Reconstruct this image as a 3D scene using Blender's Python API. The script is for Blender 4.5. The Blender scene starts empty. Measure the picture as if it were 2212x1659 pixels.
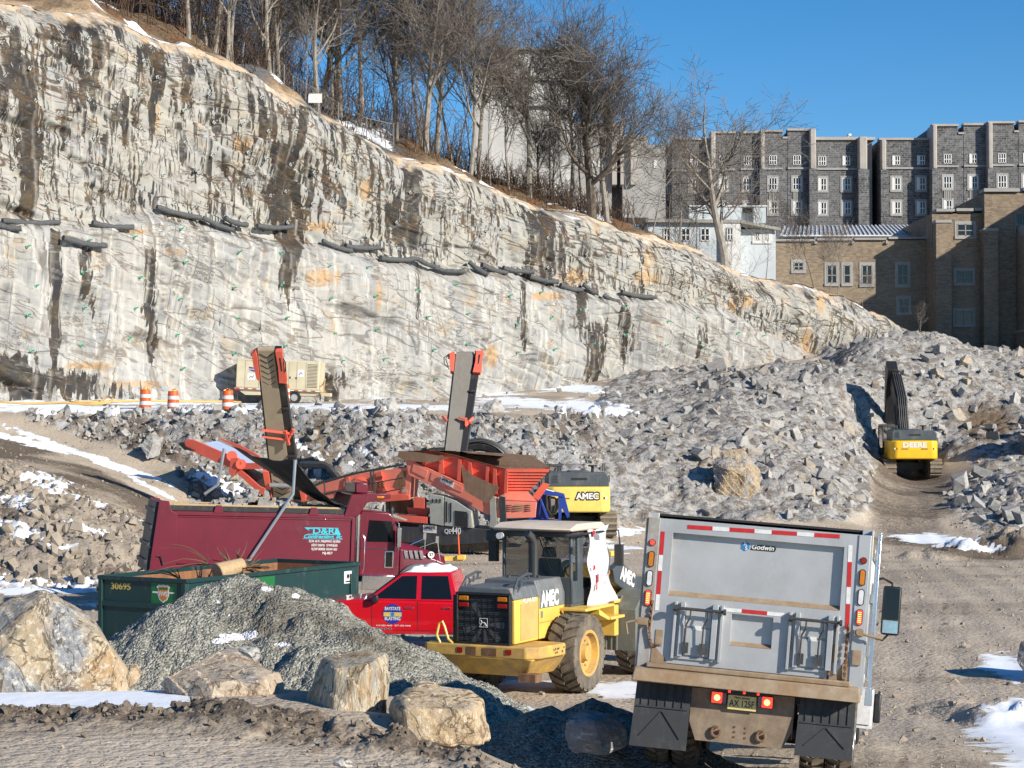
import bpy, bmesh, math, random
import numpy as np
from mathutils import Vector, Matrix
R = math.radians
SC = bpy.context.scene
COL = SC.collection

# ---------------- camera, sky, sun, exposure ----------------
F = 4300.0; CX, CY = 1106.0, 829.5; HZ = 928.0; CAMZ = 5.3
PITCH = math.atan((HZ - CY) / F)
cam = bpy.data.objects.new('camera', bpy.data.cameras.new('camera'))
COL.objects.link(cam); SC.camera = cam
cam.location = (0, 0, CAMZ); cam.rotation_euler = (R(90) + PITCH, 0, 0)
cam.data.sensor_width = 36; cam.data.lens = F / 2212 * 36
cam.data.clip_start = 0.5; cam.data.clip_end = 3000
SUN_AZ, SUN_EL = 50.0, 25.0            # degrees to the right of straight behind the camera
w = bpy.data.worlds.new('World'); SC.world = w; w.use_nodes = True
nt = w.node_tree; bg = nt.nodes['Background']
sky = nt.nodes.new('ShaderNodeTexSky'); sky.sky_type = 'NISHITA'; sky.sun_disc = False
sky.sun_elevation = R(SUN_EL); sky.sun_rotation = R(180 - SUN_AZ)
sky.air_density = 1.0; sky.dust_density = 0.0; sky.ozone_density = 3.6; sky.altitude = 1500
hs = nt.nodes.new('ShaderNodeHueSaturation'); hs.inputs['Saturation'].default_value = 1.3; nt.links.new(sky.outputs[0], hs.inputs['Color']); nt.links.new(hs.outputs[0], bg.inputs[0]); bg.inputs[1].default_value = 0.098
sd = bpy.data.lights.new('sun', 'SUN'); so = bpy.data.objects.new('sun', sd); COL.objects.link(so)
sd.energy = 5.0; sd.angle = R(0.5); sd.color = (1.0, 0.92, 0.79)
az, el = R(SUN_AZ), R(SUN_EL)
tosun = Vector((math.sin(az) * math.cos(el), -math.cos(az) * math.cos(el), math.sin(el)))
so.rotation_euler = tosun.to_track_quat('Z', 'Y').to_euler(); so.location = (30, -30, 40)
SC.view_settings.view_transform = 'Standard'; SC.view_settings.look = 'None'
SC.view_settings.exposure = 0.45; SC.view_settings.gamma = 1.0
SC.render.resolution_x = 1024; SC.render.resolution_y = 768

# ---------------- pixel <-> world helpers (for measuring where things stand) ----------------
cp, sp = math.cos(PITCH), math.sin(PITCH)
def P(x, y, d):
    a = (x - CX) / F; b = (CY - y) / F
    ry = cp - b * sp; rz = sp + b * cp
    k = d / ry
    return Vector((a * k, d, CAMZ + rz * k))
def GX(x, d): return (x - CX) / F * d
def proj(X, Y, Z):
    Z = Z - CAMZ
    fw = Y * cp + Z * sp; up = -Y * sp + Z * cp
    return CX + F * X / fw, CY - F * up / fw

# ---------------- numpy noise ----------------
def _h(ix, iy, seed):
    n = (ix * 374761393 + iy * 668265263 + seed * 1274126177) & 0xffffffff
    n = ((n ^ (n >> 13)) * 1274126177) & 0xffffffff
    n = (n ^ (n >> 16)) & 0xffffffff
    return n / 4294967295.0
def vnoise(x, y, seed=0):
    x = np.asarray(x, float); y = np.asarray(y, float)
    ix = np.floor(x).astype(np.int64); iy = np.floor(y).astype(np.int64)
    fx = x - ix; fy = y - iy
    fx = fx * fx * (3 - 2 * fx); fy = fy * fy * (3 - 2 * fy)
    a = _h(ix, iy, seed); b = _h(ix + 1, iy, seed); c = _h(ix, iy + 1, seed); d = _h(ix + 1, iy + 1, seed)
    return (a * (1 - fx) + b * fx) * (1 - fy) + (c * (1 - fx) + d * fx) * fy - 0.5
def fbm(x, y, o=4, seed=0, g=0.5):
    r = 0; a = 1.0
    for i in range(o):
        r = r + a * vnoise(x * 2 ** i + i * 17.3, y * 2 ** i - i * 9.1, seed + i); a *= g
    return r
def worley(x, y, seed=0, jit=0.9):
    """cell id value, F1, F2"""
    ix = np.floor(x).astype(np.int64); iy = np.floor(y).astype(np.int64)
    f1 = np.full(x.shape, 9.0); f2 = np.full(x.shape, 9.0); cid = np.zeros(x.shape); dx1 = np.zeros(x.shape); dy1 = np.zeros(x.shape)
    for i in (-1, 0, 1):
        for j in (-1, 0, 1):
            cx = ix + i; cy = iy + j
            px = cx + 0.5 + (_h(cx, cy, seed) - 0.5) * jit; py = cy + 0.5 + (_h(cx, cy, seed + 7) - 0.5) * jit
            d = np.hypot(px - x, py - y)
            n = d < f1
            f2 = np.where(n, f1, np.minimum(f2, d)); cid = np.where(n, _h(cx, cy, seed + 3), cid)
            dx1 = np.where(n, x - px, dx1); dy1 = np.where(n, y - py, dy1)
            f1 = np.where(n, d, f1)
    return cid, f1, f2, dx1, dy1
def sstep(a, b, x):
    t = np.clip((x - a) / (b - a), 0, 1); return t * t * (3 - 2 * t)

# ---------------- object helpers ----------------
def tag(o, label=None, cat=None, group=None, kind=None):
    if label: o['label'] = label
    if cat: o['category'] = cat
    if group: o['group'] = group
    if kind: o['kind'] = kind
    return o
def empty(name, loc=(0, 0, 0), rot=(0, 0, 0), label=None, cat=None, group=None):
    o = bpy.data.objects.new(name, None); COL.objects.link(o); o.empty_display_size = 0.2
    o.location = loc; o.rotation_euler = rot
    return tag(o, label, cat, group)
def link_mesh(name, me, mats=(), parent=None, smooth=None):
    for m in (mats if isinstance(mats, (list, tuple)) else [mats]): me.materials.append(m)
    if smooth is not None:
        me.shade_smooth() if hasattr(me, 'shade_smooth') else None
        if smooth < 180: me.set_sharp_from_angle(angle=R(smooth))
    o = bpy.data.objects.new(name, me); COL.objects.link(o)
    if parent is not None: o.parent = parent
    return o
def np_mesh(name, V, Fq, attrs=None):
    """V (n,3), Fq (m,k) constant k faces, attrs name->(n,)"""
    me = bpy.data.meshes.new(name)
    V = np.asarray(V, np.float32); Fq = np.asarray(Fq, np.int32); m, k = Fq.shape
    me.vertices.add(len(V)); me.vertices.foreach_set('co', V.ravel())
    me.loops.add(m * k); me.loops.foreach_set('vertex_index', Fq.ravel())
    me.polygons.add(m); me.polygons.foreach_set('loop_start', np.arange(0, m * k, k, dtype=np.int32))
    me.update(calc_edges=True)
    for n, a in (attrs or {}).items():
        a = np.asarray(a, np.float32)
        if a.ndim == 2:
            at = me.attributes.new(n, 'FLOAT_VECTOR', 'POINT'); at.data.foreach_set('vector', a.ravel())
        else:
            at = me.attributes.new(n, 'FLOAT', 'POINT'); at.data.foreach_set('value', a)
    return me
def grid_faces(nr, nc):
    i = np.arange(nr - 1)[:, None] * nc + np.arange(nc - 1)[None, :]
    i = i.ravel()
    return np.stack([i, i + 1, i + nc + 1, i + nc], 1)

class MB:
    """collects shapes into one mesh"""
    def __init__(s): s.v = []; s.f = []; s.M = None
    def at(s, M): s.M = M; return s
    def add(s, vs, fs):
        b = len(s.v)
        s.v += [tuple(s.M @ Vector(v)) if s.M else tuple(v) for v in vs]
        s.f += [tuple(b + i for i in f) for f in fs]; return s
    def box(s, x0, x1, y0, y1, z0, z1):
        if x0 > x1: x0, x1 = x1, x0
        if y0 > y1: y0, y1 = y1, y0
        if z0 > z1: z0, z1 = z1, z0
        return s.add([(x0, y0, z0), (x1, y0, z0), (x1, y1, z0), (x0, y1, z0), (x0, y0, z1), (x1, y0, z1), (x1, y1, z1), (x0, y1, z1)],
                     [(0, 3, 2, 1), (4, 5, 6, 7), (0, 1, 5, 4), (1, 2, 6, 5), (2, 3, 7, 6), (3, 0, 4, 7)])
    def prism(s, pts, ax, a, b, scale_b=None):
        """polygon pts in the two other axes, extruded along ax (0,1,2) from a to b"""
        n = len(pts)
        def mk(p, t):
            if ax == 0: return (t, p[0], p[1])
            if ax == 1: return (p[0], t, p[1])
            return (p[0], p[1], t)
        vs = [mk(p, a) for p in pts] + [mk(p, b) for p in (scale_b or pts)]
        fs = [tuple(range(n))[::-1], tuple(range(n, 2 * n))] + [(i, (i + 1) % n, (i + 1) % n + n, i + n) for i in range(n)]
        return s.add(vs, fs)
    def hexa(s, b4, t4):
        return s.add(list(b4) + list(t4), [(3, 2, 1, 0), (4, 5, 6, 7), (0, 1, 5, 4), (1, 2, 6, 5), (2, 3, 7, 6), (3, 0, 4, 7)])
    def cyl(s, p0, p1, r0, r1=None, n=12, cap=True):
        p0 = Vector(p0); p1 = Vector(p1); r1 = r0 if r1 is None else r1
        d = (p1 - p0).normalized(); u = d.orthogonal().normalized(); v = d.cross(u)
        vs = []
        for p, r in ((p0, r0), (p1, r1)):
            for i in range(n):
                a = 2 * math.pi * i / n; vs.append(p + u * (math.cos(a) * r) + v * (math.sin(a) * r))
        fs = [(i, (i + 1) % n, (i + 1) % n + n, i + n) for i in range(n)]
        if cap: fs += [tuple(range(n))[::-1], tuple(range(n, 2 * n))]
        return s.add(vs, fs)
    def tube(s, pts, r, n=8):
        pts = [Vector(p) for p in pts]; rings = []
        vs = []; fs = []; u = None
        for k, p in enumerate(pts):
            d = (pts[min(k + 1, len(pts) - 1)] - pts[max(k - 1, 0)]).normalized()
            if u is None: u = d.orthogonal().normalized()
            u = (u - d * u.dot(d)).normalized(); v = d.cross(u)
            rr = r[k] if isinstance(r, (list, tuple)) else r
            for i in range(n):
                a = 2 * math.pi * i / n; vs.append(p + u * (math.cos(a) * rr) + v * (math.sin(a) * rr))
        for k in range(len(pts) - 1):
            for i in range(n):
                fs.append((k * n + i, k * n + (i + 1) % n, (k + 1) * n + (i + 1) % n, (k + 1) * n + i))
        fs += [tuple(range(n))[::-1], tuple(range((len(pts) - 1) * n, len(pts) * n))]
        return s.add(vs, fs)
    def bar(s, p0, p1, w, h, up=(0, 0, 1)):
        p0 = Vector(p0); p1 = Vector(p1); d = (p1 - p0).normalized(); u = d.cross(Vector(up))
        if u.length < 1e-4: u = d.orthogonal()
        u.normalize(); v = u.cross(d)
        c = [(-w / 2, -h / 2), (w / 2, -h / 2), (w / 2, h / 2), (-w / 2, h / 2)]
        vs = [p0 + u * a + v * b for a, b in c] + [p1 + u * a + v * b for a, b in c]
        return s.add(vs, [(0, 1, 2, 3), (7, 6, 5, 4), (0, 4, 5, 1), (1, 5, 6, 2), (2, 6, 7, 3), (3, 7, 4, 0)])
    def lathe(s, prof, c, ax=0, n=32, a0=0, a1=2 * math.pi):
        """prof: (offset along axis, radius)"""
        full = abs(a1 - a0 - 2 * math.pi) < 1e-6; m = n if full else n + 1
        vs = []
        for t, r in prof:
            for i in range(m):
                a = a0 + (a1 - a0) * i / n; p = (r * math.cos(a), r * math.sin(a))
                q = (t, p[0], p[1]) if ax == 0 else ((p[0], t, p[1]) if ax == 1 else (p[0], p[1], t))
                vs.append((c[0] + q[0], c[1] + q[1], c[2] + q[2]))
        fs = []
        for k in range(len(prof) - 1):
            for i in range(n):
                j = (i + 1) % m
                fs.append((k * m + i, k * m + j, (k + 1) * m + j, (k + 1) * m + i))
        return s.add(vs, fs)
    def poly(s, pts, th=0):
        n = len(pts); pts = [Vector(p) for p in pts]
        if not th: return s.add(pts, [tuple(range(n))])
        nr = (pts[1] - pts[0]).cross(pts[2] - pts[0]).normalized() * th
        return s.add(pts + [p + nr for p in pts], [tuple(range(n))[::-1], tuple(range(n, 2 * n))] + [(i, (i + 1) % n, (i + 1) % n + n, i + n) for i in range(n)])
    def build(s, name, mat, parent=None, bevel=0, smooth=30, seg=2, label=None):
        me = bpy.data.meshes.new(name); me.from_pydata(s.v, [], s.f)
        bm = bmesh.new(); bm.from_mesh(me); bmesh.ops.recalc_face_normals(bm, faces=bm.faces); bm.to_mesh(me); bm.free()
        o = link_mesh(name, me, mat, parent, smooth)
        if bevel:
            b = o.modifiers.new('bevel', 'BEVEL'); b.width = bevel; b.segments = seg; b.limit_method = 'ANGLE'; b.angle_limit = R(35); b.harden_normals = False
        if label: o['label'] = label
        return o

def text_obj(name, s, size, M, mat, parent=None, th=0.003, bold=0.0, sx=1.0, shear=0.0, sp_=1.0, fit=None):
    """flat letters facing local -Y (text x to the right, y up); M is a matrix in the parent's space"""
    cu = bpy.data.curves.new('txt', 'FONT'); cu.body = s; cu.size = size; cu.extrude = th; cu.offset = bold; cu.align_x = 'CENTER'; cu.align_y = 'CENTER'
    cu.shear = shear; cu.space_character = sp_; cu.resolution_u = 3
    t = bpy.data.objects.new('txt', cu); COL.objects.link(t)
    dg = bpy.context.evaluated_depsgraph_get(); dg.update()
    me = bpy.data.meshes.new_from_object(t.evaluated_get(dg))
    bpy.data.objects.remove(t); bpy.data.curves.remove(cu)
    xs = [v.co.x for v in me.vertices]
    if fit and xs:
        sx = fit / (max(xs) - min(xs))
    me.transform(Matrix.Diagonal((sx, 1, 1, 1))); me.transform(Matrix.Rotation(R(90), 4, 'X')); me.transform(M)
    me.materials.clear()
    return link_mesh(name, me, mat, parent)
def TM(x, y, z, rz=0, rx=0, ry=0):
    return Matrix.Translation((x, y, z)) @ Matrix.Rotation(R(rz), 4, 'Z') @ Matrix.Rotation(R(ry), 4, 'Y') @ Matrix.Rotation(R(rx), 4, 'X')
def copy_tree(o, parent=None):
    c = o.copy(); COL.objects.link(c)
    if parent is not None: c.parent = parent
    for ch in list(o.children): copy_tree(ch, c)
    return c

# ---------------- material helpers ----------------
class NT:
    def __init__(s, name):
        s.m = bpy.data.materials.new(name); s.m.use_nodes = True; s.t = s.m.node_tree; s.b = s.t.nodes['Principled BSDF']
    def n(s, ty, **k):
        nd = s.t.nodes.new('ShaderNode' + ty)
        for a, v in k.items(): setattr(nd, a, v)
        return nd
    def l(s, a, b): s.t.links.new(a, b)
    def setv(s, sock, v):
        if hasattr(v, 'links') or hasattr(v, 'is_linked'): s.l(v, sock)
        else: sock.default_value = v if not isinstance(v, tuple) or len(v) == 4 or sock.type == 'VECTOR' else (*v, 1)
    def coord(s, kind='Object', scale=(1, 1, 1), src=None):
        mp = s.n('Mapping'); mp.inputs['Scale'].default_value = scale
        if src is None: src = s.n('TexCoord').outputs[kind]
        s.l(src, mp.inputs['Vector']); return mp.outputs[0]
    def attr(s, name, vec=False):
        a = s.n('Attribute', attribute_name=name); return a.outputs['Vector' if vec else 'Fac']
    def noise(s, vec, scale=5, detail=4, rough=0.55, dist=0.0):
        nd = s.n('TexNoise'); s.l(vec, nd.inputs['Vector']); nd.inputs['Scale'].default_value = scale
        nd.inputs['Detail'].default_value = detail; nd.inputs['Roughness'].default_value = rough; nd.inputs['Distortion'].default_value = dist
        return nd.outputs['Fac']
    def noisec(s, vec, scale=5, detail=2):
        nd = s.n('TexNoise'); s.l(vec, nd.inputs['Vector']); nd.inputs['Scale'].default_value = scale; nd.inputs['Detail'].default_value = detail
        return nd.outputs['Color']
    def vor(s, vec, scale=5, feat='F1', out='Distance', rnd=1.0):
        nd = s.n('TexVoronoi', feature=feat); s.l(vec, nd.inputs['Vector']); nd.inputs['Scale'].default_value = scale; nd.inputs['Randomness'].default_value = rnd
        return nd.outputs[out]
    def ramp(s, fac, stops, interp='LINEAR'):
        nd = s.n('ValToRGB'); cr = nd.color_ramp; cr.interpolation = interp
        while len(cr.elements) > 1: cr.elements.remove(cr.elements[-1])
        for i, (p, c) in enumerate(stops):
            e = cr.elements[0] if i == 0 else cr.elements.new(p)
            e.position = p
            e.color = (*c, 1) if isinstance(c, tuple) else (c, c, c, 1)
        s.l(fac, nd.inputs[0]); return nd.outputs[0]
    def mr(s, v, a, b, c=0.0, d=1.0):
        nd = s.n('MapRange'); s.l(v, nd.inputs[0])
        for i, x in enumerate((a, b, c, d)): nd.inputs[1 + i].default_value = x
        return nd.outputs[0]
    def mix(s, f, a, b, mode='MIX'):
        nd = s.n('MixRGB', blend_type=mode); s.setv(nd.inputs[0], f); s.setv(nd.inputs[1], a); s.setv(nd.inputs[2], b); return nd.outputs[0]
    def math(s, op, a, b=0.0, c=None):
        nd = s.n('Math', operation=op); s.setv(nd.inputs[0], a); s.setv(nd.inputs[1], b)
        if c is not None: s.setv(nd.inputs[2], c)
        return nd.outputs[0]
    def vadd(s, a, b, sc=1.0):
        m = s.n('VectorMath', operation='MULTIPLY_ADD'); s.l(b, m.inputs[0]); m.inputs[1].default_value = (sc, sc, sc); s.l(a, m.inputs[2]); return m.outputs[0]
    def bump(s, h, strength=0.5, dist=0.05, normal=None):
        nd = s.n('Bump'); s.l(h, nd.inputs['Height']); nd.inputs['Strength'].default_value = strength; nd.inputs['Distance'].default_value = dist
        if normal is not None: s.l(normal, nd.inputs['Normal'])
        s.l(nd.outputs[0], s.b.inputs['Normal']); return nd.outputs[0]
    def out(s, col=None, rough=None, metal=None, spec=None):
        if col is not None: s.setv(s.b.inputs['Base Color'], col)
        if rough is not None: s.setv(s.b.inputs['Roughness'], rough)
        if metal is not None: s.setv(s.b.inputs['Metallic'], metal)
        if spec is not None: s.setv(s.b.inputs['Specular IOR Level'], spec)
        return s.m
DIRT = (0.20, 0.165, 0.125)
def paint(name, col, rough=0.4, metal=0.0, dirt=0.35, dcol=DIRT, scale=1.5, bump=0.15, coat=0.0, spec=0.5, streak=True):
    """weathered painted / metal surface: dust patches, scratches and vertical grime"""
    s = NT(name); c = s.coord('Object'); cs = s.coord('Object', (3, 3, 0.5))
    n1 = s.noise(c, scale, 6, 0.65, 0.3); n2 = s.noise(cs, 2.2, 4, 0.6); n3 = s.noise(c, 22, 3, 0.7)
    f = s.math('ADD', s.math('MULTIPLY', n1, 0.6), s.math('MULTIPLY', n2 if streak else n1, 0.4))
    f = s.math('ADD', f, s.math('MULTIPLY', s.math('SUBTRACT', n3, 0.5), 0.25))
    m = s.mr(f, 0.62 - dirt * 0.3, 0.80 - dirt * 0.12, 0, min(1, 0.25 + dirt))
    dark = tuple(x * 0.82 for x in col)
    base = s.mix(s.mr(n1, 0.35, 0.65), col, dark)
    s.out(s.mix(m, base, dcol), s.mr(m, 0, 1, rough, 0.9), metal * 1.0, spec)
    if metal: s.l(s.mr(m, 0, 1, metal, 0.0), s.b.inputs['Metallic'])
    s.bump(s.noise(c, 9, 5, 0.7), bump, 0.01)
    s.b.inputs['Coat Weight'].default_value = coat
    return s.m
def flat(name, col, rough=0.6, metal=0.0, emit=None, es=1.0):
    s = NT(name); c = s.coord('Object'); n = s.noise(c, 14, 4, 0.7)
    s.out(s.mix(s.mr(n, 0.3, 0.7), col, tuple(x * 0.75 for x in col)), rough, metal)
    if emit: s.b.inputs['Emission Color'].default_value = (*emit, 1); s.b.inputs['Emission Strength'].default_value = es
    return s.m
# ================= TERRAIN =================
CA = np.array([-27.0, 105.0]); CD = np.array([1.0, 0.85]); CDl = np.hypot(*CD)
def cliff_t(x):                        # plan parameter of the cliff line where photo column x meets it
    a = (x - CX) / F
    return (a * 105 + 27) / (1 - 0.85 * a)
def cliff_XY(t): return CA[0] + t * CD[0], CA[1] + t * CD[1]
CN = np.array([0.85, -1.0]) / CDl       # face normal, towards the pit
def zat(x, y):                         # height where the cliff line is seen at pixel (x, y)
    d = 105 + 0.85 * cliff_t(x)
    return CAMZ + (HZ - y) * d / F
foot_px = [(-700, 880), (-300, 870), (0, 860), (120, 866), (300, 858), (420, 872), (500, 872), (700, 868), (780, 858), (900, 862), (1040, 850), (1200, 838), (1330, 812), (1450, 800), (1550, 795), (1650, 790), (1750, 784), (1850, 760), (1950, 745), (2050, 745), (2150, 765), (2300, 800)]
rim_px = [(-700, -260), (-300, -120), (-120, -55), (0, -12), (100, 8), (200, 26), (330, 48), (440, 84), (540, 116), (620, 150), (700, 194), (780, 228), (860, 262), (900, 300), (960, 334), (1050, 352), (1140, 388), (1200, 415), (1290, 452), (1350, 468), (1420, 492), (1500, 512), (1600, 544), (1700, 592), (1800, 618), (1900, 650), (2000, 698), (2060, 722), (2130, 752), (2180, 772), (2260, 800), (2320, 810)]
foot_t = np.array([cliff_t(x) for x, y in foot_px]); foot_z = np.array([zat(x, y) for x, y in foot_px])
rim_t = np.array([cliff_t(x) for x, y in rim_px]); rim_z = np.array([zat(x, y) + (HZ - y) * (3.4 + .1 * max(0, np.interp(x, *zip(*foot_px)) - y) * .029) / F for x, y in rim_px])
rim_z = np.maximum(rim_z, np.interp(rim_t, foot_t, foot_z) + 0.4)
roll_px = [(-700, 470), (0, 478), (200, 486), (300, 462), (350, 455), (520, 497), (700, 522), (820, 548), (1000, 588), (1100, 586), (1200, 610), (1300, 642), (1420, 645), (1600, 690), (1800, 780), (2200, 900)]
roll_t = np.array([cliff_t(x) for x, y in roll_px]); roll_z = np.array([zat(x, y) for x, y in roll_px])

# --- control points of the ground: (photo column, distance, height) ---
G = []
for x in (-900, -400, 0, 300, 600, 900):
    G += [(x, 5, 2.66), (x, 12, 2.66), (x, 19, 2.62), (x, 21.5, 2.5), (x, 26, 1.1), (x, 30, .3), (x, 36, 0), (x, 46, 0), (x, 57, 0)]
for x in (1060, 1250):
    G += [(x, 5, 2.66), (x, 12, 2.6), (x, 17, 2.42), (x, 19, 1.9), (x, 22, 1.0), (x, 26, .4), (x, 32, 0), (x, 45, 0), (x, 57, 0)]
for x in (1450, 1700, 1950, 2200, 2700, 3300):
    G += [(x, 5, 2.6), (x, 12, 2.4), (x, 18, 1.95), (x, 22, 1.5), (x, 27, .9), (x, 32, .4), (x, 38, .02), (x, 50, 0), (x, 65, 0), (x, 76, 0)]
for x in (450, 700, 1000, 1300): G += [(x, 66, 0), (x, 76, .1), (x, 83, .25)]
for x in (-700, -300, 0, 150): G += [(x, 66, 0), (x, 69.5, 1.2), (x, 72.5, 2.3), (x, 75.5, 2.5)]
G += [(240, 66, 0), (240, 70, 1.0), (250, 73, 1.6), (330, 70, .3)]
G += [(-700, 82, 3.6), (-300, 82, 3.6), (0, 81, 3.4), (0, 86, 4.0), (-300, 90, 4.5), (0, 91, 4.6), (150, 79, 2.6), (150, 84, 3.4), (160, 88, 3.7), (320, 73.5, 1.0), (320, 78, 1.6), (300, 83, 2.4)]
G += [(0, 96, 5.9), (0, 94, 5.0), (150, 93, 4.4), (150, 97.5, 6.1), (300, 90, 3.3), (300, 97.5, 6.15), (430, 85, 1.2), (430, 90, 3.3), (430, 97, 6.1)]
for x in (520, 680, 850): G += [(x, 86.5, .5), (x, 90.5, 2.6), (x, 94, 4.6), (x, 97.2, 6.15)]
for x in (-700, -300): G += [(x, 97, 6.1)]
for x in (-700, -300, 0, 200, 400, 600, 850): G += [(x, 98.5, 6.25), (x, 104, 6.5)]
for x in (1000, 1150): G += [(x, 87, .5), (x, 92, 2.8), (x, 96, 4.6), (x, 100, 6.0), (x, 106, 6.4)]
G += [(1270, 88.5, .8), (1270, 94, 2.6), (1270, 100, 4.5), (1270, 105, 6.1), (1270, 115, 6.6)]
G += [(1350, 92, 1.1), (1500, 92.5, 1.1), (1700, 93, 1.1), (1800, 94.5, 1.1), (1450, 97, 2.8), (1400, 103, 5.0), (1400, 109, 6.1), (1500, 101, 4.1), (1600, 99, 3.4), (1500, 108, 5.8), (1600, 106, 5.2), (1700, 103, 4.0), (1800, 101, 2.6), (1600, 114, 6.8), (1400, 120, 7.0), (1500, 125, 8.0),
      (1740, 110, 5.2), (1860, 108, 2.6), (1750, 120, 7.2), (1830, 116, 5.0), (1880, 119, 4.0), (1650, 130, 9.2), (1550, 133, 9.0), (1800, 135, 9.9), (1850, 128, 8.2), (1740, 128, 8.8),
      (1900, 136, 11.4), (1970, 139, 12.1), (2030, 140, 12.0), (2100, 141, 11.0), (2212, 140, 9.7), (2400, 138, 8.5), (1850, 138, 10.8),
      (1940, 128, 6.6), (1920, 125, 3.6), (2010, 125, 3.4), (1890, 122, 4.2), (1955, 119, 2.3), (1955, 123.5, 2.35), (1990, 121, 2.3), (1920, 121, 2.3), (1900, 116, 2.1), (2030, 116, 2.1), (1930, 110, 1.7), (2010, 110, 1.7), (1900, 104, 1.1), (2000, 104, 1.0),
      (1880, 96, .55), (1980, 96, .5), (1880, 88, .2), (2060, 88, .15), (2212, 86, .1), (2600, 86, .1),
      (2090, 98, .9), (2140, 102, 2.0), (2220, 102, 2.4), (2400, 102, 2.6), (2090, 106, 1.5), (2180, 108, 2.6), (2212, 118, 3.7), (2110, 117, 3.0), (2300, 118, 3.8), (2070, 124, 4.6), (2110, 129, 6.2), (2212, 129, 6.6), (2400, 128, 6.5),
      (1430, 85, .2), (1700, 86, .2), (2700, 100, 2), (2700, 120, 4), (2700, 140, 7)]
GP = np.array([(GX(x, d), d, z) for x, d, z in G])
ft = np.linspace(-30, 85, 60)                      # the sheet meets the foot of the cliff
fx, fy = cliff_XY(ft); fz = np.interp(ft, foot_t, foot_z)
GP = np.vstack([GP, np.stack([fx, fy, fz], 1), np.stack([fx[::4] - 8, fy[::4] + 8, fz[::4]], 1)])
_k = len(GP)
_D = np.hypot(GP[:, None, 0] - GP[None, :, 0], (GP[:, None, 1] - GP[None, :, 1]))
_A = np.zeros((_k + 3, _k + 3)); _A[:_k, :_k] = -_D + np.eye(_k) * 0.15
_A[:_k, _k] = 1; _A[:_k, _k + 1] = GP[:, 0]; _A[:_k, _k + 2] = GP[:, 1]; _A[_k:, :_k] = _A[:_k, _k:].T
_W = np.linalg.solve(_A, np.concatenate([GP[:, 2], [0, 0, 0]]))
def base_z(X, Y):
    X = np.asarray(X, float); Y = np.asarray(Y, float); out = np.zeros(X.shape).ravel(); xr = X.ravel(); yr = Y.ravel()
    for i in range(0, len(xr), 40000):
        a = xr[i:i + 40000]; b = yr[i:i + 40000]
        out[i:i + 40000] = -np.hypot(a[:, None] - GP[None, :, 0], b[:, None] - GP[None, :, 1]) @ _W[:_k] + _W[_k] + _W[_k + 1] * a + _W[_k + 2] * b
    out = out.reshape(X.shape)
    return np.where(Y > 190, np.minimum(out, 14), out)

def inpoly(x, y, poly):
    c = np.zeros(x.shape, bool); n = len(poly)
    for i in range(n):
        x0, y0 = poly[i]; x1, y1 = poly[(i + 1) % n]
        if y0 == y1: continue
        k = ((y0 > y) != (y1 > y)) & (x < (x1 - x0) * (y - y0) / (y1 - y0) + x0)
        c ^= k
    return c
RUB = [(1290, 850), (1340, 812), (1640, 790), (1760, 775), (1880, 720), (1980, 700), (2080, 735), (2230, 765), (2260, 1000), (2120, 1010), (2080, 985), (2030, 1010), (2020, 960), (1900, 960), (1880, 1020), (1880, 1110), (1830, 1125), (1290, 1130), (1290, 1010), (1300, 905)]
RUB2 = [(2060, 1040), (2240, 1010), (2240, 1150), (2110, 1150), (2050, 1090)]
SLOPE = [(60, 895), (450, 884), (870, 886), (1000, 905), (1300, 900), (1300, 1010), (1300, 1180), (700, 1150), (420, 1090), (380, 1000), (60, 905)]
MOUND = [(-60, 985), (60, 1010), (170, 1060), (200, 1085), (320, 1120), (330, 1250), (230, 1262), (-60, 1262)]
RAMP = [(-60, 935), (60, 955), (200, 1010), (350, 1085), (430, 1140), (300, 1130), (200, 1090), (60, 1010), (-60, 980)]

# --- rows and columns of the sheet ---
ang = np.concatenate([np.linspace(-1.2, -0.30, 25)[:-1], np.linspace(-0.30, 0.30, 440), np.linspace(0.30, 1.2, 25)[1:]])
dist = np.concatenate([np.geomspace(1.5, 12, 30)[:-1], np.linspace(12, 26, 150)[:-1], np.geomspace(26, 60, 150)[:-1], np.linspace(60, 84, 110)[:-1], np.linspace(84, 145, 370)[:-1], np.geomspace(145, 600, 50)])
A_, D_ = np.meshgrid(ang, dist)
X_ = A_ * D_; Y_ = D_
Z_ = base_z(X_, Y_)
px, py = proj(X_, Y_, Z_)
near = Y_ < 27
rub = (inpoly(px, py, RUB) | inpoly(px, py, RUB2)) & (Y_ > 80)
slope = inpoly(px, py, SLOPE) & (Y_ > 80); mound = inpoly(px, py, MOUND) & (Y_ > 60) & (Y_ < 90); ramp = inpoly(px, py, RAMP) & (Y_ > 60)
def soft(m):
    m = m.astype(float)
    for _ in range(3):
        m[1:-1] = (m[:-2] + m[1:-1] * 2 + m[2:]) / 4; m[:, 1:-1] = (m[:, :-2] + m[:, 1:-1] * 2 + m[:, 2:]) / 4
    return m
rub = soft(rub); slope = soft(slope); mound = soft(mound); ramp = soft(ramp)
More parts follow.
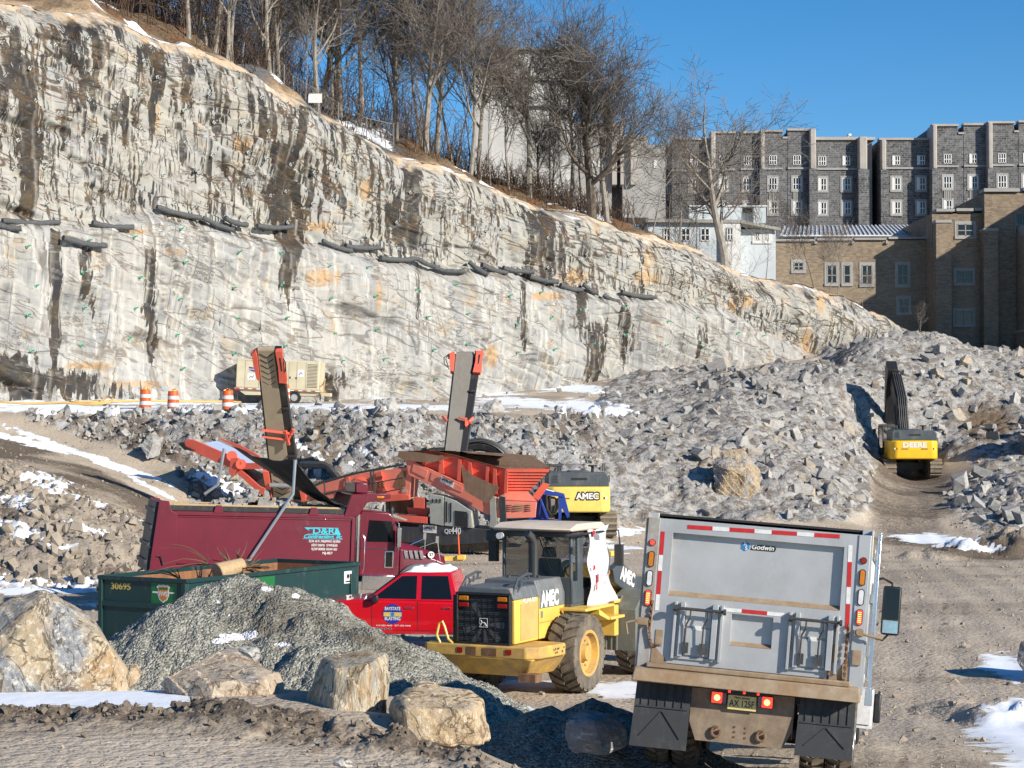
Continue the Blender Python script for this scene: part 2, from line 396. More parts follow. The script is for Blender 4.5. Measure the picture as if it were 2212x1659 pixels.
# relief
Z_ += 0.022 * fbm(X_ * .9, Y_ * .9, 4, 5) * np.clip(Y_ / 30, .4, 2)
cid, f1, f2, dx1, dy1 = worley(X_ / 1.5 + 2, Y_ / 1.3, 3)
blk = (cid - .5) * 0.8 + dx1 * (cid - .4) * 2.2 + dy1 * .8
cid2, g1, g2, ex, ey = worley(X_ / .55, Y_ / .6 + 4, 9)
blk2 = (cid2 - .5) * 0.22 + ex * (cid2 - .5) * .6 + ey * .25
Z_ += slope * (blk * 0.55 + blk2 * 0.7 + 0.7 * fbm(X_ / 4, Y_ / 4, 3, 8))
Z_ += rub * (fbm(X_ / 3, Y_ / 3, 3, 18) * 0.7 + blk2 * 0.8)
Z_ += mound * (0.5 * fbm(X_ / 2.0, Y_ / 2.0, 4, 28) + blk2 * 0.8)
# ragged frozen mud berm along the edge of the near road
e = (px, py)
crest = np.interp(X_ / np.maximum(Y_, .1), [(-300 - CX) / F, (0 - CX) / F, (350 - CX) / F, (700 - CX) / F, (1060 - CX) / F, (1110 - CX) / F], [18.2, 18.2, 18.3, 17.7, 16.7, 16.4])
bw = np.exp(-((Y_ - crest) / 0.6) ** 2) * sstep(1130, 1040, px)
rag = np.abs(fbm(X_ * 2.2, Y_ * 1.2, 4, 40)); rag2 = np.clip(fbm(X_ * 1.1 + 7, Y_ * .8, 3, 44) + .15, 0, 1)
Z_ += bw * (0.03 + 0.20 * rag + 0.26 * rag2 + 0.10 * fbm(X_ * 9, Y_ * 9, 2, 60))
# wheel-rolled texture of the near roads
rd = sstep(26, 20, Y_)
Z_ += rd * (0.007 * fbm(X_ * 5, Y_ * 5, 3, 70) + 0.006 * vnoise(X_ * .6, Y_ * 3, 71) + .03 * fbm(X_ * .25, Y_ * 1.0, 2, 72)) * (1 - bw)
Z_ += 0.010 * sstep(28, 40, Y_) * fbm(X_ * 3, Y_ * 3, 3, 75)
# tyre tracks of the haul road, right
tr = np.sin((X_ - 0.13 * Y_) * 5.5 + vnoise(Y_ * .1, X_ * .05, 3) * 4); trm = ((px > 1880) & (Y_ > 24) & (Y_ < 110)).astype(float)
Z_ += soft(trm) * 0.013 * tr
# low heaps on the right roadside
def heap(px0, d0, r, h, sq=1.0, seed=1):
    x0 = GX(px0, d0); rr = np.hypot((X_ - x0), (Y_ - d0) * sq) / r
    return np.clip(1 - rr ** 2, 0, 1) * h * (.8 + 1.5 * fbm(X_ * 1.1, Y_ * 1.1, 4, seed))
Z_ += heap(2120, 84, 3.0, 0.62, 1.4, 81) + heap(2230, 84.5, 2.6, .8, 1.4, 83) + heap(2240, 35, 1.5, 0.28, .8, 84) + heap(2090, 37, 1.1, 0.16, .6, 85) + heap(2010, 82, 1.6, .35, 1.2, 86)
GZ = Z_.copy()
def ground_z(X, Y):
    """height of the finished sheet (bilinear on the polar grid)"""
    X = np.asarray(X, float); Y = np.asarray(Y, float)
    i = np.clip(np.searchsorted(dist, Y) - 1, 0, len(dist) - 2); a = X / Y
    j = np.clip(np.searchsorted(ang, a) - 1, 0, len(ang) - 2)
    v = (Y - dist[i]) / (dist[i + 1] - dist[i]); u = (a - ang[j]) / (ang[j + 1] - ang[j])
    return (GZ[i, j] * (1 - u) + GZ[i, j + 1] * u) * (1 - v) + (GZ[i + 1, j] * (1 - u) + GZ[i + 1, j + 1] * u) * v
def gz(X, Y): return float(ground_z(np.array([X]), np.array([Y]))[0])

# --- snow, wet mud and rock masks carried by the sheet ---
px, py = proj(X_, Y_, Z_)
n1 = fbm(X_ * .8, Y_ * .8, 4, 90); n2 = fbm(X_ * 2.5, Y_ * 2.5, 3, 95); n3 = fbm(X_ * .25, Y_ * .6, 3, 97)
def patch(x0, y0, rx, ry, tilt=0.0, lo=0, hi=999):
    dx = px - x0; dy = py - y0 - dx * tilt
    return np.where((Y_ > lo) & (Y_ < hi), 1 - np.hypot(dx / rx, dy / ry), -1)
S = np.full(X_.shape, -1.0)
for a in [(60, 1482, 500, 46, .055, 15, 24), (-100, 1470, 400, 55, .03, 15, 26), (2200, 1560, 130, 75, -.1, 18, 60), (2190, 1445, 90, 34, .25, 22, 70), (2230, 1640, 90, 90, 0, 18, 60),
          (100, 1258, 240, 16, 0, 60, 80), (60, 1275, 200, 10, 0, 55, 80), (60, 1305, 170, 9, 0, 50, 70), (110, 880, 260, 18, .02, 96, 130), (350, 868, 330, 12, 0, 96, 130), (560, 880, 420, 10, -.01, 96, 130), (760, 850, 180, 14, .05, 98, 140), (900, 880, 200, 9, .02, 98, 140),
          (1000, 845, 140, 16, .05, 104, 150), (1130, 870, 170, 14, .08, 100, 150), (1290, 880, 110, 18, .12, 100, 150), (1230, 838, 110, 12, .05, 104, 150),
          (190, 985, 210, 10, .36, 78, 98), (60, 955, 130, 9, .25, 84, 98), (330, 1055, 90, 8, .5, 72, 96), (60, 1090, 70, 26, .35, 66, 86), (100, 1040, 70, 22, .3, 66, 90), (40, 1140, 60, 22, .3, 62, 84), (200, 1085, 110, 8, .35, 62, 88), (180, 1140, 90, 9, .4, 62, 80), (130, 1180, 60, 12, .2, 60, 80),
          (470, 1045, 70, 20, .5, 80, 98), (520, 1060, 60, 14, .1, 80, 98), (440, 1010, 50, 6, .8, 80, 98), (650, 960, 60, 5, .7, 80, 98), (760, 1000, 60, 4, .7, 80, 98), (600, 930, 80, 4, .8, 80, 98), (800, 985, 40, 7, .8, 80, 98),
          (1300, 1180, 110, 22, .1, 60, 92), (1330, 1150, 70, 12, 0, 70, 96), (1250, 1210, 60, 8, 0, 60, 90), (2010, 1165, 130, 13, .03, 70, 96), (2140, 1185, 60, 7, 0, 70, 96), (1960, 1160, 60, 8, 0, 70, 96), (2060, 1100, 20, 8, 0, 80, 99),
          (1330, 1490, 80, 22, 0, 30, 60), (1120, 1480, 120, 16, 0, 30, 60), (960, 1440, 60, 16, 0, 30, 60), (1120, 1530, 60, 14, .2, 22, 40), (820, 1225, 40, 30, 0, 50, 70), (780, 1238, 60, 8, .1, 50, 66), (860, 1180, 60, 8, 0, 60, 90), (900, 1400, 40, 20, 0, 40, 60)]:
    S = np.maximum(S, patch(*a))
S = S + n1 * .55 + n2 * .5 + np.where(Y_ > 60, n3 * .4, 0)
tl = (X_ + 27) ; dcl = (105 + .85 * tl - Y_) / CDl
S = np.maximum(S, np.where((Y_ > 98) & (px < 1330) & (dcl < 9) & (dcl > -1), .15 + .5 * n3 + .25 * n1 - .02 * dcl, -1))
big = (inpoly(px, py, [(-900, 1440), (10, 1446), (200, 1470), (405, 1512), (430, 1530), (380, 1545), (200, 1520), (60, 1530), (-900, 1540)]) & (Y_ < 24))
snow = np.where(big, 1.0, np.clip(S * 2.2, 0, 1) * (Y_ > 18))
snow = np.where((bw > .35) & (rag > .03), snow * .1, snow)
dark = np.clip(bw * (1.0 + 1.2 * n1), 0, 1) + soft(ramp > .4) * np.clip(.85 + n3 * 1.3, .3, 1) + np.clip(fbm(X_ * .15, Y_ * .4, 3, 33) * 1.4 - .1, 0, .35)
dark += np.clip(patch(2140, 1185, 150, 34, 0, 78, 90) * 2, 0, 1) + np.clip(patch(1960, 1070, 110, 140, 0, 85, 130) * 1.8, 0, .6) + np.clip(patch(2130, 920, 90, 60, 0, 100, 140) * 1.5, 0, 1)
def track(path, w0, w1, k):
    xs_, ys_ = zip(*path); c_ = np.interp(py, ys_[::-1], xs_[::-1]); w_ = np.interp(py, [ys_[-1], ys_[0]], [w1, w0])
    tread = .55 + .45 * np.sign(np.sin(Y_ * 16 + np.abs(px - c_) * .35)); return k * np.exp(-((px - c_) / w_) ** 4) * tread * ((py > ys_[-1]) & (py < ys_[0] + 5) & (Y_ < 90))
trk_ = track([(1948, 1662), (1962, 1560), (1990, 1450), (2030, 1370), (2045, 1290)], 13, 5, .5) + track([(2022, 1662), (2030, 1560), (2048, 1460), (2080, 1370), (2090, 1290)], 13, 5, .4) + track([(1925, 1420), (1960, 1330), (1940, 1260)], 9, 5, .35)
dark += trk_ * np.clip(.9 + 1.2 * n1, 0, 1.3)
rut = sum(k_ * np.exp(-((Y_ - y_ - .5 * np.sin(X_ * .35 + y_)) / .16) ** 2) for y_, k_ in ((15.9, .5), (16.5, .35), (14.9, .3))) * (px < 1100)
dark += rut * np.clip(.7 + 1.5 * n1, 0, 1)
Z_ -= .03 * rut + .012 * trk_
dark += slope * np.clip(fbm(X_ * .35 + Y_ * .1, Y_ * .12, 3, 66) * 3.2 + .1, 0, .9) + mound * .45
brown = np.clip(patch(2130, 905, 80, 50, 0, 100, 140) * 2, 0, 1) + np.clip(patch(1560, 1010, 90, 50, .2, 90, 125) * 2, 0, 1) * 0
rock = np.clip(slope + rub * .9 + mound * .25, 0, 1)
tan = np.clip(patch(1555, 1010, 80, 45, .25, 92, 125) * 3, 0, 1) + np.clip(patch(700, 960, 60, 40, 0, 80, 100), 0, .4)
gme = np_mesh('ground', np.stack([X_.ravel(), Y_.ravel(), Z_.ravel()], 1), grid_faces(*X_.shape),
              dict(snow=snow.ravel(), dark=np.clip(dark, 0, 1).ravel(), rock=rock.ravel(), tan=np.clip(tan, 0, 1).ravel(), brn=np.clip(brown, 0, 1).ravel()))

def ground_mat():
    s = NT('ground'); c = s.n('NewGeometry').outputs['Position']
    a = s.noise(c, .5, 5, .6); b = s.noise(c, 5, 5, .7); f = s.noise(c, 28, 3, .7)
    v = s.vor(c, 9, 'F1'); v2 = s.vor(c, 26)
    dirt = s.ramp(a, [(.3, (.38, .31, .235)), (.7, (.53, .45, .355))])
    peb = s.ramp(s.vor(c, 14, 'F1', 'Color'), [(0, (.22, .175, .13)), (.5, (.42, .355, .28)), (1, (.56, .49, .40))])
    dirt = s.mix(s.mr(b, .45, .75, 0, .75), dirt, peb)
    mud = s.ramp(f, [(.3, (.045, .033, .024)), (.7, (.15, .115, .085))])
    dk = s.math('MULTIPLY', s.attr('dark'), s.mr(b, .3, .6, .5, 1.2))
    col = s.mix(s.mr(dk, .15, .8, 0, .9), dirt, mud)
    rk = s.ramp(s.vor(c, 2.6, 'F1', 'Color'), [(0, (.14, .14, .145)), (.35, (.26, .26, .26)), (.7, (.38, .375, .37)), (1, (.46, .42, .35))])
    rk2 = s.ramp(s.vor(c, 7, 'F1', 'Color'), [(0, (.08, .075, .07)), (.4, (.24, .235, .22)), (.8, (.40, .395, .38)), (1, (.42, .35, .26))])
    rk = s.mix(s.mr(s.noise(c, 1.3, 3), .4, .6), rk, rk2)
    band = s.noise(s.coord(src=c, scale=(1.5, 1.5, 9)), 1.6, 4, .7, 1.0)
    rk = s.mix(s.mr(band, .45, .7, 0, .5), rk, (.44, .44, .445, 1))
    rk = s.mix(s.mr(s.noise(c, 1.6, 5, .75), .50, .58, 0, .92), rk, (.13, .105, .085, 1))
    col = s.mix(s.math('MULTIPLY', s.attr('rock'), s.mr(dk, .3, .8, 1, .15)), col, rk)
    col = s.mix(s.math('MULTIPLY', s.attr('tan'), s.mr(b, .48, .6, 0, .7)), col, (.56, .40, .22, 1))
    col = s.mix(s.math('MULTIPLY', s.attr('brn'), s.mr(b, .35, .6)), col, (.16, .105, .06, 1))
    sn = s.math('ADD', s.attr('snow'), s.math('MULTIPLY', s.math('SUBTRACT', s.noise(c, 3.5, 6, .75), .5), 2.2))
    sn = s.math('MULTIPLY', s.mr(sn, .40, .52), s.mr(s.attr('snow'), .02, .12))
    scol = s.ramp(s.noise(c, 2.5, 5, .6), [(.35, (.55, .53, .50)), (.55, (.84, .86, .90))])
    # clean drift where the mask is full
    scol = s.mix(s.mr(s.attr('snow'), .85, .98), scol, (.82, .86, .92, 1))
    sn = s.math('MAXIMUM', sn, s.mr(s.attr('snow'), .9, .97))
    s.out(s.mix(sn, col, scol), .93, 0, .2)
    h = s.math('ADD', s.math('MULTIPLY', b, .5), s.math('MULTIPLY', s.math('SUBTRACT', 1.0, v), .6))
    h = s.math('ADD', h, s.math('MULTIPLY', s.math('SUBTRACT', 1.0, v2), .25))
    hr = s.vor(c, 2.6, 'F1', 'Color')
    h = s.math('ADD', h, s.math('MULTIPLY', s.math('MULTIPLY', hr, s.attr('rock')), 1.2))
    h = s.math('MULTIPLY', h, s.mr(sn, 0, 1, 1, .12))
    s.bump(h, .8, .05)
    return s.m
MG = ground_mat()
go = link_mesh('ground', gme, MG, None, 180); tag(go, kind='structure')

# ================= CLIFF =================
NS, NH = 980, 250
tt = np.linspace(-16, 86, NS); hh = np.linspace(0, 1, NH)
T_, H_ = np.meshgrid(tt, hh)
fz_ = np.interp(T_, foot_t, foot_z) - 0.8
rz_ = np.interp(T_, rim_t, rim_z)
rz_ = rz_ + .25 * fbm(T_ * 1.2, T_ * 0, 3, 4)
ZC = fz_ + (rz_ - fz_) * H_
SS = T_ * CDl                                      # metres along the face
out = 0.0
rl = np.interp(T_, roll_t, roll_z)
hgt = rz_ - fz_
# batter, bench step, rounded shoulder
off = -0.10 * (ZC - fz_)                           # leans back
off = off - 1.0 * sstep(-0.6, 0.4, ZC - rl)
top = np.clip(1 - (rz_ - ZC) / np.minimum(3.2, hgt * .6 + .3), 0, 1)
off = off - 2.6 * top ** 2.2
w1 = fbm(SS / 14, ZC / 9, 3, 1) * 3.2
# bulges between gullies
off = off + w1 * .8 + fbm(SS / 4.2, ZC / 7, 3, 2) * 1.1
# dipping foliation slabs
u = ZC + 0.30 * SS + 0.7 * fbm(SS / 9, ZC / 5, 2, 12)
st = 1.35; k = np.floor(u / st); fr = u / st - k
slab = (_h(k.astype(np.int64), np.floor(SS / 3.3 + _h(k.astype(np.int64), k.astype(np.int64) * 0, 5) * 9).astype(np.int64), 6) - .5)
off = off + slab * 0.34 + (fr - .5) * 0.16
# joint blocks
c1, a1, a2, bx, by = worley(SS / 1.9, u / 1.15, 21)
off = off + (c1 - .5) * .30 + bx * (c1 - .5) * .22 + by * .16
c2, b1, b2, bx2, by2 = worley(SS / .6 + 5, u / .42, 31)
off = off + (c2 - .5) * .05
edge = np.clip(1 - (a2 - a1) / .10, 0, 1); edge2 = np.clip(1 - (b2 - b1) / .16, 0, 1)
off = off - edge * .12
# deep weathered hollows
hol = np.clip(fbm(SS / 5.0 + 3, u / 1.6, 3, 55) - .34, 0, 1)
off = off - hol * 1.5
# drill holes of the presplit line
ph = (SS / 0.78 + .15 * vnoise(SS * .4, ZC * .05, 2)) % 1.0; hole = np.exp(-((ph - .5) / .09) ** 2) * (vnoise(SS / .78 * 1.0, ZC / 2.4, 77) > -.08)
off = off - hole * .05 * (1 - top)
off = off + .03 * fbm(SS * 2, ZC * 2, 2, 78)
off = off * sstep(-.1, .04, H_) 
XC = CA[0] + T_ * CD[0] + CN[0] * off; YC = CA[1] + T_ * CD[1] + CN[1] * off
cpx, cpy = proj(XC, YC, ZC)
upper = sstep(-.4, .3, ZC - rl + .5 * fbm(SS / 2, ZC / 2, 2, 3))
def cpatch(x0, y0, rx, ry, tilt=0.0):
    dx = cpx - x0; dy = cpy - y0 - dx * tilt
    return np.clip(1.25 - np.hypot(dx / rx, dy / ry), 0, 1)
# water-dark streaks: places read off the photograph (photo column, top, bottom, half width, strength)
wet = np.zeros(T_.shape)
for x0, y0, y1, hw, k_ in [(8, 90, 220, 26, .8), (60, 130, 470, 26, .9), (155, 40, 150, 22, .8), (150, 180, 300, 14, .7), (120, 280, 480, 14, .5), (215, 60, 160, 12, .5), (325, 80, 130, 28, .8), (330, 130, 290, 10, .8), (375, 190, 260, 10, .6), (350, 90, 190, 10, .7), (470, 170, 260, 12, .6), (480, 240, 300, 20, .7), (580, 250, 320, 26, .9), (600, 310, 500, 28, .95), (655, 190, 310, 12, .8), (640, 320, 560, 14, .8),
                      (690, 195, 250, 12, .7), (245, 150, 260, 10, .5), (290, 320, 470, 8, .5), (430, 120, 230, 8, .5), (540, 150, 230, 8, .6), (420, 260, 420, 8, .5), (505, 290, 480, 7, .5), (720, 250, 350, 9, .6), (770, 270, 420, 8, .6), (840, 330, 420, 12, .6),
                      (885, 300, 560, 22, .95), (850, 430, 520, 22, .8), (1010, 330, 430, 9, .6), (940, 320, 390, 6, .6), (960, 320, 380, 5, .6), (1070, 390, 460, 5, .5), (1160, 380, 600, 16, .8), (1190, 400, 610, 18, .95), (1215, 420, 600, 8, .7), (1100, 420, 520, 6, .5), (1040, 440, 600, 5, .4),
                      (118, 500, 770, 13, .95), (190, 540, 660, 14, .8), (325, 540, 770, 13, .8), (620, 500, 640, 18, .9), (1130, 570, 760, 9, .6), (1255, 620, 700, 12, .8), (1290, 700, 830, 26, .75), (1350, 640, 780, 20, .6), (900, 560, 700, 7, .5), (470, 640, 760, 8, .4), (10, 770, 860, 60, .9), (80, 800, 860, 60, .9), (170, 810, 870, 40, .8), (250, 830, 870, 60, .6), (720, 810, 860, 40, .7), (560, 700, 800, 6, .4), (30, 60, 180, 12, .7), (95, 100, 330, 9, .7), (180, 100, 300, 8, .7), (200, 60, 220, 10, .8), (270, 200, 330, 9, .7), (300, 100, 260, 8, .7), (395, 130, 330, 8, .7), (410, 120, 250, 9, .7), (450, 300, 470, 9, .6), (560, 200, 330, 9, .7), (625, 190, 300, 7, .6), (665, 330, 470, 10, .7), (700, 300, 420, 8, .7), (740, 200, 330, 7, .6), (800, 290, 420, 8, .6), (820, 350, 520, 7, .6), (905, 300, 400, 8, .7), (980, 340, 430, 7, .6), (1050, 360, 430, 6, .6), (1125, 380, 480, 6, .6), (1250, 440, 560, 7, .6), (1380, 500, 620, 6, .5), (1475, 560, 800, 5, .4), (1520, 700, 800, 20, .5), (1560, 560, 780, 4, .4), (1690, 640, 800, 4, .4)]:
    wob = 7 * fbm(cpy / 60 + x0, cpy * 0, 2, 7); sp_ = hw * (1 + .8 * fbm(cpx / 14 + x0, cpy / 70, 3, 8))
    ends = sstep(y0 - 22, y0 + 10, cpy + 18 * fbm(cpx / 7, cpx * 0, 2, 9)) * sstep(y1 + 25, y1 - 20, cpy + 60 * fbm(cpx / 6, cpx * 0 + x0, 2, 19))
    wet = np.maximum(wet, k_ * ends * np.clip(1.5 - np.abs(cpx - x0 - wob) / np.maximum(sp_, 1), 0, 1))
org = np.zeros(T_.shape)
for a in [(75, 300, 26, 170), (340, 250, 9, 50), (60, 420, 30, 70), (520, 310, 40, 26), (790, 410, 24, 46), (840, 310, 18, 60), (620, 350, 60, 30), (1290, 480, 12, 60), (1400, 560, 20, 60), (1610, 650, 40, 24), (1745, 740, 26, 55), (1580, 660, 25, 25), (1775, 640, 18, 60), (690, 600, 60, 30), (380, 545, 40, 16), (690, 490, 60, 20), (620, 470, 60, 20), (300, 500, 60, 10), (1060, 770, 30, 40), (190, 790, 90, 14), (300, 830, 120, 16), (820, 640, 12, 70), (1240, 600, 60, 26), (1400, 600, 50, 30), (1860, 650, 60, 22, .4), (1960, 700, 80, 22, .4), (2080, 735, 70, 16, .35), (1180, 640, 60, 14)]:
    org = np.maximum(org, cpatch(*a))
org = np.clip(org + .25 * fbm(SS / 6, ZC / 5, 3, 61) * (1 - upper), 0, 1)
soil = top ** 2.0 * np.clip(1.0 + .6 * fbm(SS / 3, ZC, 3, 41), 0, 1)
crack = np.clip(edge * .4 * (vnoise(SS * .3, ZC * .3, 88) > .05) + hol * 3 + sstep(.90, .99, fr) * .7 * (vnoise(SS / 2, k * 3.1, 14) > -.05), 0, 1)
cme = np_mesh('cliff', np.stack([XC.ravel(), YC.ravel(), ZC.ravel()], 1), grid_faces(NH, NS),
              dict(fc=np.stack([SS.ravel(), ZC.ravel(), u.ravel()], 1), wet=wet.ravel(), org=org.ravel(), soil=soil.ravel(), upper=upper.ravel(), crack=crack.ravel(), hole=(hole * (1 - top)).ravel()))
def cliff_mat():
    s = NT('cliff_rock'); fc = s.attr('fc', True)
    sx = s.n('SeparateXYZ'); s.l(fc, sx.inputs[0])
    def comb(x, y, kx, ky):
        cb = s.n('CombineXYZ'); s.l(s.math('MULTIPLY', x, kx), cb.inputs[0]); s.l(s.math('MULTIPLY', y, ky), cb.inputs[1]); return cb.outputs[0]
    X, Zz, U = sx.outputs
    iso = comb(X, Zz, 1, 1); fol = comb(X, U, .35, 1.6); vert = comb(X, Zz, 1.0, .11); vert2 = comb(X, Zz, 2.2, .16)
    def ridge(v, w0, w1): return s.mr(s.math('ABSOLUTE', s.math('SUBTRACT', v, .5)), w0, w1, 1, 0)
    def shifted(kx, kz, src, off):
        mp = s.n('Mapping'); s.l(comb(X, src, kx, kz), mp.inputs['Vector']); mp.inputs['Location'].default_value = (off, off * 1.7, off); return mp.outputs[0]
    def rg(kx, kz, src, sc, det, ds, w0, w1, off): return ridge(s.noise(shifted(kx, kz, src, off), sc, det, .6, ds), w0, w1)
    n1 = s.noise(fol, .8, 5, .6, .4); n2 = s.noise(iso, .30, 4, .6, .5); n3 = s.noise(iso, 3.0, 5, .65, .6); nf = s.noise(fol, 4.0, 4, .65, .4)
    up = s.attr('upper')
    blockc = s.vor(s.vadd(comb(X, Zz, .55, .28), s.noisec(iso, .9, 2), .35), 1.0, 'F1', 'Color')
    grey = s.ramp(n1, [(.32, (.26, .268, .285)), (.44, (.335, .34, .35)), (.56, (.40, .395, .385)), (.70, (.28, .288, .305))])
    cream = s.ramp(n1, [(.30, (.27, .26, .225)), (.45, (.345, .335, .29)), (.6, (.40, .385, .335)), (.75, (.31, .30, .265))])
    col = s.mix(s.math('MULTIPLY', s.mr(n2, .36, .56, .15, .9), s.mr(up, 0, 1, .35, 1)), grey, cream)
    col = s.mix(.30, col, s.ramp(blockc, [(0, (.22, .22, .23)), (.5, (.34, .335, .31)), (1, (.46, .41, .34))]))
    col = s.mix(s.mr(nf, .34, .40, .3, 0), col, (.25, .245, .24, 1))
    # pale run-off of lime dust down the lower face
    vd = s.noise(vert2, 1.2, 4, .6)
    col = s.mix(s.math('MULTIPLY', s.mr(vd, .54, .60, 0, .8), s.mr(up, 0, 1, 1, .2)), col, (.50, .485, .445, 1))
    # tan and orange staining
    o = s.math('ADD', s.attr('org'), s.math('MULTIPLY', s.math('SUBTRACT', s.noise(vert2, 1.0, 6, .75, .8), .5), 2.0))
    oc = s.ramp(n3, [(.3, (.30, .155, .055)), (.5, (.46, .28, .12)), (.7, (.50, .37, .22))])
    col = s.mix(s.math('MULTIPLY', s.mr(o, .55, .95, 0, .8), s.mr(s.attr('org'), 0, .3, .25, 1)), col, oc)
    tanf = s.noise(iso, .55, 5, .7, .8)
    col = s.mix(s.mr(tanf, .57, .64, 0, .6), col, (.42, .33, .22, 1))
    # black water stains that start at seams and run down
    wn = s.noise(vert, .95, 5, .62, .4); wn2 = s.noise(vert2, 2.0, 4, .65, .4)
    wn3 = s.noise(shifted(3.4, .55, Zz, 7), 1.0, 4, .6, .5)
    wa = s.math('ADD', s.attr('wet'), s.math('MULTIPLY', s.math('SUBTRACT', s.math('ADD', s.math('MULTIPLY', wn2, .5), s.math('MULTIPLY', wn3, .5)), .5), 3.2))
    wm = s.mr(wa, .46, .52)
    gate = s.mr(s.noise(iso, .33, 3, .6), .44, .50)
    free = s.math('MULTIPLY', s.mr(s.math('ADD', s.math('MULTIPLY', wn, .35), s.math('MULTIPLY', wn3, .65)), .525, .535), s.math('MULTIPLY', gate, s.mr(up, 0, 1, .15, 1)))
    wm = s.math('MAXIMUM', s.math('MULTIPLY', wm, s.mr(s.attr('wet'), .02, .12)), free)
    wc = s.ramp(s.noise(iso, 1.1, 4, .6), [(.35, (.026, .026, .030)), (.50, (.042, .037, .032)), (.62, (.085, .065, .042)), (.72, (.14, .095, .05))])
    col = s.mix(s.math('MULTIPLY', wm, .97), col, wc)
    # joints and cracks
    m1, m2, m3 = s.mr(s.noise(iso, .5, 4, .6), .44, .52), s.mr(s.noise(iso, .28, 3, .6), .50, .60), s.mr(s.noise(shifted(.3, .3, Zz, 91), 1.0, 3, .6), .48, .56)
    def wob(v, a, b): return s.mr(v, a, b)
    h1 = s.math('MAXIMUM', rg(.12, .42, U, .8, 3, 0, .005, .012, 3), s.math('MULTIPLY', rg(.2, .8, U, 1.0, 3, 0, .005, .012, 11), m1))
    h2 = s.math('MULTIPLY', s.math('MAXIMUM', rg(.5, 1.8, U, 1.1, 3, 0, .008, .020, 23), rg(.7, 1.0, Zz, 1.1, 3, .4, .007, .018, 31)), m2)
    v1 = s.math('MAXIMUM', s.math('MULTIPLY', rg(.5, .05, Zz, .8, 2, .2, .004, .010, 41), s.mr(s.noise(vert, .9, 3, .6), .44, .52)), s.math('MULTIPLY', rg(1.0, .14, Zz, 1.0, 3, .3, .008, .020, 53), s.math('MULTIPLY', m3, s.mr(up, 0, 1, .3, 1))))
    kk = s.math('MAXIMUM', s.math('MAXIMUM', s.math('MAXIMUM', h1, v1), h2), s.math('MULTIPLY', s.attr('crack'), s.mr(n3, .42, .58, .0, 1.0)))
    kk = s.math('MULTIPLY', kk, s.mr(up, 0, 1, .62, 1))
    kk = s.math('MULTIPLY', kk, s.mr(n3, .36, .44, .2, 1))
    kc = s.mix(s.mr(s.noise(iso, .5, 3), .45, .6), (.035, .03, .026, 1), (.11, .065, .03, 1))
    col = s.mix(s.math('MULTIPLY', kk, .88), col, kc)
    # bright drill-hole lines of the lower face
    col = s.mix(s.math('MULTIPLY', s.attr('hole'), s.mr(s.noise(vert, 1.2, 2), .42, .55, 0, .6)), col, (.52, .495, .44, 1))
    # rust-coloured leaves caught behind the netting
    lv = s.math('MULTIPLY', s.mr(s.vor(iso, 5.0, 'F1', 'Distance'), .18, .26, 1, 0), s.math('MULTIPLY', s.mr(s.noise(iso, .6, 4, .7), .57, .62), up))
    col = s.mix(lv, col, (.30, .12, .06, 1))
    # earth and moraine of the shoulder
    so_ = s.math('ADD', s.attr('soil'), s.math('MULTIPLY', s.math('SUBTRACT', s.noise(iso, 1.2, 5, .7), .5), .9))
    sc_ = s.ramp(s.noise(iso, .45, 5, .7, .8), [(.34, (.12, .12, .12)), (.44, (.30, .29, .27)), (.52, (.62, .47, .32)), (.62, (.55, .42, .28)), (.72, (.28, .15, .07))])
    col = s.mix(s.mr(so_, .45, .62, 0, .92), col, sc_)
    sn = s.math('MULTIPLY', s.mr(s.noise(comb(X, U, .5, 1.4), 1.1, 4, .6), .60, .64), s.mr(so_, .5, .75))
    col = s.mix(sn, col, (.84, .87, .92, 1))
    s.out(col, s.mr(wm, 0, 1, .85, .45), 0, .3)
    h = s.math('ADD', s.math('MULTIPLY', n3, .6), s.math('MULTIPLY', nf, .35))
    h = s.math('SUBTRACT', h, s.math('MULTIPLY', kk, 1.0))
    s.bump(h, .5, .08)
    return s.m
MC = cliff_mat()
co = link_mesh('cliff', cme, MC, None, 180)
tag(co, 'blasted grey rock cliff with black water streaks, orange stains and drill-hole lines', 'cliff')

# ---- hillside above the rim ----
NW = 120
t2 = np.linspace(-16, 86, 420); wv = np.concatenate([np.linspace(-.2, 12, 60), np.geomspace(12.3, 170, 60)])
T2, W2 = np.meshgrid(t2, wv)
i_top = np.array([np.interp(t2, tt, XC[-1]), np.interp(t2, tt, YC[-1]), np.interp(t2, tt, ZC[-1])])
sl = np.interp(t2, [-16, 5, 15, 22, 30, 38, 46, 60, 86], [.42, .46, .46, .42, .40, .30, .06, -.05, -.08])
sl2 = np.interp(t2, [-16, 5, 20, 30, 38, 46, 86], [.42, .40, .34, .27, .12, -.14, -.12])
Zh = i_top[2][None, :] + np.where(W2 < 10, W2 * sl[None, :], 10 * sl[None, :] + np.minimum(W2 - 10, 70) * sl2[None, :])
Xh = i_top[0][None, :] - CN[0] * W2 * np.clip(1, 0, 1); Yh = i_top[1][None, :] - CN[1] * W2
Zh += sstep(0, 2, W2) * (fbm(Xh / 5, Yh / 5, 4, 71) * 1.1 + fbm(Xh * 1.2, Yh * 1.2, 3, 72) * .25)
Zh = np.maximum(Zh, 3.0)
hpx, hpy = proj(Xh, Yh, Zh)
hs = fbm(Xh / 2.2, Yh / 2.2, 4, 75) + .55 * fbm(Xh / 9, Yh / 9, 2, 76) 
hrock = ((hpx > 470) & (hpx < 860) & (W2 < 10) & (W2 > 1.3 + .8 * fbm(Xh / 3, Yh / 3, 2, 9))).astype(float)
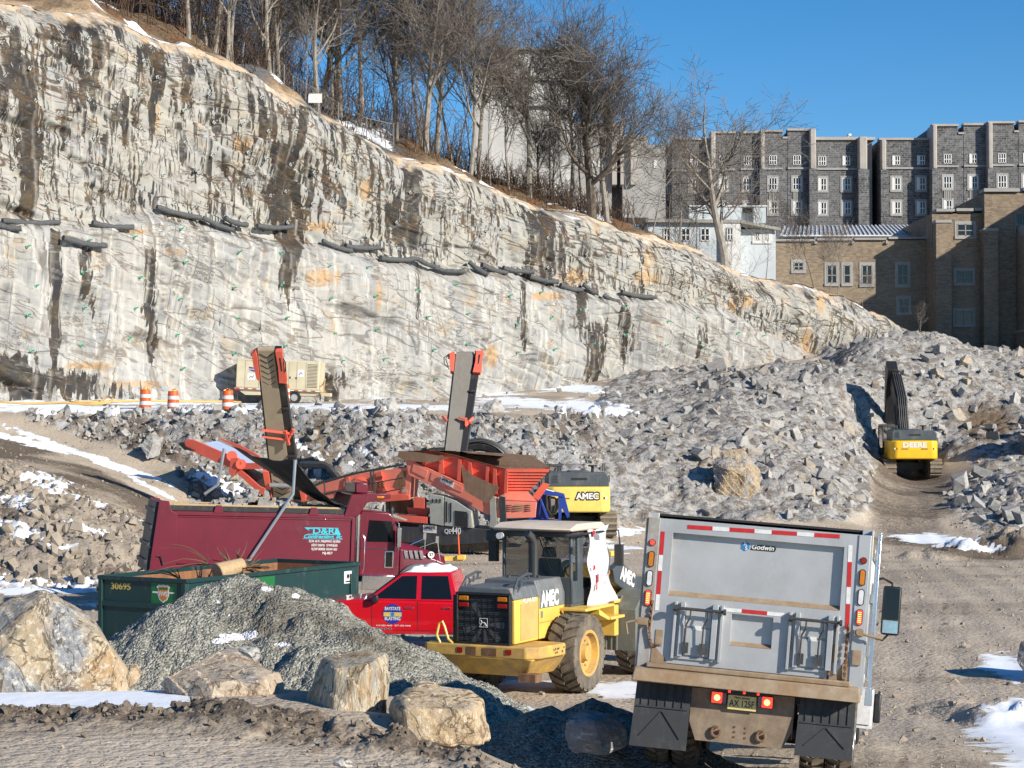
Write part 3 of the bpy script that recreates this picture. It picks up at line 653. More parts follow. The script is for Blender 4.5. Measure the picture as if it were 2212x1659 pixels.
hme = np_mesh('hillside', np.stack([Xh.ravel(), Yh.ravel(), Zh.ravel()], 1), grid_faces(*Xh.shape), dict(snow=np.clip(hs * 3 - .25, 0, 1).ravel(), rk=soft(hrock).ravel(), w=W2.ravel()))
def hill_z(t, w_):
    i = int(np.clip(np.searchsorted(wv, w_), 1, len(wv) - 1)); j = int(np.clip(np.searchsorted(t2, t), 1, len(t2) - 1))
    return Vector((Xh[i, j], Yh[i, j], Zh[i, j]))
def hill_mat():
    s = NT('hillside'); c = s.n('NewGeometry').outputs['Position']
    a = s.noise(c, .6, 5, .7); b = s.noise(c, 4, 5, .7)
    col = s.ramp(b, [(.3, (.05, .035, .025)), (.5, (.14, .10, .065)), (.65, (.22, .15, .09)), (.75, (.30, .25, .19))])
    col = s.mix(s.mr(a, .5, .62, 0, .8), col, (.20, .085, .035, 1))
    rk = s.ramp(s.noise(s.coord(src=c, scale=(1, 1, 5)), 2, 5, .7), [(.3, (.07, .07, .072)), (.7, (.19, .19, .195))])
    near_ = s.mr(s.attr('w'), .3, 1.8, 1, 0)
    col = s.mix(s.math('MULTIPLY', near_, s.mr(a, .4, .55, .2, .9)), col, (.52, .38, .25, 1))
    col = s.mix(s.attr('rk'), col, rk)
    sn = s.math('ADD', s.attr('snow'), s.math('MULTIPLY', s.math('SUBTRACT', b, .5), 1.6))
    col = s.mix(s.mr(sn, .42, .5), col, (.84, .87, .92, 1))
    s.out(col, .95, 0, .2); s.bump(b, 1, .15); return s.m
ho = link_mesh('hillside', hme, hill_mat(), None, 180); tag(ho, kind='structure')
# ================= MATERIALS =================
M = {}
M['alu'] = paint('alu_paint', (.47, .48, .49), .42, .25, .22, (.30, .26, .21), 1.6)
M['alu_br'] = paint('alu_bright', (.72, .73, .74), .25, .85, .12, (.35, .32, .28), 1.6)
M['alu_dirty'] = paint('alu_dirty', (.42, .42, .41), .5, .2, .75, (.24, .17, .11), 3.0)
M['rustdirt'] = paint('rust_dirt', (.26, .17, .095), .9, 0, .8, (.36, .29, .21), 5)
M['rust'] = paint('rust', (.16, .075, .035), .9, 0, .6, (.30, .20, .12), 5)
M['rubber'] = paint('rubber', (.022, .022, .023), .8, 0, .35, (.12, .105, .085), 3)
M['flap'] = paint('flap_rubber', (.035, .038, .042), .7, 0, .45, (.12, .12, .12), 3)
M['tyredirt'] = paint('tyre_dirty', (.085, .072, .058), .92, 0, .8, (.25, .205, .15), 4)
M['black'] = paint('black_paint', (.02, .02, .022), .45, 0, .3, (.13, .115, .095), 2)
M['dark'] = paint('dark_steel', (.045, .047, .05), .55, .0, .4, (.16, .14, .11), 2)
M['red_t'] = flat('tape_red', (.55, .025, .025), .35)
M['white_t'] = flat('tape_white', (.78, .78, .78), .35)
M['yellow'] = paint('machine_yellow', (.84, .55, .11), .42, 0, .22, (.42, .33, .2), 1.5)
M['yellow_d'] = paint('machine_yellow_dirty', (.70, .42, .08), .6, 0, .75, (.33, .23, .13), 3)
M['yel2'] = paint('excavator_yellow', (.86, .52, .02), .35, 0, .1, (.5, .36, .15), 1.5)
M['yel3'] = paint('old_excavator_yellow', (.80, .60, .13), .5, 0, .2, (.5, .38, .2), 1.5)
M['dgrey'] = paint('charcoal_paint', (.07, .085, .10), .4, 0, .35, (.2, .19, .18), 1.2)
M['dgrey2'] = paint('charcoal_dusty', (.13, .145, .155), .5, 0, .5, (.30, .29, .27), 1.2)
M['maroon'] = paint('maroon_paint', (.14, .007, .022), .3, 0.0, .05, (.25, .12, .12), 1.2, .05, coat=.25)
M['maroon2'] = paint('maroon_body', (.15, .010, .026), .38, 0.0, .10, (.27, .15, .15), 1.0, .1, coat=.25)
M['chrome'] = flat('chrome', (.85, .85, .87), .12, 1.0)
M['redcar'] = paint('red_car_paint', (.60, .004, .012), .25, 0, .06, (.35, .12, .10), 1.2, .03, coat=.8)
M['green'] = paint('dumpster_green', (.008, .040, .040), .5, 0, .25, (.14, .20, .18), 1.6)
M['orange'] = paint('screener_orange', (.76, .13, .08), .5, 0, .25, (.55, .26, .17), 1.2)
M['orange2'] = paint('screener_orange_faded', (.76, .22, .15), .6, 0, .35, (.55, .36, .26), 1.6)
M['blue'] = paint('blue_paint', (.015, .05, .30), .4, 0, .2, (.2, .2, .25), 1.5)
M['palegrey'] = paint('pale_grey_paint', (.42, .42, .37), .55, 0, .4, (.25, .2, .14), 1.6)
M['beige'] = paint('beige_paint', (.60, .53, .37), .5, 0, .12, (.4, .34, .25), 1)
M['belt'] = paint('belt_dusty', (.34, .28, .20), .9, 0, .4, (.28, .235, .175), 1.5)
M['beltg'] = paint('belt_grey', (.21, .195, .17), .85, 0, .4, (.30, .27, .23), .8)
M['rustplate'] = paint('rust_plate', (.22, .13, .08), .85, 0, .6, (.34, .24, .16), 2.5)
M['binrust'] = paint('bin_inner_rust', (.30, .13, .055), .9, 0, .55, (.05, .05, .055), 1.5)
M['wood'] = flat('wood_plank', (.50, .36, .20), .8)
M['plastic'] = flat('white_plastic_sheet', (.74, .75, .78), .3)
M['white'] = flat('white_marking', (.80, .80, .78), .5)
M['cyan'] = flat('cyan_marking', (.02, .55, .68), .5)
M['lblue'] = flat('blue_marking', (.02, .22, .55), .5)
M['dblue'] = flat('dark_blue_marking', (.02, .03, .30), .5)
M['gold'] = flat('gold_marking', (.65, .50, .12), .5)
M['plate'] = flat('plate_yellow', (.80, .68, .28), .4)
M['ink'] = flat('black_marking', (.015, .015, .015), .5)
M['sgreen'] = flat('sign_green', (.01, .16, .04), .5)
M['sorange'] = flat('sign_orange', (.62, .22, .03), .5)
M['tarp'] = flat('black_mesh_tarp', (.022, .022, .025), .6)
M['hose'] = flat('yellow_hose', (.66, .42, .14), .6)
M['barrel_o'] = flat('barrel_orange', (.82, .13, .02), .45)
M['amber'] = flat('amber_lens', (.62, .20, .01), .2)
M['redlens'] = flat('red_lens', (.35, .01, .01), .2)
M['clear'] = flat('clear_lens', (.72, .72, .74), .15)
M['lit'] = flat('red_lamp_lit', (.8, .02, .01), .3, 0, (1, .035, .02), 2.2)
M['lit2'] = flat('red_lamp_core', (.9, .1, .02), .3, 0, (1, .22, .06), 7)
M['galv'] = paint('galvanised', (.48, .49, .50), .4, .7, .15, (.3, .28, .25), 2)
def glass_mat(name, tint, a):
    s = NT(name); s.out(tint, .03, 0, .5); s.b.inputs['Alpha'].default_value = a
    return s.m
M['glass'] = glass_mat('window_glass', (.03, .045, .05), .32)
M['dglass'] = glass_mat('tinted_glass', (.008, .01, .012), .93)
def grille_mat():
    s = NT('grille_mesh'); c = s.coord('Object', (1, 1, 1)); w_ = s.n('TexWave', wave_type='BANDS', bands_direction='Z'); s.l(c, w_.inputs[0]); w_.inputs['Scale'].default_value = 9
    s.out(s.ramp(w_.outputs['Fac'], [(.3, (.012, .012, .012)), (.6, (.075, .08, .085))]), .55); s.bump(w_.outputs['Fac'], .6, .02); return s.m
M['bluebelt'] = flat('frosty_blue_belt', (.42, .52, .72), .6)
M['grille'] = grille_mat()

# ================= GENERIC PARTS =================
def wheel(parent, c, rad, wid, rimr, rim_mat, tyre_mat='tyredirt', lugs=0, name='wheel', n=48, side=1, deep=.12, chev=True):
    """axis along local x, side=+1: outer face towards +x"""
    h = wid / 2
    mb = MB()
    prof = [(-h * .8, rimr), (-h, rimr * 1.15), (-h, rad * .9), (-h * .82, rad * .975), (-h * .3, rad), (h * .3, rad), (h * .82, rad * .975), (h, rad * .9), (h, rimr * 1.15), (h * .8, rimr)]
    if lugs: prof = [(t, r if r < rad * .93 else r - .045) for t, r in prof]
    mb.lathe(prof, c, 0, n)
    if lugs:
        for i in range(lugs):
            a = 2 * math.pi * i / lugs; da = 2 * math.pi / lugs
            for sd in (-1, 1):
                a0 = a + (0.5 * da if sd > 0 else 0)
                pts = []
                for rr in (rad - .06, rad + .0):
                    for (u_, v_) in ((.04, .50), (.04, 1.16), (.55, .80), (1.0, .46), (1.0, -.28), (.55, .06)):
                        aa = a0 + v_ * da * (1 if chev else .6); x = c[0] + sd * h * u_
                        r2 = rr - (.03 if u_ > .9 else 0)
                        pts.append((x, c[1] + r2 * math.cos(aa), c[2] + r2 * math.sin(aa)))
                mb.add(pts, [(5, 4, 3, 2, 1, 0), (6, 7, 8, 9, 10, 11)] + [(k, (k + 1) % 6, (k + 1) % 6 + 6, k + 6) for k in range(6)])
    t = mb.build(name, M[tyre_mat], parent, smooth=35)
    o = side * h
    r = MB().lathe([(o * .85, rimr * 1.18), (o * 1.0, rimr * 1.12), (o * .98, rimr * .98), (o * .55, rimr * .9), (o * .45, rimr * .45), (o * .9, rimr * .36), (o * .95, rimr * .1), (o * .95, 0.001)], c, 0, 32)
    for k in range(10):
        a = k * math.pi / 5; r.cyl((c[0] + o * .45, c[1] + rimr * .62 * math.cos(a), c[2] + rimr * .62 * math.sin(a)), (c[0] + o * .62, c[1] + rimr * .62 * math.cos(a), c[2] + rimr * .62 * math.sin(a)), rimr * .05, n=6)
    r.build('rim', M[rim_mat], t, smooth=40)
    return t
def panel_frame(mb, x0, x1, z0, z1, y, wd, dp):
    mb.box(x0, x1, y, y - dp, z1 - wd, z1).box(x0, x1, y, y - dp, z0, z0 + wd).box(x0, x0 + wd, y, y - dp, z0 + wd, z1 - wd).box(x1 - wd, x1, y, y - dp, z0 + wd, z1 - wd)
def ico(sub):
    bm = bmesh.new(); bmesh.ops.create_icosphere(bm, subdivisions=sub, radius=1)
    v = np.array([x.co[:] for x in bm.verts]); f = np.array([[q.index for q in p.verts] for p in bm.faces]); bm.free(); return v, f
ICO = {k: ico(k) for k in (1, 2, 3, 5, 6)}
def rock_hull(seed, n=11, dims=(1, 1, 1)):
    r = np.random.RandomState(seed); c8 = np.array([[i, j, k] for i in (-1, 1) for j in (-1, 1) for k in (-1, 1)], float); ex = r.uniform(-.9, .9, (max(0, n - 8), 3)); p = np.vstack([c8 * r.uniform(.45, 1.0, (8, 3)), ex]) * np.array([1, r.uniform(.6, .95), r.uniform(.4, .8)]) * np.array(dims); p = p @ np.array([[1, r.uniform(-.3, .3), 0], [0, 1, r.uniform(-.3, .3)], [r.uniform(-.3, .3), 0, 1]])
    bm = bmesh.new(); [bm.verts.new(q) for q in p]; bmesh.ops.convex_hull(bm, input=bm.verts[:])
    bmesh.ops.delete(bm, geom=[v for v in bm.verts if not v.link_faces], context='VERTS'); bmesh.ops.triangulate(bm, faces=bm.faces[:]); bm.verts.index_update()
    v = np.array([x.co[:] for x in bm.verts]); f = np.array([[q.index for q in t.verts] for t in bm.faces]); bm.free(); return v, f
def rock_np(seed, sub=2, planes=9, dims=(1, 1, 1), cut=(.45, .85)):
    r = np.random.RandomState(seed); v = ICO[sub][0].copy() * 1.15
    for _ in range(planes):
        n = r.normal(size=3); n /= np.linalg.norm(n); c = r.uniform(*cut)
        d = v @ n - c; v -= np.maximum(d, 0)[:, None] * n
    return v * np.array(dims), ICO[sub][1]
def snow_mat():
    s = NT('snow'); c = s.coord('Object'); s.out((.85, .88, .92), .8, 0, .3); s.bump(s.noise(c, 8, 4, .6), .4, .03); return s.m
M['snow'] = snow_mat()
# ================= SILVER DUMP TRUCK =================
def silver_truck():
    X0 = GX(1622, 22.0) - .14
    t = empty('dump_truck', (X0, 22.0, 1.40), (R(-4.5), R(4.3), R(-11.0)), 'silver dump truck seen from behind with lit brake lights and mud flaps, driving away', 'dump truck')
    t.scale = (1.02, 1, 1)
    k = .001876; a = R(4.3)
    def q(x, y):
        dx, dy = x - 895, y - 190
        return (dx * math.cos(a) + dy * math.sin(a)) * k, 2.85 - (-dx * math.sin(a) + dy * math.cos(a)) * k
    Wd = 1.19
    zb, zt = 1.24, 2.86
    # dump box: hollow, behind the tailgate
    b = MB(); b.box(-Wd, Wd, .10, 5.2, 1.12, 1.22)
    for s in (-1, 1):
        b.box(s * Wd, s * (Wd - .05), .10, 5.2, 1.22, 2.78)
        b.box(s * (Wd + .03), s * (Wd - .08), .10, 5.2, 2.78, 2.90)
        b.box(s * (Wd + .055), s * Wd, .12, 5.2, 1.22, 1.32)
        for yy in (.9, 1.7, 2.5, 3.3, 4.1, 4.9): b.box(s * (Wd + .045), s * Wd, yy, yy + .09, 1.32, 2.78)
    b.box(-Wd + .05, Wd - .05, 5.1, 5.2, 1.22, 2.9).box(-Wd, Wd, 5.2, 5.9, 2.88, 2.94)
    b.build('dump_box', M['alu'], t, .006)
    # box floor covering tarp (black, rolled over the top)
    MB().box(-Wd + .02, Wd - .02, .12, 5.1, 2.87, 2.895).build('tarp_cover', M['tarp'], t)
    # tailgate with recessed panels
    g = MB(); y0, y1 = .10, -.02     # y1 rear face
    yr = .055                        # recessed face
    ux0, ux1, uz0, uz1 = -.93, .93, 2.02, 2.69
    g.box(-1.08, 1.08, y0, y1, uz1, 2.84)
    g.box(-1.08, ux0, y0, y1, zb, uz1).box(ux1, 1.08, y0, y1, zb, uz1)
    g.box(ux0, ux1, y0, yr, uz0, uz1)
    lx0, lx1, lz0, lz1 = -.22, .23, 1.50, 1.85
    g.box(ux0, lx0, y0, y1, zb, uz0 - .03).box(lx1, ux1, y0, y1, zb, uz0 - .03)
    g.box(lx0, lx1, y0, y1, lz1, uz0 - .03).box(lx0, lx1, y0, y1, zb, lz0).box(lx0, lx1, y0, yr, lz0, lz1)
    g.hexa([(ux0, yr, uz0), (ux1, yr, uz0), (ux1, y0, uz0 - .03), (ux0, y0, uz0 - .03)], [(ux0, yr, uz0 + .002), (ux1, yr, uz0 + .002), (ux1, y0, uz0 + .002), (ux0, y0, uz0 + .002)])
    tg = g.build('tailgate', M['alu'], t, .004)
    MB().hexa([(ux0, y1 - .002, uz0 - .03), (ux1, y1 - .002, uz0 - .03), (ux1, yr, uz0 + .02), (ux0, yr, uz0 + .02)], [(ux0, y1 - .002, uz0 - .028), (ux1, y1 - .002, uz0 - .028), (ux1, yr, uz0 + .024), (ux0, yr, uz0 + .024)]).hexa([(lx0, y1 - .002, lz0 - .0), (lx1, y1 - .002, lz0), (lx1, yr, lz0 + .04), (lx0, yr, lz0 + .04)], [(lx0, y1 - .002, lz0 + .003), (lx1, y1 - .002, lz0 + .003), (lx1, yr, lz0 + .045), (lx0, yr, lz0 + .045)]).build('dirt_ledge', M['rustdirt'], tg)
    # chute assemblies
    for cx in (-.585, .66):
        c = MB(); x0, x1 = cx - .26, cx + .28; z0, z1 = 1.30, 1.93
        c.box(x0, x0 + .03, y1, y1 - .06, z0, z1).box(x1 - .03, x1, y1, y1 - .06, z0, z1).box(x0, x1, y1, y1 - .025, z0, z0 + .03)
        c.box(x0 + .07, x0 + .12, y1, y1 - .07, z0 + .03, z1).box(x1 - .12, x1 - .06, y1, y1 - .07, z0 + .03, z1)
        c.box(x0 + .13, x1 - .13, y1, y1 - .03, z0 + .05, z1 - .28).box(x0 + .13, x1 - .13, y1, y1 - .015, z1 - .26, z1 - .05)
        ch = c.build('chute_gate', M['alu'], tg, .003)
        rd = MB().cyl((x0 + .02, y1 - .12, z1 - .07), (x1 + .02, y1 - .12, z1 - .07), .018).cyl((x0, y1 - .12, z1 - .07), (x0 + .04, y1 - .12, z1 - .07), .038).cyl((x1, y1 - .12, z1 - .07), (x1 + .03, y1 - .12, z1 - .07), .035)
        for xx in (x0 + .18, x1 - .17):
            rd.tube([(xx + .01, y1 - .12, z1 - .07), (xx + .01, y1 - .14, z1 - .16), (xx - .03, y1 - .10, z1 - .24), (xx - .035, y1 - .09, z1 - .40), (xx - .03, y1 - .08, z1 - .52)], .010, 6)
            rd.box(xx - .065, xx + .005, y1 - .05, y1 - .09, z1 - .56, z1 - .44)
        rd.build('latch_rod', M['dark'], ch)
        MB().box(cx - .04, cx + .05, y1 - .018, y1 - .034, z1 - .30, z1 - .25).build('warning_sticker', M['white_t'], ch)
    # reflective tape
    def strip(x0, z0, x1, z1, pat, w_=.045):
        n = len(pat); L = math.hypot(x1 - x0, z1 - z0); dx, dz = (x1 - x0) / L, (z1 - z0) / L; s = 0; tot = sum(1.5 if c == 'R' else 1 for c in pat)
        for c in pat:
            e = s + L * (1.5 if c == 'R' else 1) / tot
            mb = MB()
            ax, az, bx_, bz = x0 + dx * s, z0 + dz * s, x0 + dx * e, z0 + dz * e; px_, pz_ = -dz * w_ / 2, dx * w_ / 2
            yy = y1 - .004
            mb.add([(ax - px_, yy, az - pz_), (bx_ - px_, yy, bz - pz_), (bx_ + px_, yy, bz + pz_), (ax + px_, yy, az + pz_)], [(0, 1, 2, 3)]); mb.build('red_tape' if c == 'R' else 'white_tape', M['red_t' if c == 'R' else 'white_t'], tg); s = e
    strip(*q(478, 203), *q(1357, 250), 'RWRWRWR'); strip(*q(334, 232), *q(302, 700), 'RWRW'); strip(*q(1418, 300), *q(1396, 790), 'WRWR'); strip(*q(695, 688), *q(1040, 714), 'WRW', .042)
    # maker's badge
    bx, bz = q(813, 312); yy = y1 + .07
    yy = yr - .004
    MB().prism([(bx + .05 * math.cos(R(60 * i + 30)) * .98, bz + .056 * math.sin(R(60 * i + 30))) for i in range(6)], 1, yy + .003, yy - .003).build('badge', M['lblue'], tg)
    text_obj('lettering', 'R', .055, TM(bx - .004, yy - .005, bz + .025), M['white'], tg, .001, .002)
    text_obj('lettering', 'S', .055, TM(bx + .010, yy - .005, bz - .024), M['white'], tg, .001, .002)
    ex, ez = q(912, 322)
    MB().prism([(ex - .13, ez - .032), (ex + .135, ez - .032), (ex + .15, ez + .005), (ex + .13, ez + .03), (ex - .10, ez + .03)], 1, yy + .003, yy - .002).build('badge', M['ink'], tg)
    text_obj('lettering', 'Godwin', .075, TM(ex, yy - .004, ez + .002), M['white'], tg, .001, .0015, shear=.25, fit=.24)
    # light posts
    for s in (-1, 1):
        p = MB(); p.box(s * 1.08, s * (1.21), .12, -.035, 1.10, 2.84).box(s * 1.21, s * 1.235, .12, -.02, 1.10, 2.9)
        po = p.build('light_post', M['alu'] if s > 0 else M['alu_dirty'], t, .004)
        for zz, kd, mt in ((2.56, 'r', 'redlens'), (2.375, 'o', 'amber'), (2.16, 'o', 'clear'), (1.94, 'o', 'lit')):
            hh = .032 if kd == 'r' else .085
            fr = MB().prism([(s * 1.145 + (.036 * math.cos(i * math.pi / 8)), zz + (hh - .03) * (1 if i % 16 < 8 else -1) + (.036 * math.sin(i * math.pi / 8))) for i in range(16)], 1, -.035, -.05).build('lamp_bezel', M['black'], po)
            le = MB().prism([(s * 1.145 + (.026 * math.cos(i * math.pi / 8)), zz + (hh - .03) * (1 if i % 16 < 8 else -1) + (.026 * math.sin(i * math.pi / 8))) for i in range(16)], 1, -.05, -.058).build('lens', M[mt if not (s < 0 and kd == 'r') else 'lit'], fr)
            if mt == 'lit':
                d = MB()
                for i in range(3):
                    for j in range(6): d.box(s * 1.145 - .017 + i * .013, s * 1.145 - .009 + i * .013, -.0585, -.060, zz - .058 + j * .021, zz - .048 + j * .021)
                d.build('lamp_bulbs', M['lit2'], le)
    # hinge bracket, latch arm and hanging chains
    h = MB().box(1.10, 1.20, -.02, -.12, 1.74, 1.80).tube([(1.16, -.10, 1.77), (1.28, -.11, 1.745), (1.40, -.08, 1.73)], .016).cyl((1.16, -.13, 1.78), (1.16, -.04, 1.78), .04).box(-1.24, -1.12, -.03, -.10, 1.64, 1.72).tube([(-1.18, -.08, 1.69), (-1.32, -.09, 1.66), (-1.36, -.09, 1.64)], .014).tube([(-1.36, -.09, 1.65), (-1.33, -.09, 1.52)], .010)
    h.box(1.20, 1.26, 0, .08, 2.62, 2.80).box(1.10, 1.19, -.036, -.06, 1.42, 1.58)
    h.build('latch_arm', M['rustdirt'], t)
    for pts in ([(1.035, -.06, 1.86), (1.03, -.07, 1.5), (1.03, -.06, 1.22), (1.04, -.05, 1.05)], [(-1.09, -.06, 1.92), (-1.10, -.07, 1.6), (-1.07, -.06, 1.42), (-.97, -.06, 1.44)], [(.87, -.06, 1.40), (.86, -.07, 1.25), (.85, -.06, 1.18)], [(.93, -.06, 1.86), (.87, -.05, 1.75)]):
        c = MB(); P0 = [Vector(p) for p in pts]; n = 0
        for i in range(len(P0) - 1):
            L = (P0[i + 1] - P0[i]).length; m = max(2, int(L / .034))
            for j in range(m):
                a_ = P0[i].lerp(P0[i + 1], j / m); b_ = P0[i].lerp(P0[i + 1], (j + 1.25) / m)
                if n % 2: c.bar(a_, b_, .034, .012)
                else: c.bar(a_, b_, .012, .030)
                n += 1
        c.build('chain', M['rust'], t)
    MB().prism([(-1.06, 1.235), (-1.06, 1.45), (-.92, 1.30), (-.88, 1.235)], 1, -.022, -.03).prism([(1.06, 1.235), (1.06, 1.50), (.93, 1.30), (.86, 1.235)], 1, -.022, -.03).box(.86, .96, -.022, -.03, 1.42, 1.62).box(-1.03, -.95, -.022, -.03, 1.42, 1.6).build('corner_plate', M['rustdirt'], tg)
    # bumper beam / spreader apron
    MB().hexa([(-1.24, -.20, 1.02), (1.22, -.20, 1.02), (1.22, .15, 1.05), (-1.24, .15, 1.05)], [(-1.22, -.12, 1.17), (1.20, -.12, 1.17), (1.20, .15, 1.22), (-1.22, .15, 1.22)]).box(-1.10, 1.10, -.03, -.12, 1.175, 1.235).build('apron_beam', M['rustdirt'], t, .015)
    # chassis
    c = MB()
    for s in (-1, 1): c.box(s * .42, s * .5, .15, 7.6, .72, 1.0)
    c.box(-.5, .5, .35, .6, .5, .9).cyl((-1.0, 1.35, .52), (1.0, 1.35, .52), .13).cyl((-1.0, 2.7, .52), (1.0, 2.7, .52), .13).cyl((0, 1.0, .6), (0, 3.2, .65), .22, n=16)
    c.box(-1.1, 1.1, .2, .3, .92, 1.03)
    c.build('chassis', M['black'], t)
    hp = MB().prism([(-.60, 1.0), (.52, 1.0), (.52, .62), (.42, .42), (-.52, .42), (-.60, .62)], 1, .10, .07)
    hpl = hp.build('hitch_plate', paint('hitch_plate', (.30, .235, .165), .85, 0, .8, (.16, .12, .085), 5), t, .004)
    hk = MB()
    for x in (-.30, .19):
        hk.tube([(x + .045 * math.cos(R(v)) , .04, .54 + .055 * math.sin(R(v))) for v in range(60, 400, 30)], .016, 6)
    for i in range(3):
        for x in (-.10, .02): hk.cyl((x, .071, .50 + i * .055), (x, .062, .50 + i * .055), .012, n=8)
    hk.build('tow_hook', M['rust'], hpl)
    for x in (-.29, .21):
        lb = MB().box(x - .085, x + .085, .07, .01, .85, .98).build('tail_light', M['black'], hpl, .012)
        MB().box(x - .078 + (.045 if x > 0 else 0), x + .078 - (.045 if x < 0 else 0), .01, 0, .857, .973).build('lens', M['lit'], lb, .006)
        MB().cyl((x + (.02 if x > 0 else -.02), .0, .915), (x + (.02 if x > 0 else -.02), -.004, .915), .033, n=16).build('bulb_glow', M['lit2'], lb)
        MB().box(x - .078 if x > 0 else x + .036, x - .036 if x > 0 else x + .078, .01, .002, .857, .973).build('reverse_lens', flat('smoked_lens', (.25, .16, .16), .3), lb)
    lp = MB().box(-.195, .115, .03, .022, .80, .96).build('licence_plate', M['plate'], hpl, .004)
    text_obj('lettering', 'AX 125F', .10, TM(-.04, .020, .868), M['ink'], lp, .001, .001, fit=.27)
    text_obj('lettering', 'New Jersey', .036, TM(-.04, .020, .935), M['ink'], lp, .001, .0006, fit=.17)
    mk = MB()
    for x in (-.18, -.03, .12): mk.box(x - .012, x + .012, .14, .12, 1.0, 1.02)
    # three small marker lamps under the beam
    mk = MB()
    for x in (-.18, -.02, .13): mk.box(x - .012, x + .012, -.02, -.03, .985, 1.008)
    mk.build('marker_lamp', M['lit'], t)
    MB().box(-.3, .25, -.018, .1, .98, 1.012).build('lamp_bar', M['black'], t)
    # mud flaps
    for s, x0, x1, z0 in ((-1, -1.20, -.60, .30), (1, .58, 1.17, .38)):
        f = MB().hexa([(x0 - .02, -.05, z0), (x1, -.05, z0), (x1, -.03, z0), (x0 - .02, -.03, z0)], [(x0, .06, 1.02), (x1, .06, 1.02), (x1, .08, 1.02), (x0, .08, 1.02)])
        def fy(z): return -.05 + (z - z0) / (1.02 - z0) * .11 - .008
        xm = (x0 + x1) / 2
        def rib(a_, b_): f.bar((a_[0], fy(a_[1]), a_[1]), (b_[0], fy(b_[1]), b_[1]), .008, .012, (0, 1, 0))
        zz = .74
        rib((x0 + .02, zz), (x1 - .02, zz)); rib((xm - .0, zz - .03), (x0 + .08, z0 + .12)); rib((xm, zz - .03), (x1 - .08, z0 + .12))
        for i in range(6): rib((x0 + .07 + i * .09, zz + .02), (x0 + .07 + i * .09, 1.0))
        f.build('mud_flap', M['flap'], t)
    # wheels: two rear tandem axles (dual tyres) and a front axle
    for yy in (1.35, 2.7):
        for s in (-1, 1):
            for xx in (.72, 1.03):
                wheel(t, (s * xx, yy, .52), .52, .27, .29, 'alu_br' if xx > 1 else 'dark', 'tyredirt', 30, side=s, chev=False)
    for s in (-1, 1): wheel(t, (s * 1.02, 7.1, .5), .5, .3, .28, 'chrome', 'rubber', 0, side=s)
    # trailing near tyres visible under the flaps
    for s in (-1, 1):
        MB().box(s * .60, s * 1.20, .72, 2.0, 1.0, 1.03).build('fender', M['black'], t)
    # right hand side: tarp arm, ladder rails, exhaust, side tank
    a_ = MB().bar((1.30, .25, 1.12), (1.30, .35, 2.86), .035, .08).bar((1.30, .35, 2.86), (1.30, 5.0, 2.95), .035, .06).box(1.26, 1.34, .15, .38, .98, 1.16)
    for yy in (1.6, 3.4): a_.bar((1.27, yy, 1.2), (1.27, yy + .02, 2.8), .03, .05)
    a_.build('tarp_arm', M['alu_br'], t, .004)
    sd = MB().box(1.24, 1.262, .5, 5.2, 2.1, 2.2).box(1.24, 1.262, .5, 5.2, 1.5, 1.6).bar((1.25, .4, 1.3), (1.25, 2.0, 2.3), .03, .06).box(1.24, 1.27, .5, 5.2, 2.6, 2.66)
    sd.build('side_rail', M['alu_br'], t)
    MB().box(1.10, 1.32, 3.5, 3.9, .55, 1.0).box(1.12, 1.35, 3.52, 3.6, .5, 1.0).build('side_box', M['white_t'], t)
    MB().box(1.35, 1.44, 4.0, 4.15, .55, .92).build('lamp_box', M['black'], t, .02)
    # cab
    cb = MB().prism([(5.9, .75), (7.6, .75), (7.6, 1.7), (7.35, 2.55), (7.2, 2.7), (6.0, 2.75), (5.9, 2.6)], 0, -1.02, 1.02).build('cab', M['alu'], t, .03)
    MB().prism([(7.62, .6), (8.7, .6), (8.8, 1.35), (7.62, 1.72)], 0, -.85, .85).build('hood', M['alu'], cb, .04)
    MB().cyl((1.14, 5.75, .9), (1.14, 5.75, 2.85), .075).build('exhaust_stack', M['chrome'], t)
    mr = MB().box(1.36, 1.62, 6.85, 6.97, 1.62, 2.32).build('side_mirror', M['black'], t, .04)
    MB().box(1.385, 1.595, 6.849, 6.844, 1.86, 2.29).build('mirror_glass', M['dglass'], mr, .0); MB().box(1.385, 1.595, 6.849, 6.842, 1.65, 1.83).build('mirror_glass', M['chrome'], mr)
    MB().tube([(1.05, 7.0, 2.35), (1.35, 6.95, 2.42), (1.48, 6.92, 2.36), (1.48, 6.92, 2.3)], .018, 6).tube([(1.05, 7.0, 1.6), (1.40, 6.95, 1.54), (1.48, 6.92, 1.64)], .018, 6).build('mirror_arm', M['black'], mr)
    mr2 = MB().box(-1.62, -1.36, 6.85, 6.97, 1.62, 2.32).build('side_mirror', M['black'], t, .04)
silver_truck()
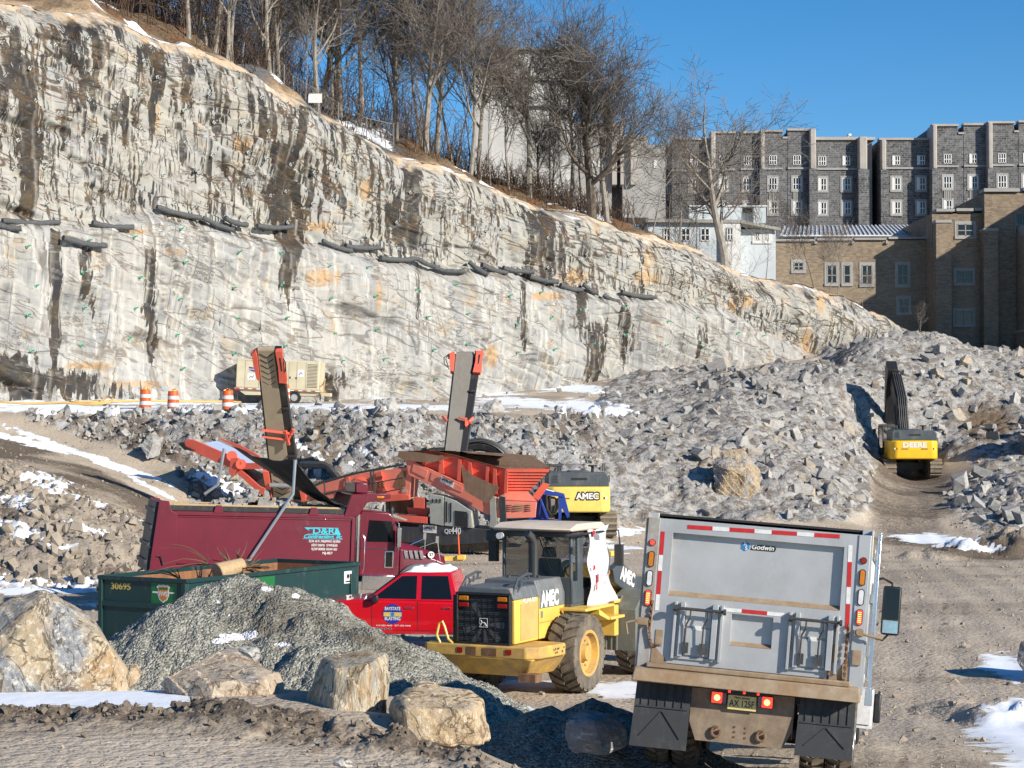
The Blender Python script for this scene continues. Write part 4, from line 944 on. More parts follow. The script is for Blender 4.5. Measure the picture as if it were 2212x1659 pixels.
# ================= WHEEL LOADER =================
M['bucketgrey'] = paint('bucket_greygreen', (.17, .18, .155), .6, .2, .5, (.30, .27, .21), 2)
def loader():
    t = empty('wheel_loader', (.36, 41.0, -.02), (0, 0, R(-27)), 'yellow and charcoal wheel loader with muddy tyres and white plastic sheet on its cab', 'wheel loader')
    # hood
    hd = MB()
    yb, yf = -2.02, .30
    hd.box(-.66, .66, yb + .06, yf, 1.12, 1.98)
    ho_ = hd.build('engine_hood', M['yellow'], t, .03)
    MB().prism([(-.66, 1.985), (.66, 1.985), (.56, 2.22), (-.56, 2.22)], 1, yb + .03, -.9).prism([(-.665, 1.72), (.665, 1.72), (.665, 1.985), (.56, 2.30), (-.56, 2.30), (-.665, 1.985)], 1, -.9, yf).build('hood_top', M['dgrey2'], ho_, .025)
    gr = MB().box(-.56, .56, yb, yb + .06, 1.13, 2.08).build('grille', M['grille'], ho_)
    fr = MB(); panel_frame(fr, -.60, .60, 1.10, 2.12, yb + .07, .045, .12); fr.box(-.70, -.61, yb + .02, yb + .2, 1.1, 2.05)
    fr.build('grille_frame', M['black'], ho_, .008)
    fan = MB()
    for i in range(9):
        a = 2 * math.pi * i / 9
        c, s = math.cos(a), math.sin(a)
        p0 = Vector((.10 * c, yb - .006, 1.50 + .10 * s)); u = Vector((c, 0, s)); v = Vector((-s, 0, c))
        if i in (5, 6, 7, 8, 0, 3): fan.add([p0 - v * .02, p0 + u * .36 - v * .08, p0 + u * .37 + v * .06, p0 + v * .02], [(0, 1, 2, 3)])
    fan.build('fan', paint('fan_grey', (.16, .165, .16), .6), gr)
    wires = MB()
    for i in range(34): wires.box(-.55, .55, yb - .012, yb - .009, 1.16 + i * .0275, 1.166 + i * .0275)
    for i in range(9): wires.box(-.52 + i * .13, -.512 + i * .13, yb - .014, yb - .009, 1.14, 2.08)
    wires.build('guard_wires', M['black'], gr)
    MB().box(-.12, .14, yb - .02, yb - .015, 1.42, 1.64).build('badge', M['ink'], gr, .006)
    # leaping deer emblem: white outlined shield with a stylised running shape
    e = MB(); panel_frame(e, -.08, .10, 1.44, 1.62, yb - .0205, .012, .003)
    e.tube([(-.055, yb - .024, 1.50), (-.02, yb - .024, 1.535), (.03, yb - .024, 1.53), (.06, yb - .024, 1.50), (.075, yb - .024, 1.465)], .011, 5).tube([(-.02, yb - .024, 1.535), (-.045, yb - .024, 1.575), (-.06, yb - .024, 1.565)], .008, 5).tube([(-.03, yb - .024, 1.52), (-.062, yb - .024, 1.475)], .006, 4).tube([(.04, yb - .024, 1.52), (.02, yb - .024, 1.47)], .006, 4)
    e.build('emblem', M['white'], gr)
    for x in (-.43, .43):
        for zz, m in ((2.0, 'amber'), (1.87, 'redlens')):
            MB().box(x - .11, x + .11, yb - .02, yb - .05, zz - .045, zz + .045).build('rear_lamp', M[m], ho_, .02)
    # hood rails
    for x in (-.60, .60):
        r = MB().tube([(x, yb + .08, 2.08), (x * .95, yb + .35, 2.38), (x * .95, yb + .75, 2.46), (x * .95, yb + .95, 2.44)], .028, 6).tube([(x, yb + .28, 2.12), (x * .95, yb + .6, 2.32), (x * .95, yb + .95, 2.33)], .02, 6)
        for k in range(4): r.tube([(x * .97, yb + .3 + k * .18, 2.16 + k * .05), (x * .95, yb + .3 + k * .18, 2.32 + k * .035)], .02, 5)
        r.build('hood_rail', M['dgrey'], ho_)
    # side door panel, lettering
    MB().box(.662, .675, -1.72, -.98, 1.18, 1.90).build('side_vent', paint('vent_tan', (.62, .40, .14), .7, 0, .3), ho_, .004)
    MB().box(.662, .668, -.9, .25, 1.45, 1.455).box(.662, .668, -.94, -.93, 1.12, 1.98).box(.662, .668, .22, .226, 1.12, 1.72).build('panel_gap', M['black'], ho_)
    text_obj('lettering', 'AMEC', .42, TM(.672, -.42, 1.90, 90), M['white'], ho_, .002, .022, fit=.82)
    text_obj('lettering', 'WL644-001', .13, TM(.668, -1.36, 1.98 - .04, 90), M['white'], ho_, .002, .002, fit=.62)
    MB().box(.662, .67, -.82, -.74, 1.55, 1.68).build('lock_plate', M['galv'], ho_)
    # exhaust
    MB().tube([(.12, -.05, 2.25), (.12, -.05, 3.0), (.10, -.12, 3.12), (.05, -.22, 3.20)], .085, 12).build('exhaust_stack', M['dark'], ho_)
    MB().cyl((-.30, -.35, 2.28), (-.30, -.35, 2.34), .05).cyl((.3, -.2, 2.28), (.3, -.2, 2.35), .04).build('cap', M['dark'], ho_)
    # counterweight / rear bumper
    cw = MB().prism([(-1.22, -2.15), (.98, -2.15), (1.20, -1.95), (1.30, -1.0), (1.18, -.9), (-1.18, -.9), (-1.30, -1.0), (-1.30, -2.08)], 2, .86, 1.10)
    cw.hexa([(-.8, -1.75, .48), (.8, -1.75, .48), (.9, -.6, .48), (-.9, -.6, .48)], [(-1.22, -2.10, .86), (1.10, -2.10, .86), (1.25, -.9, .86), (-1.25, -.9, .86)])
    cwo = cw.build('counterweight', M['yellow_d'], t, .03)
    for bx_ in ((.75, 1.12, -2.0, -1.7, .40, .56), (-.30, -.10, -2.153, -2.16, .90, 1.06), (.05, .35, -2.153, -2.16, .90, 1.05)): MB().box(*bx_).build('tow_recess', M['rust'], cwo)
    MB().box(-.52, -.40, -2.155, -2.162, .94, 1.04).box(.55, .68, -2.155, -2.162, .94, 1.04).build('reflector', M['redlens'], cwo)
    hl = MB()
    for i in range(6): hl.cyl((1.292, -1.45 + i * .07 - (0.0 if i < 3 else -.1), 1.02 - (i % 2) * .07), (1.285 + .014, -1.45 + i * .07 + (0.0 if i < 3 else .1), 1.02 - (i % 2) * .07), .022, n=8)
    hl.build('lightening_hole', M['dark'], cwo)
    MB().tube([(-.93, -2.1, 1.10), (-1.0, -2.12, 1.25), (-.95, -2.1, 1.48), (-.88, -2.1, 1.52), (-.83, -2.1, 1.42), (-.76, -2.08, 1.18), (-.66, -2.08, 1.10)], .025, 7).build('grab_handle', M['yellow'], cwo)
    # frame
    f = MB().box(-.45, .45, -1.6, 1.4, .55, 1.2).box(-.35, .35, 1.4, 2.6, .6, 1.1).cyl((-1.1, 0, .80), (1.1, 0, .80), .17).cyl((-1.1, 3.3, .80), (1.1, 3.3, .80), .17)
    f.build('rear_frame', M['yellow_d'], t, .02)
    pf = MB().box(.66, 1.25, .05, .75, 1.62, 1.68).box(.66, 1.20, .75, 1.6, 1.62, 1.67).prism([(.02, 1.62), (.10, 1.62), (.55, 1.2), (.45, 1.2)], 0, .7, .74).hexa([(.66, .75, 1.50), (1.24, .75, 1.50), (1.24, 1.25, 1.35), (.66, 1.25, 1.35)], [(.66, .75, 1.62), (1.24, .75, 1.62), (1.24, 1.25, 1.42), (.66, 1.25, 1.42)]).box(.66, 1.28, 1.25, 1.95, 1.36, 1.42)
    pf.build('platform', M['yellow'], t, .012)
    MB().box(.5, .9, .3, .8, 1.05, 1.45).cyl((.95, .45, 1.15), (.95, .45, 1.5), .12).build('fuel_tank', M['dark'], t, .05)
    # cab
    cb = empty('cab', (0, 0, 0)); cb.parent = t
    x0, x1, y0, y1, z0, z1 = -.80, .80, .32, 1.62, 1.68, 3.22
    pl = MB()
    pl.box(x0, x1, y0, y1, z0, 1.74).box(x0, x1, y0, y0 + .03, 1.74, 2.28)
    for (px_, py_, wx, wy) in ((x0, y0, .06, .08), (x1 - .06, y0, .06, .08), (x0, y1 - .08, .06, .08), (x1 - .06, y1 - .08, .06, .08)): pl.box(px_, px_ + wx, py_, py_ + wy, 1.74, z1)
    pl.box(x1 - .06, x1 + .01, .62, .88, 1.74, z1)
    pl.box(x0, x1, y0, y0 + .05, 3.10, z1).box(x0, x1, y1 - .05, y1, 3.10, z1).box(x1 - .05, x1, y0, y1, 3.10, z1).box(x0, x0 + .05, y0, y1, 3.10, z1).box(x0, x1, y1 - .06, y1, 1.74, 2.0)
    pl.box(x1 - .04, x1, y0, .9, 1.74, 2.2).box(x1 - .04, x1, .88, y1, 1.74, 2.02)
    pl.build('cab_frame', M['dgrey'], cb, .015)
    rf = MB().prism([(.05, 3.28), (.12, 3.23), (1.72, 3.23), (1.80, 3.29), (1.6, 3.38), (.4, 3.38)], 0, -.92, .92); rf.build('roof', paint('roof_tan', (.72, .60, .47), .55, 0, .2), cb, .04)
    MB().tube([(-.9, .02, 3.22), (.9, .02, 3.22)], .02, 6).tube([(.1, .03, 3.19), (.8, .03, 3.16), (.93, .3, 3.16), (.93, 1.7, 3.18)], .025, 6).build('roof_rail', M['black'], cb)
    MB().box(x0 + .06, x1 - .06, y0 + .012, y0 + .018, 2.28, 3.10).box(x1 - .02, x1 - .014, y0 + .08, .62, 2.2, 3.10).box(x1 - .02, x1 - .014, .88, y1 - .08, 2.02, 3.10).box(x0 + .014, x0 + .02, y0 + .08, y1 - .08, 2.0, 3.10).box(x0 + .06, x1 - .06, y1 - .03, y1 - .024, 2.0, 3.10).build('window_glass', M['glass'], cb)
    st_ = MB().box(-.26, .26, .95, 1.45, 2.0, 2.12).prism([(-.26, 2.1), (.26, 2.1), (.24, 2.62), (-.24, 2.62)], 1, .88, 1.02).prism([(-.17, 2.64), (.17, 2.64), (.13, 2.86), (-.13, 2.86)], 1, .88, .98).box(-.2, .2, 1.0, 1.4, 1.74, 2.0)
    st_.build('seat', flat('seat_cloth', (.16, .22, .21), .8), cb, .03)
    MB().tube([(.35 + .19 * math.cos(R(v)), 1.40 + .05 * math.sin(R(v)), 2.35 + .14 * math.sin(R(v))) for v in range(0, 361, 24)], .014, 5).tube([(.35, 1.45, 1.74), (.35, 1.41, 2.33)], .03, 6).box(.4, .7, 1.4, 1.55, 1.8, 2.2).build('steering_wheel', M['black'], cb)
    MB().tube([(.05, y0 - .02, 3.15), (.30, y0 - .02, 2.5), (.42, y0 - .02, 2.35)], .01, 4).tube([(.10, y0 - .02, 3.15), (.45, y0 - .02, 2.55)], .008, 4).build('wiper', M['black'], cb)
    for x in (-.72, .62): MB().cyl((x, .02, 3.12), (x, .12, 3.12), .07, n=14).build('work_lamp', M['clear'], cb)
    MB().prism([(.86 + .055 * (1 if i % 2 == 0 else .42) * math.sin(R(36 * i)) * 1.9 - .24, 1.98 + .055 * (1 if i % 2 == 0 else .42) * math.cos(R(36 * i)) * 1.9) for i in range(10)], 0, .0, .004).build('tmp', M['white'], cb)
    st = cb.children[-1]; st.name = 'star_marking'; st.data.transform(Matrix.Translation((.815, .15, .02)))
    # left mirror cluster
    MB().box(-1.22, -1.02, .5, .62, 2.55, 3.02).tube([(-.8, .4, 3.2), (-1.1, .5, 3.15), (-1.12, .55, 3.0)], .02, 6).build('mirror', M['black'], cb, .05)
    MB().box(-1.12, -.86, .2, .5, 3.0, 3.22).tube([(-1.15, .2, 3.3), (-.9, .1, 3.25)], .03, 6).build('lamp_cluster', M['dark'], cb, .02)
    MB().box(1.12, 1.30, 1.75, 1.85, 2.45, 2.9).tube([(.9, 1.7, 3.18), (1.2, 1.8, 3.2), (1.24, 1.8, 2.85)], .02, 6).build('mirror', M['black'], cb, .04)
    # plastic sheet taped over the door window
    V = []; nx, nz = 12, 18
    for j in range(nz):
        for i in range(nx):
            v = j / (nz - 1); u = i / (nx - 1)
            yy = .92 + u * (.95 + .2 * v) ; zz = 3.27 - v * 1.62 - .05 * math.sin(u * 5)
            V.append((.86 + .05 * math.sin(u * 9 + v * 4) + .05 * math.sin(v * 11 + u * 3) + .10 * v + .05 * u, yy - .25 * v * (1 - v), zz))
    me = np_mesh('plastic_sheet', np.array(V), grid_faces(nz, nx)); o = link_mesh('plastic_sheet', me, M['plastic'], cb, 180); md = o.modifiers.new('s', 'SOLIDIFY'); md.thickness = .008
    tp = MB()
    for yy, zz, a, b in ((1.0, 3.16, .13, .14), (1.02, 2.45, .10, .12), (1.2, 2.22, .07, .2), (1.14, 2.05, .06, .16), (1.62, 2.30, .08, .16), (1.55, 2.12, .05, .08)):
        tp.hexa([(.99, yy - a / 2, zz - b / 2), (1.0, yy - a / 2, zz - b / 2), (1.0, yy + a / 2, zz - b / 2 + .03), (.99, yy + a / 2, zz - b / 2 + .03)], [(.99, yy - a / 2 + .02, zz + b / 2), (1.0, yy - a / 2 + .02, zz + b / 2), (1.0, yy + a / 2, zz + b / 2 - .02), (.99, yy + a / 2, zz + b / 2 - .02)])
    tp.build('red_tape', M['red_t'], o)
    # front frame, lift arms, bucket
    ff = MB().prism([(2.35, .7), (4.0, .7), (4.1, 1.4), (3.4, 2.35), (2.75, 2.35), (2.35, 1.6)], 0, -.48, .48)
    ffo = ff.build('front_frame', M['yellow'], t, .03)
    MB().box(.55, .72, 2.0, 2.25, 1.5, 2.65).box(.60, .95, 2.0, 2.2, 2.62, 2.74).box(.62, .98, 2.1, 3.9, 1.62, 1.70).box(.50, 1.05, 1.95, 2.15, .95, 1.6).build('front_wheel_cover', M['yellow'], t, .02)
    fe = MB(); ang_ = [R(a) for a in range(10, 176, 15)]; pr = [(3.3 + .98 * math.cos(a), .88 + .98 * math.sin(a)) for a in ang_] + [(3.3 + .93 * math.cos(a), .88 + .93 * math.sin(a)) for a in ang_[::-1]]
    fe.prism(pr, 0, .68, 1.42).prism([(2.2, .62), (2.36, .62), (2.36, 1.5), (2.5, 1.75), (2.2, 1.5)], 0, .68, 1.42)
    for x in (.72, .84, .96): fe.prism([(2.16, .62), (2.2, .62), (2.24, 1.2), (2.5, 1.75), (2.45, 1.78), (2.18, 1.2)], 0, x, x + .04)
    fe.build('front_wheel_cover', M['bucketgrey'], t, .01)  # ribbed grey shell over the front wheel, stands in for the bucket
    MB().box(.70, .86, 1.95, 2.05, 2.42, 2.60).build('front_lamp', M['black'], t, .03); MB().box(.74, .90, 1.96, 2.05, 2.24, 2.34).build('turn_lamp', M['amber'], t, .02)
    for s in (-1, 1):
        la = MB().prism([(2.7, 2.3), (3.1, 2.45), (4.3, 1.95), (5.0, 1.2), (4.9, .95), (4.1, 1.5), (2.8, 2.0)], 0, s * .52, s * .68)
        lo = la.build('lift_arm', M['dgrey'], t, .02)
        if s > 0: text_obj('lettering', 'AMEC', .40, TM(.69, 3.45, 2.08, 90, 0, 18), M['white'], lo, .002, .02, fit=.8)
    MB().tube([(0, 3.0, 2.2), (0, 4.4, 1.9), (0, 4.9, 1.6)], .09, 8).build('tilt_linkage', M['dgrey'], t)
    bp = [(5.75, .78), (5.0, .72), (4.72, .95), (4.62, 1.35), (4.72, 1.75), (5.05, 1.98)]
    bk = MB()
    for i in range(len(bp) - 1):
        (ya, za), (yb_, zb_) = bp[i], bp[i + 1]
        bk.hexa([(-1.5, ya, za), (1.5, ya, za), (1.5, ya + .05, za + .03), (-1.5, ya + .05, za + .03)], [(-1.5, yb_, zb_), (1.5, yb_, zb_), (1.5, yb_ + .05, zb_ - .02), (-1.5, yb_ + .05, zb_ - .02)])
    for x in (-1.5, -.9, -.5, .5, .62, .74, 1.46): bk.prism([(y - .035, z) for y, z in bp] + [(y + .02, z) for y, z in bp[::-1]], 0, x, x + .035)
    bk.prism(bp, 0, -1.53, -1.5).prism(bp, 0, 1.5, 1.53)
    bk.build('bucket', paint('bucket_steel', (.17, .18, .155), .6, .3, .5, (.30, .27, .21), 2), t)
    for yy in (0, 3.3):
        for s in (-1, 1): wheel(t, (s * 1.06, yy, .80), .80, .60, .42, 'yellow_d', 'tyredirt', 22, side=s, n=56)
loader()
# ================= MAROON DUMP TRUCK =================
def maroon_truck():
    hd = 74.0
    sh, ch = math.sin(R(hd)), math.cos(R(hd))
    cx, cy = GX(338, 57.5), 57.5                      # near rear corner
    loc = (cx - 1.22 * ch, cy + 1.22 * sh, .20)
    t = empty('dump_truck', loc, (R(-2.0), 0, R(-hd)), 'maroon dump truck loaded with broken rock and a sagging black tarp, parked broadside', 'dump truck')
    L = 5.75; zt = 2.93; zb = 1.12
    b = MB(); W_ = 1.22
    b.box(-W_ + .05, W_ - .05, 0, L, zb, zb + .08)
    for s in (-1, 1):
        b.box(s * W_, s * (W_ - .05), .12, L, zb, zt - .16)
        b.box(s * (W_ + .05), s * (W_ - .06), -.02, L, zt - .28, zt - .16)
        b.box(s * (W_ + .02), s * W_, .2, L, zt - .34, zt - .285)
        b.box(s * (W_ + .06), s * W_, 0, L, zb, zb + .07).box(s * (W_ + .05), s * W_, 0, L, zb + .12, zb + .17)
        b.prism([(-.02, zt + .14), (.26, zt + .12), (.34, zt - .16), (.52, zt - .26), (.52, zb), (-.22, zb - .25), (-.22, zb + .1)], 0, s * (W_ + .062), s * W_)
        b.box(s * (W_ + .05), s * W_, L - .10, L, zb, zt - .28)
        for y in (1.55, 4.35): b.prism([(y, zt - .2), (y + .3, zt - .2), (y + .24, zt + .03), (y + .06, zt + .03)], 0, s * (W_ + .065), s * (W_ + .005))
    b.box(-W_ + .05, W_ - .05, L - .08, L, zb, zt + .05)
    bo = b.build('dump_box', M['maroon2'], t, .012)
    MB().box(-1.21, -1.13, .3, L - .1, zt - .15, zt + .0).box(1.13, 1.21, .3, L - .1, zt - .15, zt + .0).build('side_board', M['black'], bo, .006)
    MB().box(1.02, 1.12, .4, L - .2, zt - .16, zt + .05).box(-1.12, -1.04, .4, L - .2, zt - .16, zt + .04).build('timber_liner', M['wood'], bo)
    # cab shield
    sh_ = MB().prism([(L - .35, zt - .2), (L - .12, zt + .46), (L + 1.05, zt + .50), (L + 1.05, zt + .36), (L + .35, zt + .22), (L + .08, zt - .2)], 0, W_ + .062, W_ - .02).prism([(L - .35, zt - .2), (L - .12, zt + .46), (L + 1.05, zt + .50), (L + 1.05, zt + .36), (L + .35, zt + .22), (L + .08, zt - .2)], 0, -W_ + .02, -W_ - .062).box(-W_ + .02, W_ - .02, L + .0, L + 1.0, zt + .40, zt + .45)
    sho = sh_.build('cab_shield', M['maroon'], bo, .015)
    MB().box(W_ + .066, W_ + .085, L + .62, L + .85, zt + .36, zt + .42).build('marker_lamp', M['amber'], sho, .01)
    MB().box(-.9, .6, L + .1, L + .5, zt + .46, zt + .80).build('tarp_housing', M['maroon'], sho, .05)
    # tailgate
    tg = MB().hexa([(-1.15, -.34, zb - .1), (1.15, -.34, zb - .1), (1.15, -.22, zb - .1), (-1.15, -.22, zb - .1)], [(-1.15, -.08, zt + .1), (1.15, -.08, zt + .1), (1.15, .02, zt + .1), (-1.15, .02, zt + .1)])
    for i in range(4):
        zz = zb + .1 + i * .5; yy = -.34 + (zz - zb + .1) / (zt - zb + .2) * .26
        tg.box(-1.15, 1.15, yy - .06, yy + .02, zz, zz + .12)
    tg.build('tailgate', M['dark'], t, .01)
    MB().tube([(W_ + .07, -.05, 1.45), (W_ + .14, .1, 1.47), (W_ + .09, .15, 1.2)], .02, 6).tube([(W_ + .05, -.22, 1.7), (W_ + .05, -.36, 1.72), (W_ + .05, -.38, 1.55)], .02, 5).build('tailgate_latch', M['dark'], t)
    # lettering
    x_ = W_ + .004; yc = 4.80
    lg = MB()
    def seg(y0, z0, y1, z1): lg.box(x_, x_ + .004, y0, y1, z0, z1)
    zc = 2.27
    lg.prism([(yc - .56, zc + .10), (yc - .3, zc + .10), (yc - .3, zc + .06), (yc - .44, zc + .06), (yc - .40, zc + .0)], 0, x_, x_ + .004).prism([(yc + .54, zc - .10), (yc + .34, zc - .10), (yc + .38, zc + .08), (yc + .45, zc + .08)], 0, x_, x_ + .004).box(x_, x_ + .004, yc - .40, yc + .46, zc + .085, zc + .105).box(x_, x_ + .004, yc - .44, yc + .46, zc - .105, zc - .085)
    lg.build('lettering', M['cyan'], bo)
    text_obj('lettering', 'D&R', .25, TM(x_, yc + .02, zc, 90), M['cyan'], bo, .002, .004, fit=.66)
    text_obj('lettering', 'Contracting, llc.', .15, TM(x_, yc, zc - .16, 90), M['cyan'], bo, .002, .004, shear=.4, fit=1.15)
    MB().box(x_, x_ + .003, yc - .6, yc + .6, zc - .235, zc - .225).build('lettering', M['cyan'], bo)
    for i, s in enumerate(('322 Rt. 46 W., PARSIPPANY, NJ 07054', 'USDOT 2406763   GVWR 80,000', 'NJ DEP 0038528  DE-SW-1833', 'NJ-857')):
        text_obj('lettering', s, .10, TM(x_, yc + .06 + (.1 if i == 3 else 0), zc - .30 - i * .115, 90), M['white'], bo, .001, .0015, fit=(.94, .78, .76, .3)[i])
    # frame, cab, hood
    f = MB()
    for s in (-1, 1): f.box(s * .4, s * .5, .2, L + 2.9, .75, 1.02)
    f.cyl((-1, 1.5, .52), (1, 1.5, .52), .12).cyl((-1, 2.9, .52), (1, 2.9, .52), .12).cyl((-1, L + 2.0, .52), (1, L + 2.0, .52), .1)
    f.build('chassis', M['black'], t)
    c = MB().prism([(L + .16, .95), (L + 1.45, .95), (L + 1.45, 1.95), (L + 1.25, 2.72), (L + 1.1, 2.86), (L + .25, 2.90), (L + .16, 2.75)], 0, -1.0, 1.0)
    co_ = c.build('cab', M['maroon'], t, .05, seg=3)
    MB().prism([(L + .42, 1.98), (L + 1.30, 1.98), (L + 1.16, 2.60), (L + .48, 2.62)], 0, 1.0, 1.012).build('side_window', M['dglass'], co_)
    MB().hexa([(-.92, L + 1.46, 1.98), (.92, L + 1.46, 1.98), (.92, L + 1.46, 1.99), (-.92, L + 1.46, 1.99)], [(-.88, L + 1.29, 2.64), (.88, L + 1.29, 2.64), (.88, L + 1.27, 2.64), (-.88, L + 1.27, 2.64)]).build('windscreen', M['dglass'], co_)
    MB().prism([(L + 1.20, 2.74), (L + 1.62, 2.62), (L + 1.66, 2.66), (L + 1.20, 2.82)], 0, -.95, .95).build('sun_visor', M['chrome'], co_)
    MB().box(1.001, 1.006, L + .36, L + .365, 1.05, 2.75).box(1.001, 1.006, L + 1.36, L + 1.365, 1.05, 1.95).box(1.001, 1.012, L + .2, L + 1.45, 1.76, 1.785).build('door_gap', M['black'], co_)
    MB().box(1.0, 1.02, L + .98, L + 1.26, 1.2, 1.72).build('door_vent', M['chrome'], co_, .01); MB().box(1.021, 1.025, L + 1.02, L + 1.22, 1.24, 1.68).build('lower_window', M['dglass'], co_)
    for s in (-1, 1):
        MB().box(s * 1.16, s * 1.34, L + 1.28, L + 1.40, 1.85, 2.42).tube([(s * 1.0, L + 1.3, 2.6), (s * 1.25, L + 1.34, 2.55), (s * 1.25, L + 1.34, 2.38)], .018, 6).tube([(s * 1.0, L + 1.3, 1.72), (s * 1.25, L + 1.34, 1.76), (s * 1.25, L + 1.34, 1.9)], .018, 6).build('side_mirror', M['chrome'], co_, .03)
    ex = MB().cyl((1.10, L + .10, 1.0), (1.10, L + .10, 2.78), .10, n=16).tube([(1.10, L + .10, 2.7), (1.10, L + .10, 2.95), (1.10, L + .0, 3.05)], .07, 10); ex.build('exhaust_stack', M['chrome'], t)
    MB().tube([(1.12, L + .3, 1.05), (1.16, L + .33, 1.2), (1.16, L + .33, 2.1), (1.12, L + .26, 2.2)], .018, 6).build('grab_rail', M['chrome'], co_)
    h = MB(); n = 10
    secs = []
    for i in range(n + 1):
        v = i / n; y = L + 1.46 + v * 1.45
        wz = 1.98 - .30 * v - .12 * v * v; hw = .98 - .12 * v
        secs.append([(-hw, y, 1.0 + .0 * v), (-hw, y, wz - .22), (-hw * .82, y, wz), (hw * .82, y, wz), (hw, y, wz - .22), (hw, y, 1.0)])
    vs = [p for s_ in secs for p in s_]; fs = []
    for i in range(n):
        for j in range(5): fs.append((i * 6 + j, i * 6 + j + 1, (i + 1) * 6 + j + 1, (i + 1) * 6 + j))
    fs += [tuple(range(6)), tuple(range(n * 6, n * 6 + 6))]
    h.add(vs, fs); hoo = h.build('hood', M['maroon'], t, .02, smooth=40)
    for k in range(4): MB().prism([(L + 1.62 + k * .16, 1.50), (L + 1.72 + k * .16, 1.50), (L + 1.66 + k * .16, 1.74), (L + 1.56 + k * .16, 1.74)], 0, .97, 1.005).build('hood_vent', M['chrome'], hoo)
    MB().cyl((.92, L + 2.42, 1.62), (.985, L + 2.42, 1.62), .10, n=20).build('number_disc', M['white'], hoo)
    text_obj('lettering', '37', .13, TM(.992, L + 2.42, 1.62, 90), M['ink'], hoo, .002, .003)
    # wheel arch and front wheel
    wc = L + 2.05
    for s in (-1, 1):
        ar = MB(); pr = []
        for i in range(13):
            a = math.pi * i / 12; pr.append((wc + .74 * math.cos(a), .62 + .74 * math.sin(a)))
        for i in range(12, -1, -1):
            a = math.pi * i / 12; pr.append((wc + .60 * math.cos(a), .62 + .60 * math.sin(a)))
        ar.prism(pr, 0, s * .75, s * 1.14); ar.build('wheel_arch', paint('arch_grey', (.10, .10, .11), .6, 0, .3), t, .01)
        wheel(t, (s * .98, wc, .53), .53, .32, .30, 'alu', 'rubber', 0, side=s)
        for yy in (1.5, 2.9):
            wheel(t, (s * 1.02, yy, .53), .53, .28, .3, 'maroon', 'rubber', 0, side=s)
        wheel(t, (s * 1.05, 4.3, .48), .46, .28, .26, 'maroon', 'rubber', 0, side=s)
    MB().box(-1.05, 1.05, L + 2.85, L + 3.05, .5, .85).build('bumper', M['chrome'], t, .03)
    MB().box(.8, 1.12, L + .3, L + 1.3, .55, .98).box(.8, 1.16, L + .3, L + 1.3, .95, .99).build('fuel_step', M['chrome'], t, .03)
    for s, yy in ((1, L + 2.6), (-1, L + 2.7)):
        MB().tube([(s * .6, L + 1.9, 1.72), (s * 1.0, yy, 2.02)], .012, 5).tube([(s * 1.0, L + 2.7, 1.45), (s * 1.0, yy, 2.02)], .012, 5).box(s * .97, s * 1.06, yy - .05, yy + .02, 1.98, 2.18).build('fender_mirror', M['chrome'], hoo)
    # tarp arms and mesh tarp
    MB().tube([(W_ + .12, 2.55, 1.25), (W_ + .12, 3.85, 3.35), (W_ + .10, 3.88, 4.35)], .05, 8).tube([(-W_ - .12, 1.6, 3.2), (-W_ - .12, 2.0, 3.5), (-W_ - .12, 2.15, 4.6)], .05, 8).build('tarp_arm', M['galv'], t)
    nx, nz = 26, 10; V = []
    for i in range(nx):
        u = i / (nx - 1)
        for j in range(nz):
            v = j / (nz - 1)
            x = W_ + .05 - v * (2 * W_ + .1)
            y0_ = 3.88 - 1.5 * v * (1 - u) ** 1; y = y0_ + (L - .25 - y0_) * u
            zt_ = 4.35 + .35 * v
            z = zt_ + (zt + .12 - zt_) * (1 - (1 - u) ** 1.9) - .18 * math.sin(math.pi * v) * (1 - u) + .035 * math.sin(u * 23 + v * 9) * u + .03 * math.sin(v * 17 + u * 5)
            V.append((x, y, z))
    o = link_mesh('mesh_tarp', np_mesh('mesh_tarp', np.array(V), grid_faces(nx, nz)), M['tarp'], t, 180); m = o.modifiers.new('s', 'SOLIDIFY'); m.thickness = .015
    # rock load heaped in the box
    rs = np.random.RandomState(5); VV = []; FF = []; RR = []; nb = 0
    for i in range(150):
        v, f_ = rock_hull(int(rs.randint(1e6)), 12); s_ = rs.uniform(.10, .26); yy = rs.uniform(1.2, 5.2); xx = rs.uniform(-1.0, 1.0)
        hz = zt - .20 + .52 * math.exp(-((yy - 3.0) / 1.1) ** 2) * (1 - .4 * abs(xx)) + rs.uniform(-.08, .08)
        VV.append(v * s_ * rs.uniform(.7, 1.2, 3) + (xx, yy, hz)); FF.append(f_ + nb); nb += len(v); RR.append(np.full(len(v), rs.rand()))
    lm = np_mesh('rock_load', np.vstack(VV), np.vstack(FF), dict(rnd=np.concatenate(RR))); lm.shade_flat(); l = link_mesh('rock_load', lm, M['rub'], None, None)
    l.location = loc; l.rotation_euler = t.rotation_euler; tag(l, 'heap of broken grey-brown rock in the maroon dump truck bed', 'rock load', kind='stuff')
